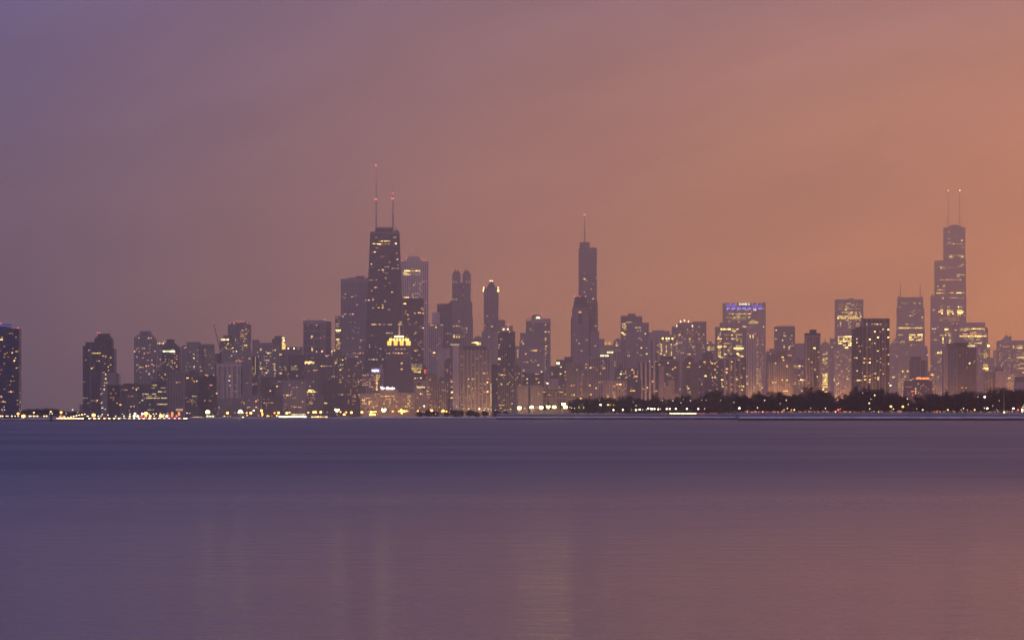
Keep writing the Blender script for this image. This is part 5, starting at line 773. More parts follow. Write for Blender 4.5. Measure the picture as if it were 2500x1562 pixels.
b = Bld('twin_antenna_tower', 'hazy tower with twin masts', 'hazy stepped tower with two thin masts and bright office floors', OT, 10300, 2191, 2257, 745, (.30, .225, .195), GL, 4.2, 4.8, .5, .5, depth=40, body=[(2193, 2254, 726, 1.2), (2191, 2257, 752, .6), (2190, 2258, 806, 0.)])
b.box('corner_turret', 2192.6, 2198.5, 724, 731, None, dy=-1., d=8.); b.box('corner_turret', 2248.5, 2254, 724, 731, None, dy=-1., d=8.)
for x in range(2200, 2248, 7): b.box('crenel', x, x + 3, 725, 727, None, dy=0., d=5.)
b.mast(2198.5, 692, 726, 1.9, .9); b.mast(2247, 690, 726, 1.9, .9)
b.prof('shoulder', [(2175, 1015), (2175, 842), (2190, 823), (2190, 1015)], dy=3.); b.prof('shoulder', [(2257, 1015), (2257, 845), (2264, 845), (2266, 868), (2266, 1015)], dy=3.)
b.rows([740.5], 2200, 2250, 'y0', .5, 4.2); b.wins([(2232, 740, 'y1', 4), (2245.5, 740.5, 'y1', 4), (2227, 762, 'y1'), (2232.5, 758, 'y1', 3), (2232.5, 766.5, 'y1', 3), (2222, 770.5, 'y2'), (2217.5, 771, 'y0'), (2227, 770, 'y1'), (2197, 750, 'y1', 3), (2251.5, 774.5, 'y2', 3), (2252, 783, 'y1', 3), (2243, 758, 'o0')], dy=-.7); b.rows([791.5], 2210, 2238, 'y1', .6, 4.2, 2.2); b.row(800.5, 2191, 2256, 'y2', .97, 4.2, 2.8)
b.rows([817.5], 2192, 2212, 'y1', .7, 4.2, 2.4); b.rows([817.5, 823, 828.5], 2219, 2256, 'y2', .85, 4.2, 3.); b.rows([830], 2219, 2256, 'y2', .8, 4.2, 2.6); b.rows([834, 838], 2180, 2212, 'y0', .5, 4.2); b.wins([(2225, 842, 'y1', 5), (2234, 842, 'y0', 4), (2188.5, 849.5, 'y1', 6), (2189, 854, 'y0', 4), (2213, 852, 'y1', 3), (2213, 856, 'y1', 3), (2184, 860, 'y2', 5), (2264.5, 866.5, 'w2', 3), (2196, 850, 'o0')])
b = Bld('low_hall', 'wide hazy base block', 'wide hazy low block with a stepped roof under the twin masted tower', BL, 9800, 2172, 2222, 846, (.36, .265, .22), GL, 5, 5, .5, .4, body=[(2172, 2222, 849), (2192, 2222, 866, -4)]); b.walls([(2192, 2222, 865.4, -5, 868)], 'cornice', solid((.40, .30, .25))); b.rnd(10, 2174, 2220, 850, 930, 'yo', (0, 0, 1))
b = Bld('low_hall', 'warm lit ribbed block', 'warm lit pale ribbed block beside the dark hotel with red sign', BL, 7600, 2192, 2220, 900, (.52, .38, .27), GL, 5.4, 6, .4, .9)
b.box('crown_wall', 2191.5, 2220.5, 898.5, 902, solid((.5, .37, .27)), dy=-.4, d=8.); b.wins([(2204, 906.5, 'y2', 3), (2216, 906, 'y2', 3.4), (2195, 913.5, 'y0'), (2210, 918.5, 'y1'), (2205, 925, 'y0')], h=3); b.row(920.5, 2178, 2191, 'y2', .9, 3.4, 2.6); b.rnd(10, 2194, 2218, 910, 950, 'y', (0, 1))
b = Bld('hotel_tower', 'dark gridded hotel', 'dark brown hotel block divided by thin pale lines with a roof box', HT, 6200, 2222, 2263, 879, (.36, .26, .24), (.045, .035, .05), 12.6, 4., .9, .82, depth=20)
b.pent(2225, 2249, 870, 879, solid((.10, .085, .09), .85)); b.mast(2232.5, 865, 870, .9, .4)
b = Bld('hotel_podium', 'brick hotel podium', 'low brick hotel block carrying a glowing red rooftop sign', HT, 5900, 2209, 2276, 929, (.20, .12, .115), GL, 6, 5.6, .3, .4, depth=24, body=[(2209, 2276, 931)]); b.parapet(2209, 2276, 931)
b.sign('HOTEL LINCOLN', 2237, 2268.5, 921, 925.8, (1., .22, .06), 5.5, dy=1.5, back=solid((.10, .02, .02), .8), bold=.035)
b.box('sign_frame', 2238, 2268, 927.2, 931, METAL, dy=2., d=.5); b.wins([(2242, 936.5, 'y1'), (2235.5, 948.2, 'y2', 2.6), (2235.5, 954, 'y2', 2.6), (2235.5, 959.5, 'y2', 2.6), (2242.5, 959, 'o1'), (2247.5, 942.5, 'p0', 2), (2252.5, 942, 'p0'), (2247.5, 948, 'p0')]); b.rnd(6, 2212, 2274, 935, 965, 'op', (0, 0))
for x, y, w_ in ((2226, 955.5, 2.6), (2229, 955, 2.6), (2228, 964, 2.4)): put('red_lamp', unit(glow((1., .12, .05), 2.8)), b.root, (b.X(x), -.4, b.Z(y)), (w_ * b.k, .5, 2.4 * b.k))
for x in (2222, 2225.5, 2229): put('roof_lamp', unit(lit('w2'), 'ball'), b.root, (b.X(x), 0, b.Z(925 + (x % 3))), (1.6 * b.k,) * 3)

# the tallest far tower
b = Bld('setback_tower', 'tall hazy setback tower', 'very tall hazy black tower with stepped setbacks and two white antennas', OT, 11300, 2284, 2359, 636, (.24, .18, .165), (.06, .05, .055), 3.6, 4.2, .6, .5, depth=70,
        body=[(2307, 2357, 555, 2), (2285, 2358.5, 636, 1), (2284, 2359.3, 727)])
m = MB(); m.profile([(b.X(2313), b.Z(555)), (b.X(2319), b.Z(551.5)), (b.X(2326), b.Z(549)), (b.X(2340), b.Z(549)), (b.X(2346), b.Z(551.5)), (b.X(2351), b.Z(555))], 10, 50); m.build('roof_drum', solid((.16, .125, .125), .8), b.root)
for x in range(2324, 2345, 3): b.mast(x, 546, 550, .35, dy=30.)
for x_, segs in ((2317, [(555, 532, 1.5), (532, 465, 1.3)]), (2344.8, [(555, 530, 2.2), (530, 465, 1.3)])):
    m = MB()
    for ya, yc, r in segs: m.bar((b.X(x_), 26, b.Z(ya)), (b.X(x_), 26, b.Z(yc)), r, r * .7, 6)
    m.bar((b.X(x_ - 4), 26, b.Z(554)), (b.X(x_ - 4), 26, b.Z(525)), .5, .4, 4); m.bar((b.X(x_ + 4.5), 26, b.Z(554)), (b.X(x_ + 4.5), 26, b.Z(528)), .5, .4, 4); m.bar((b.X(x_ - 4), 26, b.Z(533)), (b.X(x_ + 4.5), 26, b.Z(533)), .4, .4, 4); m.build('antenna', solid((.5, .42, .38), .6), b.root)
for x in (2316.5, 2345): put('beacon', unit(lit('w3'), 'ball'), b.root, (b.X(x), 26, b.Z(464.5)), (2.2 * b.k,) * 3)
def srow(y, x0, x1, c, f, h=2.): b.row(y, x0, x1, c, f, 4.1, h, 0.)
b.wins([(2317.5, 567, 'w1', 2), (2340.5, 550, 'w1', 2), (2316.5, 583, 'y1', 3), (2335, 578, 'y0'), (2348.5, 587, 'y2', 5), (2321, 627.5, 'w3', 4), (2350, 627.5, 'w3', 4, ), (2328, 595.5, 'w2'), (2350, 604, 'y1')]); srow(591.5, 2310, 2323, 'y1', .9); srow(595.5, 2310, 2357, 'o0', .9); srow(604, 2318, 2340, 'o0', .4); srow(624, 2314, 2356, 'y0', .7); srow(628, 2316, 2332, 'y1', 1.); srow(628, 2340, 2355, 'y1', .8)
srow(646, 2345, 2357, 'y1', .9); srow(650, 2340, 2357, 'y1', .8); srow(651.5, 2293, 2309, 'y1', 1.); srow(655, 2296, 2309, 'y1', .8); srow(653.5, 2312, 2340, 'o0', .6); srow(671, 2296, 2300, 'y2', 1.); srow(671, 2335, 2357, 'y2', 1.); srow(675, 2335, 2345, 'y1', 1.); srow(683, 2294, 2350, 'o1', .55); srow(695.5, 2303, 2310, 'y1', 1.); srow(699, 2288, 2293, 'y2', 1.); srow(699, 2300, 2310, 'y1', 1.); srow(698, 2316, 2328, 'o1', .8); srow(707.5, 2287, 2310, 'o1', .8); srow(715.5, 2286, 2309, 'y1', 1.); srow(715, 2312, 2332, 'o1', .9); srow(715, 2335, 2357, 'y2', 1.); srow(727, 2312, 2357, 'p0', .8); srow(728, 2300, 2308, 'y1', 1.)
srow(749, 2296, 2303, 'y1', .9, 2.4); srow(749, 2312, 2322, 'y1', .9, 2.4); srow(749.5, 2338, 2352, 'y2', .9, 2.6); srow(757, 2295, 2305, 'y2', .9, 2.6); srow(757, 2312, 2330, 'y1', 1., 2.4); srow(757, 2337, 2353, 'y1', .9, 2.4); srow(761, 2290, 2306, 'y3', 1., 3.2); srow(761, 2311, 2331, 'y2', 1., 3.2); srow(761.5, 2336, 2355, 'y3', 1., 3.4); srow(765, 2298, 2306, 'w3', .9, 2.6); srow(765.5, 2312, 2330, 'y2', .7, 2.6); srow(765.5, 2338, 2353, 'y3', .9, 2.6); srow(770, 2311, 2357, 'o1', .6); srow(777, 2293, 2346, 'o0', .7); srow(782, 2293, 2346, 'o0', .6)
b = Bld('stepped_far_tower', 'lit tower at the setback foot', 'hazy tower with lit window columns at the foot of the tall setback tower', OT, 10700, 2273, 2345, 793, (.27, .20, .18), GL, 4.2, 5, .5, .5, depth=34, body=[(2273.5, 2287, 724, 2), (2273.5, 2325, 790), (2325, 2345, 800, 2)])
b.box('turret', 2274.5, 2279.5, 719.5, 724, None, dy=3., d=8.); b.rows([756.5], 2275, 2287, 'y1', .8, 4.2); b.wins([(2277, 802.5, 'w2', 4), (2283, 802.5, 'w2', 4), (2290, 799, 'y1', 3), (2281, 810, 'w1')]); b.row(799.5, 2308, 2316, 'y1', 1., 4.2); b.row(804, 2306, 2320, 'y3', 1., 3.6, 4.); b.rows([813, 818], 2294, 2325, 'y1', .6, 4.2, 2.8); b.rows([822, 827, 831.5, 836.5, 841.5], 2300, 2308, 'y2', .9, 4.2, 3.); b.rows([822, 827, 831.5, 836.5], 2316, 2326, 'y1', .8, 4.2, 2.8); b.rows([829.5], 2276, 2290, 'y0', .6, 4.2); b.row(861, 2288, 2304, 'y2', 1., 3.4, 4.); b.row(857, 2296, 2304, 'y2', .9, 3.4, 2.6); b.wins([(2297, 875.5, 'y1', 4), (2292, 884, 'y1', 6), (2285, 864, 'y1'), (2272, 893, 'y1', 4), (2276, 893.5, 'y0', 4), (2275, 914, 'y2', 8, )]); b.rnd(14, 2276, 2325, 845, 960, 'yo', (0, 0, 1))
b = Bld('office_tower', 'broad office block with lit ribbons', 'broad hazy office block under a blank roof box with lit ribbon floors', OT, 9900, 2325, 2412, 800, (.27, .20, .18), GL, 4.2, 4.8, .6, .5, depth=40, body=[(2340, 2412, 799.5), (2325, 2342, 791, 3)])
b.walls([(2330, 2406, 787, 4)], 'roof_box', solid((.36, .275, .24), .85)); b.red((2327, 790), (2335.5, 790), r=2.2)
b.row(802.5, 2344, 2370, 'y1', .8, 4.2, 2.4); b.row(802.5, 2371, 2408, 'y2', .95, 4.2, 2.8); b.row(806, 2342, 2408, 'y1', .6, 4.2, 2.4); b.rows([811.5], 2338, 2412, 'o1', .7, 4.2); b.row(816, 2342, 2412, 'o1', .75, 4.2); b.row(820.5, 2342, 2411, 'y2', .97, 4.2, 2.6); b.rows([825, 829], 2344, 2400, 'y0', .45, 4.2); b.row(837.5, 2360, 2400, 'y1', .8, 4.2, 2.2)
b.wins([(2357, 807.5, 'y2', 4), (2374, 829.5, 'y2', 3), (2374, 834, 'y1', 3), (2333.5, 806, 'y1', 7), (2386.5, 825, 'y1', 3), (2397, 834.5, 'y1', 3)])
b = Bld('office_tower', 'tower with corner beacon', 'hazy tower with a blazing yellow lamp at its top corner', OT, 9000, 2384, 2417, 838, (.32, .24, .20), GL, 4.2, 5, .5, .5, body=[(2384, 2401, 841), (2400, 2417, 836, 2)])
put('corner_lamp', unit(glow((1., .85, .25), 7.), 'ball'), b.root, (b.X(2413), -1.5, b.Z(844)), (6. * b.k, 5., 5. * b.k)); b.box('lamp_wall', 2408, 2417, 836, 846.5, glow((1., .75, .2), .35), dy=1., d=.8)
b.rows([863], 2387, 2400, 'y0', .8, 4.2); b.rows([863, 868, 872.5], 2401, 2416, 'y1', .75, 4.2, 2.8); b.rows([890, 894], 2400, 2416, 'y1', .7, 4.2, 2.6); b.row(899, 2399, 2416, 'y2', .95, 3.6, 2.6); b.rows([903.5], 2402, 2416, 'y1', .7, 4.); b.rnd(14, 2386, 2416, 850, 950, 'yo', (0, 0, 1))
b = Bld('brick_apartments', 'large brown brick tower', 'large dark brown brick tower with vertical joints and a dark roof house', AT, 5500, 2315, 2384, 846, (.155, .105, .10), GL, 7.4, 4.6, .35, .5, depth=30, body=[(2315, 2336, 846), (2336, 2384, 849)])
b.box('side_wall', 2303.5, 2315, 846, 1000, solid((.36, .27, .24), .88), dy=1., d=22.); b.box('glass_bay', 2315.5, 2335.6, 851, 1000, facade((.22, .19, .2), GLB, 5, 4.6, .8, .6, 0.), dy=-.5, d=.49)
b.pent(2333, 2364, 836, 848, solid((.085, .07, .075), .85)); b.pent(2315, 2334, 837.5, 846, solid((.17, .13, .13), .85)); b.sign('CTICN', 2364.5, 2380.5, 841.8, 846.4, 'w', 2.6, dy=-.8, bold=.03); b.win(2362.3, 844.5, 'w1', 2); b.win(2384.5, 844.5, 'w0', 2)
for x in (2336.2, 2350.6, 2368.6): b.box('joint', x, x + 1.1, 848, 1000, solid((.26, .19, .175), .85), dy=-.5, d=.49)
b.wins([(2317, 868, 'y2', 3), (2319.5, 867.5, 'o1'), (2318, 888, 'y2', 3.4), (2367.5, 886.5, 'y3', 3.4), (2333, 863.5, 'w1', 1.8), (2343.5, 867, 'p0'), (2379.5, 882, 'o1'), (2361, 862, 'r0'), (2361, 897, 'p0'), (2377, 887, 'p0'), (2359, 946.5, 'w1'), (2349, 946, 'o1', 5)])
b = Bld('low_block', 'tan low blocks', 'tan low block glowing warm at the foot of the office ribbons tower', BL, 7200, 2264, 2306, 905, (.44, .33, .26), GL, 5.6, 6, .6, .6, body=[(2264, 2306, 906), (2284, 2304, 935, -4)]); b.wins([(2276, 914.5, 'y2', 7), (2300, 914.5, 'y0', 4), (2291, 919, 'y1'), (2283, 901, 'y0')]); b.rnd(12, 2266, 2304, 910, 950, 'yo', (0, 0, 1))
b = Bld('balcony_block', 'small balconied block', 'small block with balcony slabs along one edge and a plain pink end wall', AT, 6000, 2405, 2430, 907, (.33, .26, .24), (.03, .03, .045), 8.2, 4.6, .86, .75, depth=20)
b.box('end_wall', 2430, 2457.5, 905.5, 1000, solid((.42, .30, .26), .88), dy=1., d=18.); b.pent(2433, 2451, 899, 905.5, solid((.2, .15, .15)))
for k in range(14): b.box('balcony', 2402.8, 2405, 911 + k * 3.4, 912.3 + k * 3.4, solid((.15, .12, .12)), dy=1., d=8.); b.box('balcony', 2427, 2430, 910.6 + k * 3.4, 911.9 + k * 3.4, solid((.15, .12, .12)), dy=-1.2, d=1.1)
b.wins([(2408, 905.5, 'o0', 3)])
b = Bld('hazy_tower', 'hazy stub tower', 'hazy stub tower with a sloped ladder of windows behind the balconied block', OT, 9900, 2417, 2437, 862, (.32, .24, .21), GL, 5, 5, .5, .5, body=[(2427, 2437, 855), (2417, 2428, 873, 2)]); b.rnd(8, 2428, 2437, 860, 905, 'yo', (0, 0))
b = Bld('crowned_far_tower', 'hazy tower with spired gable', 'hazy tower with a curved spired gable and a thin lightning mast', OT, 10200, 2435, 2470, 832, (.26, .195, .175), GL, 4, 4.8, .5, .5, depth=30, blank=True)
b.prof('wall', [(2435, 1015), (2435, 833), (2447, 830), (2453, 824), (2457, 818), (2459, 818), (2462, 823), (2465, 823), (2465, 820), (2469.5, 820), (2470, 1015)]); b.mast(2458, 801, 818, .5, .25); m = MB(); m.bar((b.X(2459), 8, b.Z(809)), (b.X(2468), 8, b.Z(819)), .25, .25, 3); m.build('stay', METAL, b.root)
b.wins([(2442.5, 843, 'y1', 3), (2439, 852, 'o1'), (2455, 834.5, 'y1'), (2462, 832.5, 'y0'), (2454.5, 880, 'y1'), (2445, 893, 'y1'), (2461, 875, 'y0')]); b.row(846, 2448, 2468, 'o1', .9, 4.2); b.row(873.5, 2457, 2475, 'y1', .8, 4.2); b.rnd(14, 2438, 2469, 850, 905, 'yo', (0, 0, 1))
b = Bld('office_tower', 'flat office block at the edge', 'flat topped hazy office block with lit floors next to the spired gable', OT, 9700, 2470, 2530, 831, (.27, .20, .18), GL, 4.2, 4.8, .55, .5, depth=34)
b.rows([845.5, 849.5], 2472, 2500, 'y1', .85, 4.2, 2.4); b.row(843, 2472, 2512, 'y0', .5, 4.2); b.rows([872.5], 2480, 2512, 'y1', .9, 4.2, 2.4); b.rows([887.5, 891], 2484, 2512, 'y1', .7, 4.2, 2.6); b.row(898.5, 2486, 2502, 'o1', .8, 4.2); b.wins([(2482.5, 865, 'w1'), (2470, 879, 'o1', 4)]); b.rnd(16, 2473, 2505, 850, 905, 'yo', (0, 0, 1))
b = Bld('low_block', 'pale gridded low block by trees', 'pale warm low block with big gridded windows above the park trees', BL, 7300, 2457, 2494, 902, (.46, .34, .27), (.06, .05, .055), 6, 5, .7, .6, body=[(2457, 2492, 912), (2472, 2493, 900, 3)]); b.wins([(2463.5, 923, 'y2', 4), (2466.5, 921.5, 'y2', 3), (2452, 922, 'y0'), (2498.5, 909, 'o2', 5)]); b.row(899, 2484, 2500, 'y1', .8, 4.); b.rnd(8, 2459, 2490, 915, 945, 'y', (0, 0))
b = Bld('low_block', 'dark capped corner block', 'dark capped low block over a pale wall just above the park trees', BL, 6200, 2481, 2530, 926, (.33, .25, .22), GL, 6, 6, .4, .4, body=[(2481, 2530, 933)]); b.walls([(2482.5, 2530, 919, 1, 933)], 'dark_attic', solid((.12, .095, .095), .85)); b.prof('mansard', [(2481, 933), (2483, 922), (2530, 922), (2530, 933)], solid((.13, .10, .10), .85), dy=-.5, d=.4)
b = Bld('low_block', 'small hazy block', 'small hazy block between the ribbon office block and the balconied block', BL, 8200, 2416, 2440, 895, (.36, .27, .23), GL, 5, 5, .5, .5); b.rnd(4, 2418, 2436, 898, 940, 'yo', (0, 0))

# park side apartments behind the trees
b = Bld('piered_tower', 'four white piered block', 'dark block fronted by four broad pale piers over the park trees', AT, 5700, 1558, 1608, 884, (.12, .10, .115), GLB, 7, 3.8, 1., .7, depth=22)
b.ribs([(1563.8, 1568.4), (1574.2, 1578.8), (1584.4, 1589), (1594.6, 1599.8)], 884, 995, solid((.55, .42, .35), .8), 1.2); b.box('flank_wall', 1607.5, 1622, 895, 1000, solid((.34, .255, .23), .88), dy=2., d=16.)
b.wins([(1586.3, 881.8, 'w1'), (1601, 882.5, 'y1', 2, ), (1592.5, 895.3, 'w1'), (1609.5, 890, 'o1', 4), (1593.5, 931, 'o2', 4), (1587, 934.5, 'p0', 4), (1580.5, 946, 'y2', 3.4), (1570.5, 949.5, 'o1', 4), (1599.5, 909.5, 'w0'), (1602, 954.5, 'o1', 6)])
b = Bld('brown_slab', 'brown slab with dark roof house', 'brown horizontal banded slab with a long dark roof house', AT, 5900, 1610, 1657, 879, (.20, .155, .15), GL, 5, 4.8, .9, .45, depth=22)
b.walls([(1609.5, 1657, 877.6, -.6, 880.5)], 'parapet', solid((.34, .27, .245))); b.pent(1613, 1645, 870.5, 878, solid((.09, .075, .08), .85)); b.wins([(1631, 885.7, 'w2', 3.4), (1642.5, 901, 'o2', 3), (1648, 897, 'o2', 3), (1650, 897, 'y0'), (1628.5, 913, 'y1', 4), (1633, 913.2, 'y0', 3), (1612, 891, 'p0')]); b.rnd(4, 1614, 1652, 905, 960, 'op', (0, 0))
b = Bld('low_block', 'low tan step block', 'low stepped tan block lit warm from the street in front of the brown slab', BL, 5500, 1622, 1660, 931, (.30, .225, .20), GL, 4.5, 5, .4, .5, body=[(1622, 1632, 942), (1632, 1646, 928, 2), (1646, 1658, 960, -3)]); b.wins([(1660, 950, 'o1', 3.4), (1660, 968, 'y2', 3)])
b = Bld('brown_slab', 'twin faced brown slab', 'brown slab with one central glass strip and a hipped roof house', AT, 5950, 1666, 1706, 882, (.19, .135, .13), GL, 50, 4.6, .01, .5, depth=22)
b.walls([(1665.5, 1706, 881, -.8, 884)], 'cornice', solid((.36, .28, .255))); b.prof('roof_house', [(1671, 881), (1673, 875), (1678, 873), (1679, 868.5), (1683, 868.5), (1684, 873), (1694, 876), (1695, 881)], solid((.10, .08, .085), .85), dy=3., d=14.)
b.box('glass_strip', 1676, 1686, 884.5, 1000, facade((.2, .16, .17), GLB, 4, 4.6, .85, .7, 0.), dy=-.4, d=.39); b.box('joint', 1666, 1667.6, 884, 1000, solid((.36, .28, .25)), dy=-.6, d=.5); b.box('joint', 1686.4, 1687.4, 884, 1000, solid((.33, .25, .23)), dy=-.6, d=.5); b.box('joint', 1704.4, 1706, 884, 1000, solid((.36, .28, .25)), dy=-.6, d=.5)
b.wins([(1683.5, 886.5, 'y2', 3.4), (1681, 895.5, 'y1', 8), (1678, 943, 'y1', 4), (1680.5, 948, 'y2', 5), (1679, 953, 'w0'), (1684.5, 956, 'w1'), (1684.7, 961, 'w0'), (1679.5, 958, 'y0')])
b = Bld('mid_rise', 'dark stepped mid rise', 'dark stepped brick mid-rise dotted with orange windows above the park', AT, 6050, 1706, 1760, 878, (.15, .11, .11), GL, 4.6, 4.6, .45, .45, body=[(1706, 1760, 879), (1717, 1741, 861, 3), (1722, 1738, 858, 5)])
b.wins([(1708.5, 895, 'y1', 3), (1720, 883.5, 'o2', 5), (1735, 883.5, 'y1', 3), (1738.5, 887, 'y2', 4, ), (1745.5, 887, 'o2', 4), (1750.5, 883, 'o1', 3), (1734, 880, 'y0'), (1746, 902, 'o2', 4), (1752.5, 895, 'o1', 3), (1750, 909, 'y1', 3), (1722.5, 917.5, 'y3', 4.4), (1739, 921.5, 'y2', 3), (1746, 921, 'y2', 4), (1714.5, 936.5, 'w2'), (1751.5, 950, 'y1'), (1751.5, 954.5, 'y0')]); b.rnd(14, 1708, 1758, 885, 965, 'op', (0, 0))
b.box('pale_wall', 1714, 1719, 905, 1000, solid((.27, .2, .185)), dy=-1., d=.9)
b = Bld('low_block', 'dim bluish block', 'dim bluish glass block between the dark mid-rise and the pale piered flats', AT, 6150, 1756, 1770, 880, (.13, .11, .125), GLB, 4.5, 4.6, .8, .6); b.wins([(1763, 927, 'o3', 5, ), (1765.5, 943.5, 'w2', 3), (1768.5, 892, 'p0')]); b.rnd(4, 1757, 1769, 885, 960, 'oy', (0, 1)); b.parapet()
b = Bld('piered_flats', 'pale piered flats', 'block of flats with four pale piers and brown window bands', AT, 5900, 1768, 1822, 873, (.18, .13, .125), GL, 12, 4.8, .85, .55, depth=24)
b.ribs([(1768, 1772), (1780.5, 1784), (1793, 1796.5), (1805.5, 1808)], 874, 1000, solid((.38, .285, .25), .85), .9); b.walls([(1767.5, 1810, 872, -1.2, 877)], 'cornice', solid((.37, .28, .25))); b.pent(1779, 1800, 866, 872, solid((.11, .085, .09)))
b.wins([(1786.5, 883, 'o2', 4), (1804, 878.5, 'p1', 5), (1772.5, 900, 'o2', 4), (1776, 900, 'o2', 3), (1773.5, 908.5, 'w2', 4.4), (1798.5, 925.5, 'o2', 4), (1801, 926, 'y1'), (1785, 939, 'o1', 4), (1790, 939.5, 'o0', 3), (1805.5, 943, 'y2', 3), (1810.5, 943, 'y1', 3), (1815, 943, 'y2', 4), (1812, 951.5, 'o2', 4), (1816, 899, 'w1'), (1811, 922, 'p0')]); b.rnd(14, 1770, 1820, 880, 960, 'op', (0, 0, 1))
for q in BUILT:
    q.finish()
    kids = list(q.root.children)
    for c in kids:                                 # what is fixed to a part belongs to that part
        nm = c.name.split('.')[0]
        if nm == 'beacon':
            near = [a for a in kids if a.name.startswith('antenna') and abs(sum(v[0] for v in a.bound_box) / 8 - c.location.x) < 7. * q.k and max(v[2] for v in a.bound_box) > c.location.z - 8.]
        elif nm == 'lettering': near = [a for a in kids if a.name.split('.')[0] in ('sign_panel', 'sign_board', 'sign_wall', 'roof_band')]
        elif nm == 'crown_window': near = sorted((a for a in kids if a.name.startswith('crown_pier')), key=lambda a: abs(sum(v[0] for v in a.bound_box) / 8 - c.location.x) + abs(sum(v[2] for v in a.bound_box) / 8 - c.location.z))
        elif nm == 'dormer_light': near = sorted((a for a in kids if a.name.split('.')[0] == 'dormer'), key=lambda a: abs(sum(v[0] for v in a.bound_box) / 8 - sum(v[0] for v in c.bound_box) / 8))
        else: continue
        if near: c.parent = near[0]
CITY = set(scene.objects); EYE = CAMH; CAMH = 4.0; SHORE = .8     # the shore is laid out for a 4 m eye height and then brought closer
# ------------------------------------------------------------------ what stands behind a column of the picture
def behind(px):
    c = [(y, r) for x0, x1, y, r in REFS if x0 - 1 <= px <= x1 + 1]
    return min(c)[1] if c else 'blue crowned tower' if px < 120 else 'stepped glass tower'
ORD = ['', 'first', 'second', 'third', 'fourth', 'fifth', 'sixth', 'seventh', 'eighth', 'ninth', 'tenth', 'eleventh', 'twelfth', 'thirteenth', 'fourteenth', 'fifteenth', 'sixteenth', 'seventeenth', 'eighteenth', 'nineteenth', 'twentieth']
def label_runs(items, phrase):
    """items: [(px, object, look)] -> unique labels: look + phrase + the building behind, and a count along the shore where several share it"""
    by = {}
    for px, o, look in sorted(items, key=lambda t: t[0]): by.setdefault((look, behind(px)), []).append(o)
    for (look, ref), os_ in by.items():
        for i, o in enumerate(os_):
            t = f'{look} {phrase} the {ref}'
            if len(os_) > 1:
                q = f'{t}, {ORD[min(i + 1, 20)]} from the blue tower end'
                t = q if len(q.split()) <= 16 else f'{t}, {ORD[min(i + 1, 20)]} along'
            o['label'] = t

# ------------------------------------------------------------------ ground, water
def sheet(name, pts, z, mat, thick=None):
    m = MB()
    if thick: m.prism(pts, z - thick, z)
    else:
        m.v = [(x, y, z) for x, y in pts]; m.f = [tuple(range(len(pts)))]
    o = m.build(name, mat); o['kind'] = 'structure'
    return o
XW = 5250.
def water_mat():
    m, t = nt('lake_water')
    tc = N(t, 'ShaderNodeTexCoord')
    n1 = N(t, 'ShaderNodeTexNoise'); n1.inputs['Scale'].default_value = .011; n1.inputs['Detail'].default_value = 9.; n1.inputs['Roughness'].default_value = .62
    mp = N(t, 'ShaderNodeMapping'); mp.inputs['Scale'].default_value = (.55, 1., 1.); t.links.new(tc.outputs['Object'], mp.inputs[0]); t.links.new(mp.outputs[0], n1.inputs['Vector'])
    rp = N(t, 'ShaderNodeMapRange'); rp.inputs['From Min'].default_value = .3; rp.inputs['From Max'].default_value = .7
    rp.inputs['To Min'].default_value = WATER_ROUGH[0]; rp.inputs['To Max'].default_value = WATER_ROUGH[1]; t.links.new(n1.outputs[0], rp.inputs[0])
    # calm water in the lee of the near shore, wind-roughened farther out
    sp = N(t, 'ShaderNodeSeparateXYZ'); t.links.new(tc.outputs['Object'], sp.inputs[0])
    fr = N(t, 'ShaderNodeMapRange', interpolation_type='SMOOTHSTEP'); fr.inputs['From Min'].default_value = 50.; fr.inputs['From Max'].default_value = 350.; fr.inputs['To Min'].default_value = CALM; fr.inputs['To Max'].default_value = 1.
    t.links.new(sp.outputs[1], fr.inputs[0]); rough = mth(t, 'MULTIPLY', rp.outputs[0], fr.outputs[0])
    n2 = N(t, 'ShaderNodeTexNoise'); n2.inputs['Scale'].default_value = .5; n2.inputs['Detail'].default_value = 6.; t.links.new(tc.outputs['Object'], n2.inputs['Vector'])
    bp = N(t, 'ShaderNodeBump'); bp.inputs['Distance'].default_value = .5
    bs = N(t, 'ShaderNodeMapRange'); bs.inputs['From Min'].default_value = 90.; bs.inputs['From Max'].default_value = 700.; bs.inputs['To Min'].default_value = .17; bs.inputs['To Max'].default_value = .02
    t.links.new(sp.outputs[1], bs.inputs[0]); t.links.new(bs.outputs[0], bp.inputs['Strength']); t.links.new(n2.outputs[0], bp.inputs['Height'])
    pb = N(t, 'ShaderNodeBsdfPrincipled'); pb.inputs['Base Color'].default_value = WATER_COL; pb.inputs['IOR'].default_value = 1.33
    pb.inputs['Specular IOR Level'].default_value = .5
    t.links.new(rough, pb.inputs['Roughness']); t.links.new(bp.outputs[0], pb.inputs['Normal'])
    o = N(t, 'ShaderNodeOutputMaterial'); t.links.new(pb.outputs[0], o.inputs[0])
    return m
WATER_ROUGH = (.35, .46); WATER_COL = (.016, .030, .072, 1); CALM = .44
sheet('lake_water', [(-XW, -600), (XW, -600), (XW, 23400), (-XW, 23400)], 0., water_mat())
snow = solid((.54, .54, .60), .9, .12, .8, .2); conc = solid((.045, .042, .05), .9, .3, .8); asphalt = solid((.05, .048, .05), .9); frozen = solid((.20, .19, .21), .95, .02, .8)
def W(px, Y): return (wx(px, Y), Y)
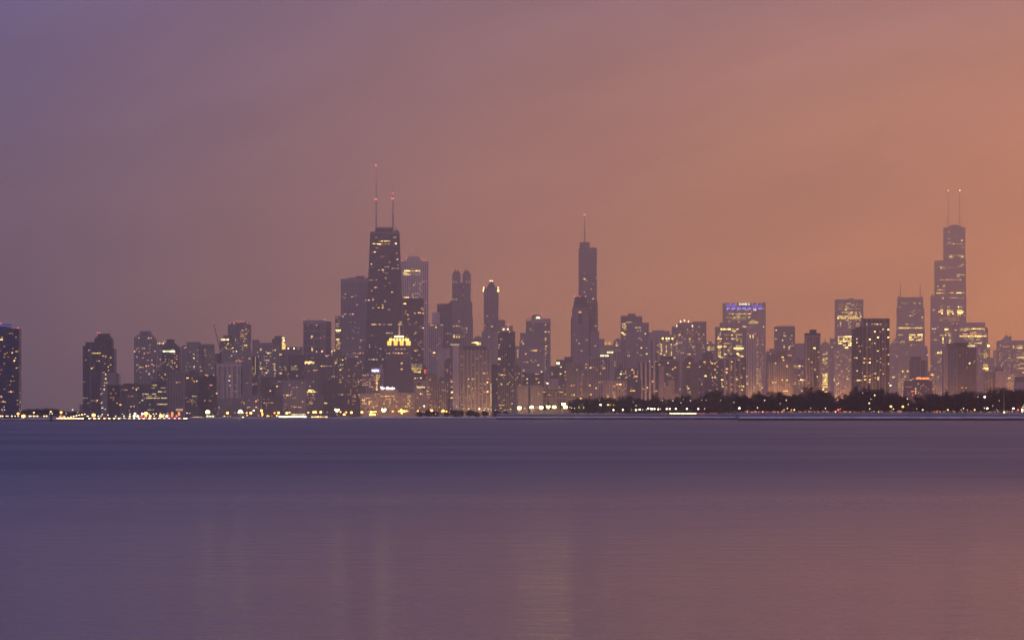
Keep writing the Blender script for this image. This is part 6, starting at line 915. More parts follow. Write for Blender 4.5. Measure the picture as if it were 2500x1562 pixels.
# the city shore: a spit of land at the lake end, then the long beach
sheet('ground', [W(-1100, 3140), W(455, 3140), W(463, 3300), W(466, 4700), W(520, 4830), W(700, 4890), W(1240, 4900), (XW - 5, 4900), (XW - 5, 23000), (-XW + 5, 23000), (-XW + 5, 3140)], 1.5, frozen, 2.)
def wedge(name, x0, x1, prof, mat, label=None, parent=None, jag=0., seed=0, step=6.):
    """long shore piece: cross-section prof [(dy, z)] swept from x0 to x1 with an uneven crest"""
    rr = random.Random(seed); n = max(2, int((x1 - x0) / step)); m = MB(); k = len(prof); j = 0.
    for i in range(n + 1):
        x = x0 + (x1 - x0) * i / n
        for a, (y, z) in enumerate(prof):
            e = (rr.random() - .5) * jag if 0 < a < k - 1 else 0.
            m.v.append((x, y + e * 1.5, z + e))
    for i in range(n):
        for a in range(k - 1): m.f.append((i * k + a, (i + 1) * k + a, (i + 1) * k + a + 1, i * k + a + 1))
    return m.build(name, mat, parent)
def seawall(x0, x1, Y, crest, label, seed, steps):
    r = empty('seawall', (0, Y, 0)); tag(r, label, 'seawall', 'stepped concrete seawalls')
    wedge('concrete_face', x0, x1, [(0, -.6), (0, 2.0), (.6, 2.2), (.8, -.5)], conc, parent=r, jag=.35, seed=seed)
    wedge('snow_cap', x0, x1, [(.5, 2.0), (1.6, 2.6), (4., 3.1), (9., 3.5), (12., 3.55)], snow, parent=r, jag=.55, seed=seed + 1, step=3.)
    y, z = 12., 3.5
    for q in range(steps):
        dz = (crest - 3.5) / steps
        wedge('concrete_step', x0, x1, [(y, z - .1), (y + .1, z + dz * .72), (y + 1.2, z + dz * .74)], conc, parent=r, jag=.05, seed=seed + 2 + q)
        wedge('snow_ledge', x0, x1, [(y + .9, z + dz * .7), (y + 2., z + dz * .90), (y + 7., z + dz)], snow, parent=r, jag=.16, seed=seed + 9 + q, step=4.)
        y += 7.; z += dz
    return y
ya = seawall(wx(1804, 3560), wx(2720, 3560), 3560, 7.2, 'nearer stepped seawall below the park with a thick snow cap and dark face', 3, 3)
yb = seawall(wx(1212, 4340), wx(1900, 4340), 4340, 6.4, 'farther stepped seawall with a thin band of snow reaching out to the light masts', 40, 2)
b_ = 3560 + ya - .5; c_ = 4340 + yb - .5
sheet('park_lawn', [W(1800, b_), W(2900, b_), W(2900, 4800), W(1800, 4800)], 7.1, frozen, 7.); sheet('park_lawn', [W(1216, c_), (wx(1800, 4800) - 8, c_), (wx(1800, 4800) - 8, 4960), W(1216, 4960)], 6.3, frozen, 6.2)
sheet('park_lawn', [(wx(1800, 4800) - 8, 4800.5), W(2900, 4800.5), W(2900, 5250), (wx(1800, 4800) - 8, 5250)], 7.6, frozen, 7.5)
sheet('park_road', [W(1560, 4412), W(1798, 4412), W(1798, 4426), W(1560, 4426)], 6.31, asphalt); sheet('park_road', [W(1802, 3606), W(2600, 3606), W(2600, 3620), W(1802, 3620)], 7.11, asphalt)
sheet('shore_road', [W(90, 3190), W(452, 3170), W(452, 3186), W(90, 3206)], 1.52, asphalt); sheet('shore_road', [W(480, 4990), W(1262, 4990), W(1262, 5008), W(480, 5008)], 1.52, asphalt)
# snow along the beach
for i, (pa, pb_, Y, h) in enumerate([(462, 560, 4860, 1.0), (560, 700, 4880, .8), (700, 860, 4900, .9), (860, 1010, 4912, 1.1), (1010, 1110, 4905, 1.7), (1110, 1215, 4905, 1.3), (0, 140, 3150, .5), (300, 450, 3150, .6)]):
    o = wedge('snow', wx(pa, Y), wx(pb_, Y), [(0, 1.4), (3, 1.5 + h), (14, 1.5 + h * .8), (22, 1.45)], snow, jag=.7, seed=70 + i, step=5.); o.location.y = Y; o['kind'] = 'stuff'
m = MB()
for i in range(46):
    x = wx(1000 + i * 4.8 + R.uniform(-1, 1), 4880); m.box(x, x + .7, 4874, 4874.7, -.5, .9 + R.random() * .5)
    if i % 3 == 0: m.box(x, x + 7.3, 4874.2, 4874.5, .5, .75)
bw = m.build('breakwater', solid((.06, .055, .06), .9)); tag(bw, 'low dark pile breakwater along the beach below the broad piered slab', 'breakwater')

# ------------------------------------------------------------------ lamps
polem = solid((.07, .07, .075), .6)
ORANGE, GOLD, WHITE_, GREENISH = (1., .42, .07), (1., .62, .22), (1., .84, .56), (1., .86, .28)
LAMPM = {}
def lamp(px, py, Y, kind, ground):
    """street lamp: pole, arm and a glowing head; mast: a pole with a ring of floodlights"""
    k = Y / F; z = wz(py, Y) - ground; z = max(z, 2.5)
    look, col, st, r = {'o': ('orange street lamp', ORANGE, 6.5, 1.0), 'O': ('big orange street lamp', ORANGE, 13., 1.45), 'y': ('golden street lamp', GOLD, 5., .6), 'w': ('small white lamp', WHITE_, 3., .45),
                  'd': ('dim white lamp', WHITE_, 1.4, .42), 'W': ('bright white street lamp', WHITE_, 9., .85), 'k': ('dim orange lamp', ORANGE, 2.4, .55), 'r': ('red signal light', (1., .06, .04), 8., .7), 'e': ('green signal light', (.3, 1., .45), 5., .5)}[kind]
    key = ('lamp', kind)
    if key not in LAMPM:
        p = MB(); p.bar((0, 0, 0), (0, 0, 1), .14, .09, 6)
        a = MB(); a.bar((0, 0, 0), (0, -1.2, .25), .07, .07, 5); a.box(-.35, .35, -2.2, -1., .16, .38)
        h = MB(); h.ball((0, 0, 0), r, 8, 6, .8)
        LAMPM[key] = (p.mesh('pole', polem), a.mesh('arm', polem), h.mesh('lamp_head', glow(col, st, kind in 'Oo')))
    p, a, h = LAMPM[key]
    o = empty('street_lamp' if kind not in 're' else 'signal_light', (wx(px, Y), Y, ground)); o['category'] = 'lamp'; o['group'] = 'lamps along the shore'
    put('pole', p, o, scale=(1, 1, z)); put('lamp_head', h, put('arm', a, o, (0, 0, z + .75)), (0, -1.6, -.75))
    LAMPS.append((px, o, look))
LAMPS = []
def flood(px, py, Y, ground, st=60., n=6, r=1.9, look='tall white floodlight mast'):
    z = wz(py, Y) - ground
    o = empty('light_mast', (wx(px, Y), Y, ground)); o['category'] = 'light mast'; o['group'] = 'floodlight masts along the shore'
    m = MB(); m.bar((0, 0, 0), (0, 0, z), .32, .2, 8); m.build('pole', polem, o)
    m = MB()
    for q in range(n):
        a = 2 * math.pi * q / n; m.bar((0, 0, z - .4), (r * .8 * math.cos(a), r * .5 * math.sin(a), z), .12, .12, 5)
    hf = m.build('head_frame', polem, o)
    for q in range(n):
        a = 2 * math.pi * q / n
        h = MB(); h.ball((r * .8 * math.cos(a), r * .5 * math.sin(a) - .3, z + .1 + .5 * r * math.cos(2 * a + px)), .85, 8, 5, .85); h.build('floodlight', glow(GREENISH, st, True), hf)
    LAMPS.append((px, o, look))
for px, py, st, r in ((507, 1005.5, 60, 1.9), (587, 1004.5, 75, 2.2), (822.8, 1001.6, 65, 2.0), (937, 1001, 75, 2.1)): flood(px, py, 5000, 1.5, st * 3.6, 9, r * 1.25)
for px, py, st in ((1267.8, 996, 55), (1298, 993.6, 50), (1321.4, 994.6, 65), (1338.3, 993.6, 30), (1353, 993.5, 50), (1375.4, 986.7, 65), (1380.5, 993.6, 40)): flood(px, py, 4450, 6.3, st * 2.4, 8, 1.7, 'white floodlight mast on the park shore')
for px, py, kd in [(555.6, 1007.8, 'O'), (602.4, 1007.6, 'o'), (612.6, 1007.8, 'O'), (638.3, 1002, 'O'), (640.2, 1007.6, 'o'), (670.4, 1008, 'o'), (680.2, 1007.2, 'O'), (700.6, 1008, 'O'), (707, 1006.7, 'o'), (752.8, 1006.7, 'o'), (766, 1006, 'O'), (770.4, 1006, 'O'), (783.3, 1005.7, 'O'), (799, 1006.3, 'k'), (831.5, 1005.4, 'o'), (840.2, 1011.5, 'O'), (845.4, 1006, 'o'), (858, 1006.7, 'O'), (883.7, 1006, 'O'), (901, 1004.8, 'k'), (906.5, 1005.4, 'O'), (904.8, 1011.5, 'O'), (909.4, 1011.5, 'O'), (914, 1011.5, 'O'), (913, 1004.8, 'o'), (917.6, 1004.8, 'o'), (922, 1011, 'k'), (958.7, 1004, 'o'), (973.7, 1003.5, 'o'), (979.7, 1001, 'O'), (981, 1005, 'O'), (987, 1003.5, 'O'), (993, 1003, 'o'), (997.8, 1003.8, 'k'), (981, 1009, 'o'), (1020, 1003, 'o'), (1031, 1004, 'k'), (1036.4, 1005, 'k'), (1054, 1001.8, 'O'), (1082.5, 1002.6, 'O'), (1079, 1003.5, 'o'), (1090, 1004, 'o'), (1064, 1010, 'k'), (1100, 998, 'd'), (1097, 1006, 'k'), (1062, 991.5, 'd'), (1073, 993, 'k'),
                   (506, 1013, 'k'), (520, 1012, 'd'), (535, 994.5, 'w'), (619.5, 1001.8, 'W'), (603.6, 1013.5, 'y'), (632, 1014, 'k'), (640, 1014.5, 'y'), (641, 1011.5, 'o'), (653, 1015, 'o'), (657, 1016, 'y'), (676, 1014.5, 'o'), (664, 1014.5, 'k'), (594, 1008, 'k'), (574, 1007.5, 'k'), (545, 1016, 'k'), (549, 1017.5, 'y'), (556, 1017, 'k'), (563, 1017, 'k')]: lamp(px, py, 5020, kd, 1.5)
for px, py, kd in [(1115, 992, 'w'), (1130.7, 998, 'w'), (1134.9, 994.5, 'd'), (1144.6, 998, 'y'), (1152, 1001.5, 'd'), (1170.4, 998, 'W'), (1175.6, 1002, 'w'), (1182.3, 1000.6, 'y'), (1184, 996.5, 'w'), (1191.8, 997.6, 'y'), (1191.8, 1002, 'w'), (1195.8, 1009.5, 'w'), (1209.7, 1000.4, 'w'), (1233, 1001, 'w'), (1222.6, 996, 'w'), (1240, 1000, 'd'), (1122, 995, 'd'), (1180, 1011, 'r'), (1044, 989, 'd'), (1035.6, 991, 'W'), (1025, 995, 'w'), (1008, 995, 'k'), (984, 1004, 'd')]: lamp(px, py, 5120, kd, 1.5)
for px, py, kd in [(1250, 985, 'w'), (1246.7, 998.7, 'w'), (1281.7, 996, 'w'), (1278, 998.5, 'd'), (1308, 994.5, 'd'), (1313, 995, 'w'), (1395.4, 995.5, 'w'), (1402.4, 996.5, 'w'), (1391, 994, 'k'), (1413.7, 994.7, 'w'), (1425, 994.7, 'w'), (1465.9, 987.7, 'W'), (1468, 989.5, 'w'), (1483.4, 988, 'y'), (1486, 988, 'y'), (1490.5, 988.5, 'k'), (1498, 988.5, 'k'), (1497.5, 1000.6, 'W'), (1520.4, 1000.2, 'W'), (1542, 1000, 'd'), (1552.5, 1000.6, 'W'), (1557.7, 999.5, 'w'), (1561.7, 999.3, 'W'), (1569, 999.7, 'w'), (1578, 999.8, 'w'), (1582.5, 996.7, 'W'), (1588.9, 997.6, 'W'), (1592, 998.2, 'W'), (1597.8, 998, 'W'), (1606.7, 998.6, 'W'), (1611.9, 998, 'w'), (1627.6, 998, 'W'), (1635, 998, 'W'), (1649.8, 997.8, 'W'), (1676.8, 997.8, 'W'), (1704.6, 998, 'W'), (1719.8, 997.6, 'w'), (1552.5, 990, 'w'), (1617, 977, 'w'), (1642.5, 977.8, 'w'), (1662.3, 983, 'w'), (1685.5, 977.6, 'w'), (1713, 976.5, 'd'), (1668, 975, 'd'), (1546, 982, 'd'), (1464, 976.5, 'd'), (1724, 976.5, 'd'), (1759, 977, 'd'), (1791.4, 982, 'w')]: lamp(px, py, 4395, kd, 6.3)
for px, py, kd in [(1804.7, 996.3, 'W'), (1849, 995, 'w'), (1866.5, 977, 'w'), (1919.4, 976.8, 'w'), (1922, 996.5, 'w'), (1939, 1002, 'y'), (2015, 996.7, 'w'), (2044, 975.8, 'd'), (1904.6, 985, 'd'), (1932, 1002, 'k'), (1914, 1005, 'k'), (2046, 1006, 'r'), (2051, 998, 'd'), (1979, 996, 'd'), (2121.9, 984, 'y'), (2123, 997.8, 'w'), (2126, 974, 'd'), (2174.7, 992, 'o'), (2180.8, 998, 'w'), (2204, 992.4, 'o'), (2215, 973, 'w'), (2217, 987, 'k'), (2237.7, 997.8, 'd'), (2252.3, 1003.9, 'y'), (2135, 964.7, 'y'), (2106, 959, 'd'), (2313.5, 1003.5, 'y'), (2351.7, 997, 'w'), (2379, 1002.6, 'y'), (2346, 1003.5, 'd'), (2403.5, 968.9, 'W'), (2403, 996, 'w'), (2409.8, 996.5, 'W'), (2387, 968.7, 'd'), (2433.5, 1002, 'd'), (2473.5, 996.6, 'W'), (2439, 978, 'd'), (2497, 993, 'w'), (2499, 989, 'd'), (2485, 1003, 'r'), (2361, 1001, 'd'), (2423.5, 990.5, 'd')]: lamp(px, py, 3585, kd, 7.1)
for px, py, kd in [(2, 1021, 'y'), (6.8, 1021.3, 'y'), (16, 1020, 'w'), (20, 1021.5, 'w'), (29.5, 1020.2, 'y'), (37.5, 1020, 'w'), (44.6, 1020.2, 'w'), (44.6, 1009.6, 'o'), (57.7, 1020.5, 'O'), (56, 1021, 'y'), (72.7, 1020.6, 'y'), (76.3, 1020, 'w'), (83, 1020.6, 'y'), (87.5, 1021.6, 'k'), (92, 1022.6, 'y'), (108.5, 1021, 'y'), (114.2, 1021.8, 'y'), (83, 1007, 'y'), (124.5, 1004.5, 'y'), (128, 1009.6, 'w'), (149.6, 1006.4, 'o'), (149.6, 1012, 'k'), (177.9, 1000, 'w'), (190, 1006.5, 'd'), (162, 1009, 'd'), (122, 1009.5, 'd')]: lamp(px, py, 3230, kd, 1.5)
for px, py, kd in [(203, 1012, 'd'), (215.5, 1017, 'e'), (229, 1013, 'O'), (250, 1011.5, 'w'), (264, 1012.5, 'w'), (228, 1020.5, 'r'), (213, 1019.5, 'w'), (240.5, 1018, 'e'), (247, 1020, 'k'), (283, 1020.5, 'w'), (299.5, 1010.5, 'd'), (303, 1019, 'e'), (318, 1010, 'w'), (318, 1016.5, 'e'), (317, 1018.5, 'y'), (330, 1009.7, 'W'), (328, 1018.5, 'W'), (336.5, 1018, 'W'), (346, 1019, 'r'), (354, 1019, 'r'), (357.5, 1017.5, 'y'), (367, 1018.5, 'o'), (341, 1017, 'd'), (348, 1009.8, 'W'), (356.7, 1009, 'O'), (364, 1009.8, 'w'), (374.8, 1010, 'w'), (377, 1015, 'w'), (381.9, 1009.7, 'w'), (391.5, 1009.5, 'k'), (393.8, 1014.8, 'O'), (397, 1016.5, 'o'), (396, 1019.3, 'o'), (400.6, 1011, 'w'), (400.5, 1014, 'k'), (405, 1018.5, 'w'), (410, 1009, 'd'), (411, 1015, 'r'), (420.5, 1018, 'r'), (431.5, 1018, 'r'), (457, 1008, 'w'), (463.5, 1008.5, 'd'), (407.5, 1021, 'W')]: lamp(px, py, 3240, kd, 1.5)
sh = MB(); sh.box(-1.5, 1.5, -3.75, -3.6, 11.2, 13.3); sh.box(-1.5, 1.5, -3.59, -2.2, 13.15, 13.3); ADDED_HOOD = sh.mesh('added_hood', polem)   # hoods added so the camera does not see the lamp heads
def street(px, L, col=(1., .52, .16)):  # added lamps, heads hidden from camera, that warm the tower bases and haze
    c = [(y, y) for x0, x1, y, r in REFS if x0 <= px <= x1]
    if not c: return
    Yf = min(c)[0] - 45.; L *= 3 if px > 1030 else 1.3; L *= 3.4 if px > 1822 else 1.6 if px > 1262 else 1.; key = ('street', L)
    if key not in LAMPM:
        p = MB(); p.bar((0, 0, 0), (0, 0, 12), .16, .1, 6); a = MB(); a.bar((0, 0, 12), (0, -2., 12.4), .09, .09, 5); h = MB(); h.ball((0, -2.3, 12.3), 1.1, 8, 5, .6)
        LAMPM[key] = (p.mesh('pole', polem), a.mesh('arm', polem), h.mesh('lamp_head', glow(col, L, True)))
    o = empty('added_lamp', (wx(px, Yf) / SHORE, Yf / SHORE, 1.5)); o.scale = (1 / SHORE,) * 3; o['category'] = 'lamp'; o['group'] = 'added lamps at the foot of the towers'
    put('pole', LAMPM[key][0], o); ar = put('arm', LAMPM[key][1], o); put('lamp_head', LAMPM[key][2], ar); put('added_hood', ADDED_HOOD, ar)
    LAMPS.append((px, o, 'added hooded lamp'))
for px, L in [(845, 120), (868, 120), (885, 250), (898, 250), (912, 250), (930, 300), (948, 300), (965, 300), (985, 350), (1003, 350), (1018, 400), (1030, 400), (1046, 350), (1060, 350), (1075, 300), (1090, 300), (1112, 350), (1130, 250), (1150, 250), (1170, 250), (1190, 250), (1222, 200), (1245, 200), (1275, 200), (1300, 200), (1325, 200), (1350, 200), (1375, 200), (1400, 250), (1420, 250), (1445, 250), (1465, 200), (1480, 200), (1500, 200), (1520, 150), (1575, 250), (1597, 250), (1615, 250), (1640, 250), (1655, 250), (1676, 120), (1775, 250), (1795, 250), (1812, 250), (1828, 500), (1840, 500), (1852, 500), (1862, 500), (1880, 350), (1900, 350), (1915, 350), (1935, 350), (1955, 350), (1971, 350), (1998, 350), (2010, 700), (2022, 700), (2034, 700), (2048, 700), (2062, 700), (2075, 700), (2095, 200), (2120, 200), (2150, 200), (2180, 600), (2198, 600), (2240, 12), (2262, 12), (2290, 600), (2308, 400), (2330, 200), (2360, 200), (2392, 600), (2410, 600), (2440, 400), (2460, 600), (2480, 600), (560, 80), (610, 100), (660, 100), (700, 120), (725, 120), (760, 120), (785, 100)]: street(px, L)
label_runs(LAMPS, 'below')

# ------------------------------------------------------------------ cars
def car_meshes(col):
    k = 'car' + str(col)
    if k in LAMPM: return LAMPM[k]
    body = MB(); body.profile([(-2.2, .35), (-2.25, .75), (-2.0, .95), (-.9, 1.0), (1.2, 1.02), (2.1, .86), (2.25, .6), (2.2, .35)], -.88, .88)
    cab = MB(); cab.frustum((-1.7, 1.15, -.84, .84, 1.), (-1.2, .45, -.68, .68, 1.48))
    wh = MB(); wh.prism([(.33 * math.cos(2 * math.pi * a / 12), .33 * math.sin(2 * math.pi * a / 12)) for a in range(12)], -.11, .11)
    hl = MB(); hl.box(2.0, 2.5, -.30, .30, -.17, .17); tl = MB(); tl.box(-.08, .12, -.24, .24, -.12, .12)
    # paint with a clear coat
    m, t = nt('car_paint'); p = N(t, 'ShaderNodeBsdfPrincipled'); p.inputs['Base Color'].default_value = (*col, 1); p.inputs['Roughness'].default_value = .35; p.inputs['Coat Weight'].default_value = .5
    no = N(t, 'ShaderNodeTexNoise'); no.inputs['Scale'].default_value = 3.; t.links.new(mth(t, 'ADD', .3, mth(t, 'MULTIPLY', no.outputs[0], .2)), p.inputs['Roughness'])
    o = N(t, 'ShaderNodeOutputMaterial'); t.links.new(p.outputs[0], o.inputs[0])
    LAMPM[k] = (body.mesh('body', m), cab.mesh('cabin', solid((.02, .02, .025), .15)), wh.mesh('wheel', solid((.02, .02, .02), .8)), hl.mesh('headlight', glow((1., .58, .22), 34.)), tl.mesh('taillight', glow((1., .05, .03), 3.)))
    return LAMPM[k]
CARS = []; PAINT = [((.5, .5, .52), 'silver car'), ((.04, .04, .045), 'black car'), ((.3, .02, .02), 'dark red car'), ((.6, .6, .58), 'white car'), ((.05, .07, .15), 'blue car')]
def car(px, Y, z, rz, look):
    col, nm = PAINT[len(CARS) % 5]; bo, ca, wh, hl, tl = car_meshes(col)
    o = empty('parked_car' if 0 else 'car', (wx(px, Y), Y, z)); o['category'] = 'car'; o['group'] = 'cars on the shore roads'; o.rotation_euler = (0, 0, math.radians(rz))
    put('body', bo, o); put('cabin', ca, o)
    for x in (-1.4, 1.4):
        for s_ in (-1, 1):
            w = put('wheel', wh, o, (x, s_ * .82, .33)); w.rotation_euler = (math.pi / 2, 0, 0)
    for s_ in (-1, 1):
        put('headlight', hl, o, (0, s_ * .58, .68)); put('taillight', tl, o, (-2.24, s_ * .6, .78))
    CARS.append((px, o, f'{nm} {look}'))
hb = MB(); hb.box(2.0, 2.6, -.36, .36, -.24, .24); BEAM = hb.mesh('headlight', glow((1., .60, .22), 60., True))
# the ramp road and the shore road at the lake end, headlights on
for i in range(26): car(138 + i * 2.9 + R.uniform(-1, 1), 3194 - i * .2 + (i % 2) * 6, 1.53, -62 + R.uniform(-8, 8), 'with headlights')
for i in range(40): car(212 + i * 6.1 + R.uniform(-1, 1), 3182 + (i % 2) * 6, 1.53, -28 + R.uniform(-6, 6), 'with headlights')
rmp = MB(); A, B2 = (wx(150, 3215), 3215, 1.5), (wx(205, 3330), 3330, 5.4)
rmp.v = [(A[0] - 4, A[1], 1.5), (A[0] + 4, A[1], 1.5), (B2[0] + 4, B2[1], 5.2), (B2[0] - 4, B2[1], 5.2), (A[0] - 4, A[1], .5), (A[0] + 4, A[1], .5), (B2[0] + 4, B2[1], .5), (B2[0] - 4, B2[1], .5)]
rmp.f = [(0, 1, 2, 3), (4, 7, 6, 5), (0, 4, 5, 1), (1, 5, 6, 2), (2, 6, 7, 3), (3, 7, 4, 0)]; ro = rmp.build('ramp_road', asphalt); ro['kind'] = 'structure'
for i in range(16):
    t = (i + .5) / 16; car(0, 1, 0, -90, 'descending the ramp'); px, o, l = CARS[-1]
    o.location = (A[0] + (B2[0] - A[0]) * t + (i % 2) * 3 - 1.5, A[1] + (B2[1] - A[1]) * t, 1.52 + 3.7 * t); o.rotation_euler = (0, math.radians(1.8), math.radians(-106)); CARS[-1] = (150 + 55 * t, o, l)
for i in range(24): car(1140 + i * 5.1 + R.uniform(-1, 1), 4994 + (i % 2) * 6, 1.53, -35 + R.uniform(-6, 6), 'with headlights')
for i in range(10): car(1072 + i * 6 + R.uniform(-2, 2), 5003, 1.53, 120 + R.uniform(-10, 10), 'with red tail lights')
for i in range(30):
    car(1636 + (i % 15) * 4.3 + R.uniform(-1, 1), 4413.5 + (i // 15) * 6 + R.uniform(0, 2), 6.32, -80 + R.uniform(-10, 10), 'with dazzling beams')
    for h in CARS[-1][1].children:
        if h.name.startswith('headlight'): h.data = BEAM
for i in range(5): car(1701 + i * 4.6, 4417 + (i % 2) * 4, 6.32, 95 + R.uniform(-10, 10), 'with red tail lights')
for px in (1738, 1744, 1748): car(px, 4418, 6.32, 100, 'with red tail lights')
for px in (1829, 1840, 1851, 1857, 1868, 1876, 1885, 1925, 2046, 2150): car(px, 3612, 7.12, 112 + R.uniform(-20, 20), 'with red tail lights')
label_runs(CARS, 'below')

# ------------------------------------------------------------------ low shore buildings
def pavilion(name, label, Y, x0, x1, ytop, ybot, storeys, code, g=1.5, cat='pavilion', wall=(.4, .37, .33)):
    o = empty(name, (wx((x0 + x1) / 2, Y), Y, g)); tag(o, label, cat)
    hw = (x1 - x0) / 2 * Y / F; h = wz(ytop, Y) - g; m = MB(); m.box(-hw, hw, 0, 10, 0, h); m.build('wall', solid(wall, .8), o)
    m = MB(); m.box(-hw - 1.2, hw + 1.2, -1.5, 11, h, h + .35); m.build('roof', solid((.3, .28, .27), .7), o)
    for s_ in range(storeys):
        z0 = h * (s_ + .18) / storeys; z1 = h * (s_ + .72) / storeys; n = max(3, int(hw * 2 / 3.2)); dx = hw * 2 / n
        for i in range(n): put('window', unit(lit(code + str(R.choice((1, 2, 2, 3))))), o, (-hw + (i + .5) * dx, -.1, (z0 + z1) / 2), (dx * .74, .3, z1 - z0))
    return o
pavilion('beach_pavilion', 'low pavilion blazing yellow beneath a floodlight mast at the beach', 4930, 503, 523, 1014, 1019, 2, 'g')
pavilion('beach_pavilion', 'long low pavilion with a dim lit front beside the blazing pavilion', 4935, 470, 494, 1016, 1019.5, 1, 'y')
bh = pavilion('beach_house', 'long white beach house with two lit decks', 4915, 680, 748, 1014.4, 1018.6, 1, 'g', 1.5, 'beach house', (.5, .47, .42))
k_ = 4915 / F
m = MB(); m.box(-3 * k_, 33 * k_, 2, 8, 3.4, 5.7); m.build('upper_deck', solid((.5, .47, .42), .8), bh)
for i in range(12): put('window', unit(lit(R.choice(('w1', 'g1', 'w2')))), bh, ((-2 + i * 2.9) * k_, 1.9, 4.5), (2. * k_, .3, 1.1))
for x in (-2, 8, 24, 30): m = MB(); m.box((x - 1) * k_, (x + 1.2) * k_, 3, 6, 5.7, 8.6); m.build('funnel', solid((.2, .18, .18), .7), bh)
for i in range(22): put('deck_light', unit(lit('g3'), 'ball'), bh, ((-33 + i * 3.1) * k_, -1.2, 2.3), (.7, .7, .7))
pavilion('beach_house', 'shorter lit beach building with a tapering roof light row', 4915, 759, 800, 1014.8, 1018.4, 1, 'y', 1.5, 'beach house', (.45, .42, .38))
pavilion('beach_hut', 'small glowing white kiosk near the second floodlight mast', 4925, 591, 596, 1015.5, 1019, 1, 'g')
pavilion('gatehouse', 'small orange lit gatehouse beside the descending ramp', 3225, 144, 160, 1013.4, 1019, 1, 'p', 1.5, 'gatehouse')
pavilion('bus_shelter', 'glowing white shelter on the shore road below the stepped glass tower', 3225, 198, 215, 1018.2, 1021.4, 1, 'w', 1.5, 'shelter')
pavilion('bus_shelter', 'small pale lit shelter beside the shore road queue', 3228, 296, 306, 1017.4, 1020.6, 1, 'w', 1.5, 'shelter')
pavilion('toll_booth', 'tiny lit booth beside the tree shaded park road', 3590, 2494, 2503, 994, 1001, 1, 'w', 7.1, 'booth')
# navigation post at the water's edge
np_ = empty('harbour_beacon', W(124.5, 3136) + (0,)); tag(np_, 'small dark harbour beacon standing at the water edge', 'beacon')
m = MB(); m.bar((0, 0, -.5), (0, 0, 1.6), 1.1, 1., 8); m.build('base', conc, np_); m = MB(); m.bar((0, 0, 1.6), (0, 0, 4.6), .75, .6, 8); m.build('tower', solid((.06, .05, .06), .7), np_); m = MB(); m.ball((0, 0, 5.), .55); m.build('lantern', solid((.1, .1, .1), .4), np_)
# floodlit mast in the park
fp = empty('flagpole', (wx(2451, 3590), 3590, 7.1)); tag(fp, 'tall pale flagpole lit greenish from below before the park trees', 'flagpole')
hh = wz(952, 3590) - 7.1; m = MB(); m.bar((0, 0, 0), (0, 0, hh), .30, .10, 8); m.build('pole', solid((.38, .38, .34), .6), fp); m = MB(); m.box(-1.2, 1.2, -1.2, 1.2, 0, .7); m.build('base', conc, fp)
m = MB(); m.ball((0, 0, hh + .2), .35); m.build('finial', solid((.6, .6, .55), .4), fp); m = MB(); m.box(-.5, .5, -2.6, -1.9, .2, .8); m.build('floodlight', glow(GREENISH, 14., True), fp)

# ------------------------------------------------------------------ trees
barkm = solid((.014, .015, .03), .95, 1.2, .6); twigm = solid((.012, .015, .036), .95, .5, .7)
def tree_meshes(seed, h=17., spread=8., low=.42, twigs=1500):
    rr = random.Random(seed); tr = MB(); tips = []
    def grow(p, d, L, r, lev):
        n = 3 if lev < 2 else 2; q = Vector(p); dd = Vector(d)
        for i in range(n):
            nd = (dd + Vector((rr.uniform(-.16, .16), rr.uniform(-.16, .16), rr.uniform(-.05, .12)))).normalized(); e = q + nd * (L / n)
            tr.bar(q, e, r * (1 - i / n * .35), r * (1 - (i + 1) / n * .35), 5 if lev < 2 else 3)
            if lev >= 1: tips.append((e.copy(), nd.copy()))
            if lev < 3 and i > 0 or lev == 0 and i == n - 1:
                for _ in range(3 if lev == 0 else 2):
                    a = rr.uniform(0, 6.283); t = rr.uniform(.5, 1.05)
                    nn = (nd * math.cos(t) + Vector((math.cos(a), math.sin(a), .12)) * math.sin(t)); grow(e, nn.normalized(), L * rr.uniform(.52, .74), r * .5, lev + 1)
            q = e; dd = nd
    grow((0, 0, 0), (0, 0, 1), h * low, .32, 0)
    cr = MB()
    for _ in range(twigs):
        e, d = rr.choice(tips); a = rr.uniform(0, 6.283)
        v = (d * .5 + Vector((math.cos(a), math.sin(a), rr.uniform(-.2, 1.)))).normalized(); L = rr.uniform(.9, 2.6) if rr.random() < .8 else rr.uniform(2.6, 4.6); p = e + Vector((rr.gauss(0, .7), rr.gauss(0, .7), rr.gauss(0, .5))); w = rr.uniform(.05, .13)
        s_ = v.cross(Vector((rr.random() - .5, rr.random() - .5, rr.random() - .5))).normalized() * w; i = len(cr.v); mid = p + v * L * .5 + Vector((rr.gauss(0, .15), rr.gauss(0, .15), .1)); e2 = p + v * L
        cr.v += [tuple(p - s_), tuple(p + s_), tuple(mid + s_ * .7), tuple(mid - s_ * .7), tuple(e2)]; cr.f += [(i, i+1, i+2, i+3), (i+3, i+2, i+4)]
        for _b in range(2):
            b0 = p + v * L * rr.uniform(.2, .8); bv = (v + Vector((rr.gauss(0, .8), rr.gauss(0, .8), rr.gauss(0, .5)))).normalized() * L * .5; i = len(cr.v)
            cr.v += [tuple(b0 - s_ * .6), tuple(b0 + s_ * .6), tuple(b0 + bv)]; cr.f.append((i, i+1, i+2))
    zs = max(v[2] for v in cr.v)
    f = h / zs; rx = max(abs(v[0]) for v in cr.v) * f; g = spread / max(rx, .1)
    for b2 in (tr, cr): b2.v = [(v[0] * f * g, v[1] * f * g, v[2] * f) for v in b2.v]
    return tr.mesh('trunk', barkm), cr.mesh('crown', twigm)
TREES = [tree_meshes(11 + i, 17., sp, twigs=tw) for i, (sp, tw) in enumerate([(7.5, 1700), (6.5, 1500), (8.5, 1900), (6., 1300), (7.5, 1000), (9., 1700)])]
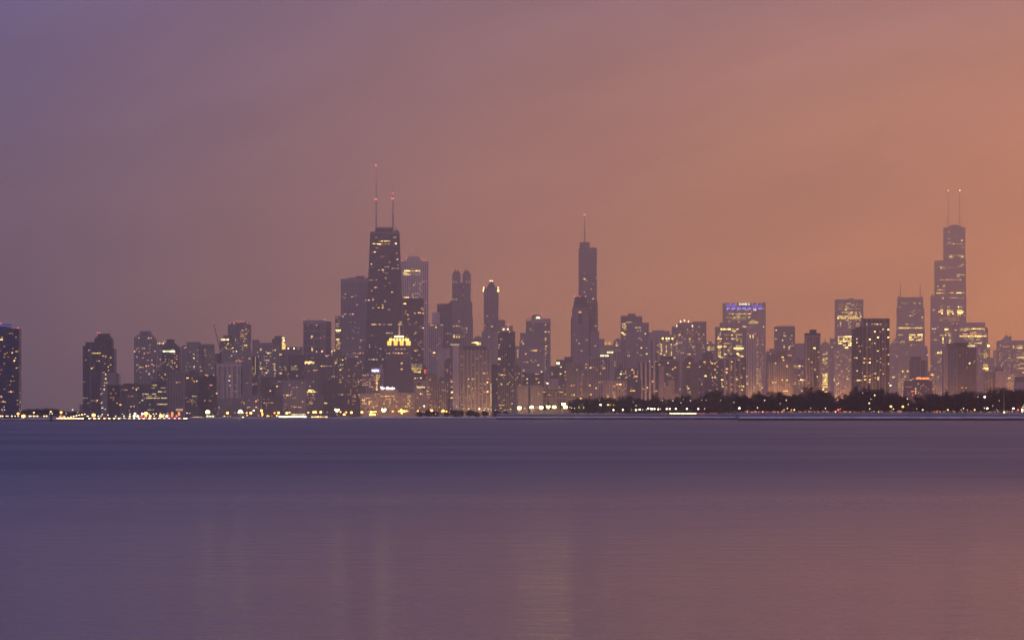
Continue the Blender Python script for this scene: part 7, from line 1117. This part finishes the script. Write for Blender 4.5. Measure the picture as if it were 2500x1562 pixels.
SHRUB = [tree_meshes(41 + i, 17., 10., low=.14, twigs=3000) for i in range(2)]
TL = []
def tree(px, Y, g, ytop, look, sp=1., kind=None, grp='bare trees of the lakeside park'):
    pr = TREES[kind if kind is not None else R.randrange(6)] if kind is None or kind < 6 else SHRUB[kind - 6]
    h = (wz(ytop, Y) - g) / 17.
    o = empty('bare_tree', (wx(px, Y), Y, g)); o['category'] = 'tree'; o['group'] = grp; o.scale = (h * sp, h * sp, h); o.rotation_euler = (0, 0, R.uniform(0, 6.28))
    put('trunk', pr[0], o); put('crown', pr[1], o); TL.append((px, o, look))
# skyline of the wood: (px, top row)
WOOD = [(1395, 978), (1420, 972), (1445, 968), (1470, 966), (1500, 963), (1530, 968), (1560, 968), (1590, 963), (1620, 965), (1650, 972), (1680, 970), (1705, 962), (1730, 953), (1750, 956), (1775, 964), (1800, 956), (1830, 960), (1860, 958), (1885, 955), (1910, 958), (1940, 960), (1965, 948), (1990, 944), (2010, 956), (2030, 962), (2055, 962), (2080, 948), (2100, 943), (2125, 942), (2145, 950), (2170, 956), (2190, 954), (2215, 974), (2235, 968), (2255, 960), (2280, 955), (2300, 952), (2325, 948), (2345, 950), (2365, 953), (2390, 958), (2410, 962), (2435, 950), (2460, 940), (2480, 946), (2510, 944), (2540, 948)]
def woodtop(px):
    for (a, ya_), (c, yc_) in zip(WOOD, WOOD[1:]):
        if a <= px <= c: return ya_ + (yc_ - ya_) * (px - a) / (c - a)
    return WOOD[-1][1]
px = 1398
while px < 2520:
    nearY = 4440 if px < 1800 else 3640; g = 6.3 if px < 1800 else 7.1; top = woodtop(px)
    fade = min(1., (px - 1340) / 130.)
    tree(px + R.uniform(-4, 4), nearY + R.uniform(60, 130), g, top - 4 + R.uniform(-9, 8), 'tall bare tree', R.uniform(.8, 1.15))
    tree(px + 9 + R.uniform(-5, 5), nearY + R.uniform(30, 60), g, top + R.uniform(0, 10), 'mid height bare tree', R.uniform(1.1, 1.5), R.choice((6, 7, 0, 2)))
    tree(px + 11, nearY + R.uniform(140, 165), g, min(980, top + R.uniform(16, 26)), 'spreading bare tree', R.uniform(1.7, 2.1), R.choice((6, 7)))
    tree(px + 2, nearY + R.uniform(40, 80), g, top + R.uniform(8, 22), 'broad bare tree', R.uniform(1.3, 1.7), R.choice((6, 7)))
    tree(px + 4 + R.uniform(-8, 8), nearY + R.uniform(5, 26), g, max(978, top + R.uniform(16, 34)), 'low bushy bare tree', R.uniform(1.2, 1.7), R.choice((6, 7)))
    px += 18.5 if px < 1800 else 22
# far park beyond the wood and thin trees near the floodlights
for px, yt in ((1340, 978), (1352, 982), (1366, 976), (1378, 980), (1330, 984), (1390, 974), (1412, 965), (1436, 962)): tree(px, 4520 + R.uniform(0, 60), 6.3, yt, 'thin bare tree', 1., R.choice((3, 4)))
for px, yt, wd in ((1048, 994, 1.6), (1062, 998, 1.3), (1026, 1001, 1.4), (1092, 999, 1.2), (1110, 993, 1.4), (1122, 995, 1.3), (1148, 997, 1.6), (1162, 1001, 1.5), (1185, 999, 1.3), (1215, 999, 1.2), (1236, 1000, 1.2)): tree(px, 5080 + R.uniform(-20, 40), 1.5, yt, 'dark round tree', wd, R.choice((6, 7)), 'bare trees among the shore lamps')
for px, yt, Y in ((58, 997, 6300), (72, 994, 6200), (86, 993, 6000), (100, 995, 5900), (114, 992, 5900), (128, 993, 5900), (141, 994, 6000), (152, 999, 6100), (165, 1000, 6200), (176, 1001, 6300), (188, 998, 6300)): tree(px, Y, 1.5, yt, 'hazy far round tree', 1.7, R.choice((6, 7)), 'hazy far trees')
label_runs(TL, 'before')

CAMH = EYE
for o in scene.objects:
    if o in CITY or o.parent: continue
    o.location = o.location * SHORE; o.scale = o.scale * SHORE
# ------------------------------------------------------------------ air, sky, light, camera
HAZE_D = 7.0e-5
hz = MB(); hz.box(-4180, 4180, -470, 18380, -1., 1020)
hm, t = nt('haze_air'); pv = N(t, 'ShaderNodeVolumePrincipled'); pv.inputs['Color'].default_value = (.95, .91, .84, 1); pv.inputs['Density'].default_value = HAZE_D; pv.inputs['Anisotropy'].default_value = .87
o = N(t, 'ShaderNodeOutputMaterial'); t.links.new(pv.outputs[0], o.inputs['Volume'])
ho = hz.build('haze', hm); ho['kind'] = 'stuff'

w = bpy.data.worlds.new('World'); scene.world = w; w.use_nodes = True; t = w.node_tree; t.nodes.clear()
tc = N(t, 'ShaderNodeTexCoord'); sx = N(t, 'ShaderNodeSeparateXYZ'); t.links.new(tc.outputs['Generated'], sx.inputs[0])
az = mth(t, 'ARCTAN2', sx.outputs[0], sx.outputs[1]); el = mth(t, 'ARCSINE', sx.outputs[2])
u = mth(t, 'ADD', .5, mth(t, 'DIVIDE', az, 2 * math.pi))
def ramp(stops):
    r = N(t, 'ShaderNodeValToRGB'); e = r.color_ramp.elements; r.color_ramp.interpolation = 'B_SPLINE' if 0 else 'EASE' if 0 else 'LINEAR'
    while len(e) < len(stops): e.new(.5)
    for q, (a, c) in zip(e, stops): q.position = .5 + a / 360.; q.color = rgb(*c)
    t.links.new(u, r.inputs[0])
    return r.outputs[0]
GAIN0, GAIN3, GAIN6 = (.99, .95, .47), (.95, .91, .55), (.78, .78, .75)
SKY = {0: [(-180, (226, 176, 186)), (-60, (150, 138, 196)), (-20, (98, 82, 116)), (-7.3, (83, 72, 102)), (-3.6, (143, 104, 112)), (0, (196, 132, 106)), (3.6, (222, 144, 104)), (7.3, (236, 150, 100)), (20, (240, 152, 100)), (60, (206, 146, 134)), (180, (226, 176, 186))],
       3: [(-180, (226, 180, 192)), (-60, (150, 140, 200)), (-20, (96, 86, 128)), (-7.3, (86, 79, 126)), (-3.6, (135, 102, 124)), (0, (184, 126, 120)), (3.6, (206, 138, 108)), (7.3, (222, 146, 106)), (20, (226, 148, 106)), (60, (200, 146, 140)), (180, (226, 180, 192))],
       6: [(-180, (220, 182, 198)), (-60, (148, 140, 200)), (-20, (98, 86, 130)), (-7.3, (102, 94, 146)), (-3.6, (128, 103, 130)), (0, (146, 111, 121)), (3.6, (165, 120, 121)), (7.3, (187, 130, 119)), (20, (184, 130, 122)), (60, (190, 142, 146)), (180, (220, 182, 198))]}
def mixc(f, a, b_):
    m_ = N(t, 'ShaderNodeMix', data_type='RGBA'); m_.clamp_factor = True
    t.links.new(f, m_.inputs['Factor']) 
    for s_, v in (('A', a), ('B', b_)):
        if isinstance(v, tuple): m_.inputs[s_].default_value = v
        else: t.links.new(v, m_.inputs[s_])
    return m_.outputs['Result']
def gain(c, k):
    m_ = N(t, 'ShaderNodeVectorMath', operation='MULTIPLY'); t.links.new(c, m_.inputs[0]); m_.inputs[1].default_value = k
    return m_.outputs[0]
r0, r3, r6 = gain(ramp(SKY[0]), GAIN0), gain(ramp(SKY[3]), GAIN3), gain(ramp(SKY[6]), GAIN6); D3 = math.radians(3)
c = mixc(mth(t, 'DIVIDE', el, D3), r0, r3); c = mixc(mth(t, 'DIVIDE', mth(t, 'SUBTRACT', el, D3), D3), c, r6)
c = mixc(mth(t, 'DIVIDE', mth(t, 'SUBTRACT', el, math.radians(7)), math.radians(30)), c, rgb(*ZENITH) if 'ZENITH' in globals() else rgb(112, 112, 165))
# low cloud sheets: soft sloping bands
cv = N(t, 'ShaderNodeCombineXYZ'); t.links.new(mth(t, 'ADD', mth(t, 'MULTIPLY', az, 9.), mth(t, 'MULTIPLY', el, 8.)), cv.inputs[0]); t.links.new(mth(t, 'SUBTRACT', mth(t, 'MULTIPLY', el, 46.), mth(t, 'MULTIPLY', az, 13.)), cv.inputs[1])
no = N(t, 'ShaderNodeTexNoise'); no.inputs['Scale'].default_value = 1.; no.inputs['Detail'].default_value = 5.; no.inputs['Roughness'].default_value = .55; t.links.new(cv.outputs[0], no.inputs['Vector'])
f = mth(t, 'ADD', .70, mth(t, 'MULTIPLY', no.outputs[0], .60))
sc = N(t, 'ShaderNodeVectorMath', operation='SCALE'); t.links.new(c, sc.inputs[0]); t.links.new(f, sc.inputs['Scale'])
# the last of the twilight behind the cloud
st = N(t, 'ShaderNodeTexSky', sky_type='NISHITA'); st.sun_disc = False; st.sun_elevation = math.radians(-3.); st.sun_rotation = math.radians(60.); st.altitude = 180.
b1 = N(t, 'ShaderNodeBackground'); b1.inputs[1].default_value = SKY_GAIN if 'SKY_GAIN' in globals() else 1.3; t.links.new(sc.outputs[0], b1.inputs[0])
b2 = N(t, 'ShaderNodeBackground'); b2.inputs[1].default_value = .05; t.links.new(st.outputs[0], b2.inputs[0])
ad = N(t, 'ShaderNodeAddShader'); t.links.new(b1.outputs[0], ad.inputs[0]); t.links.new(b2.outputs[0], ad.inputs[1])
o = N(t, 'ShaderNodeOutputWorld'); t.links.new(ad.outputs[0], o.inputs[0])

sl = bpy.data.lights.new('sun', 'SUN'); sl.energy = .06; sl.angle = math.radians(30); sl.color = (1., .66, .46)
so = bpy.data.objects.new('sun', sl); COL.objects.link(so); so.rotation_euler = (math.radians(74), 0, math.radians(62))

cam = bpy.data.cameras.new('camera'); cam.sensor_width = 36.; cam.lens = 36. * F / 2500.; cam.shift_y = (HY - 781.) / 2500.; cam.clip_start = .5; cam.clip_end = 40000.
co = bpy.data.objects.new('camera', cam); COL.objects.link(co); co.location = (0, 0, CAMH); co.rotation_euler = (math.radians(90), 0, 0); scene.camera = co

scene.view_settings.view_transform = 'Standard'; scene.view_settings.look = 'None'; scene.view_settings.exposure = 0.; scene.view_settings.gamma = 1.; scene.view_settings.use_curve_mapping = False
cy = scene.cycles
cy.max_bounces = 5; cy.diffuse_bounces = 2; cy.glossy_bounces = 2; cy.transmission_bounces = 1; cy.volume_bounces = 2; cy.transparent_max_bounces = 4
cy.sample_clamp_indirect = 1.; cy.sample_clamp_direct = 10.; cy.use_light_tree = True
cy.use_denoising = True; cy.denoiser = 'OPENIMAGEDENOISE'; cy.denoising_input_passes = 'RGB_ALBEDO_NORMAL'
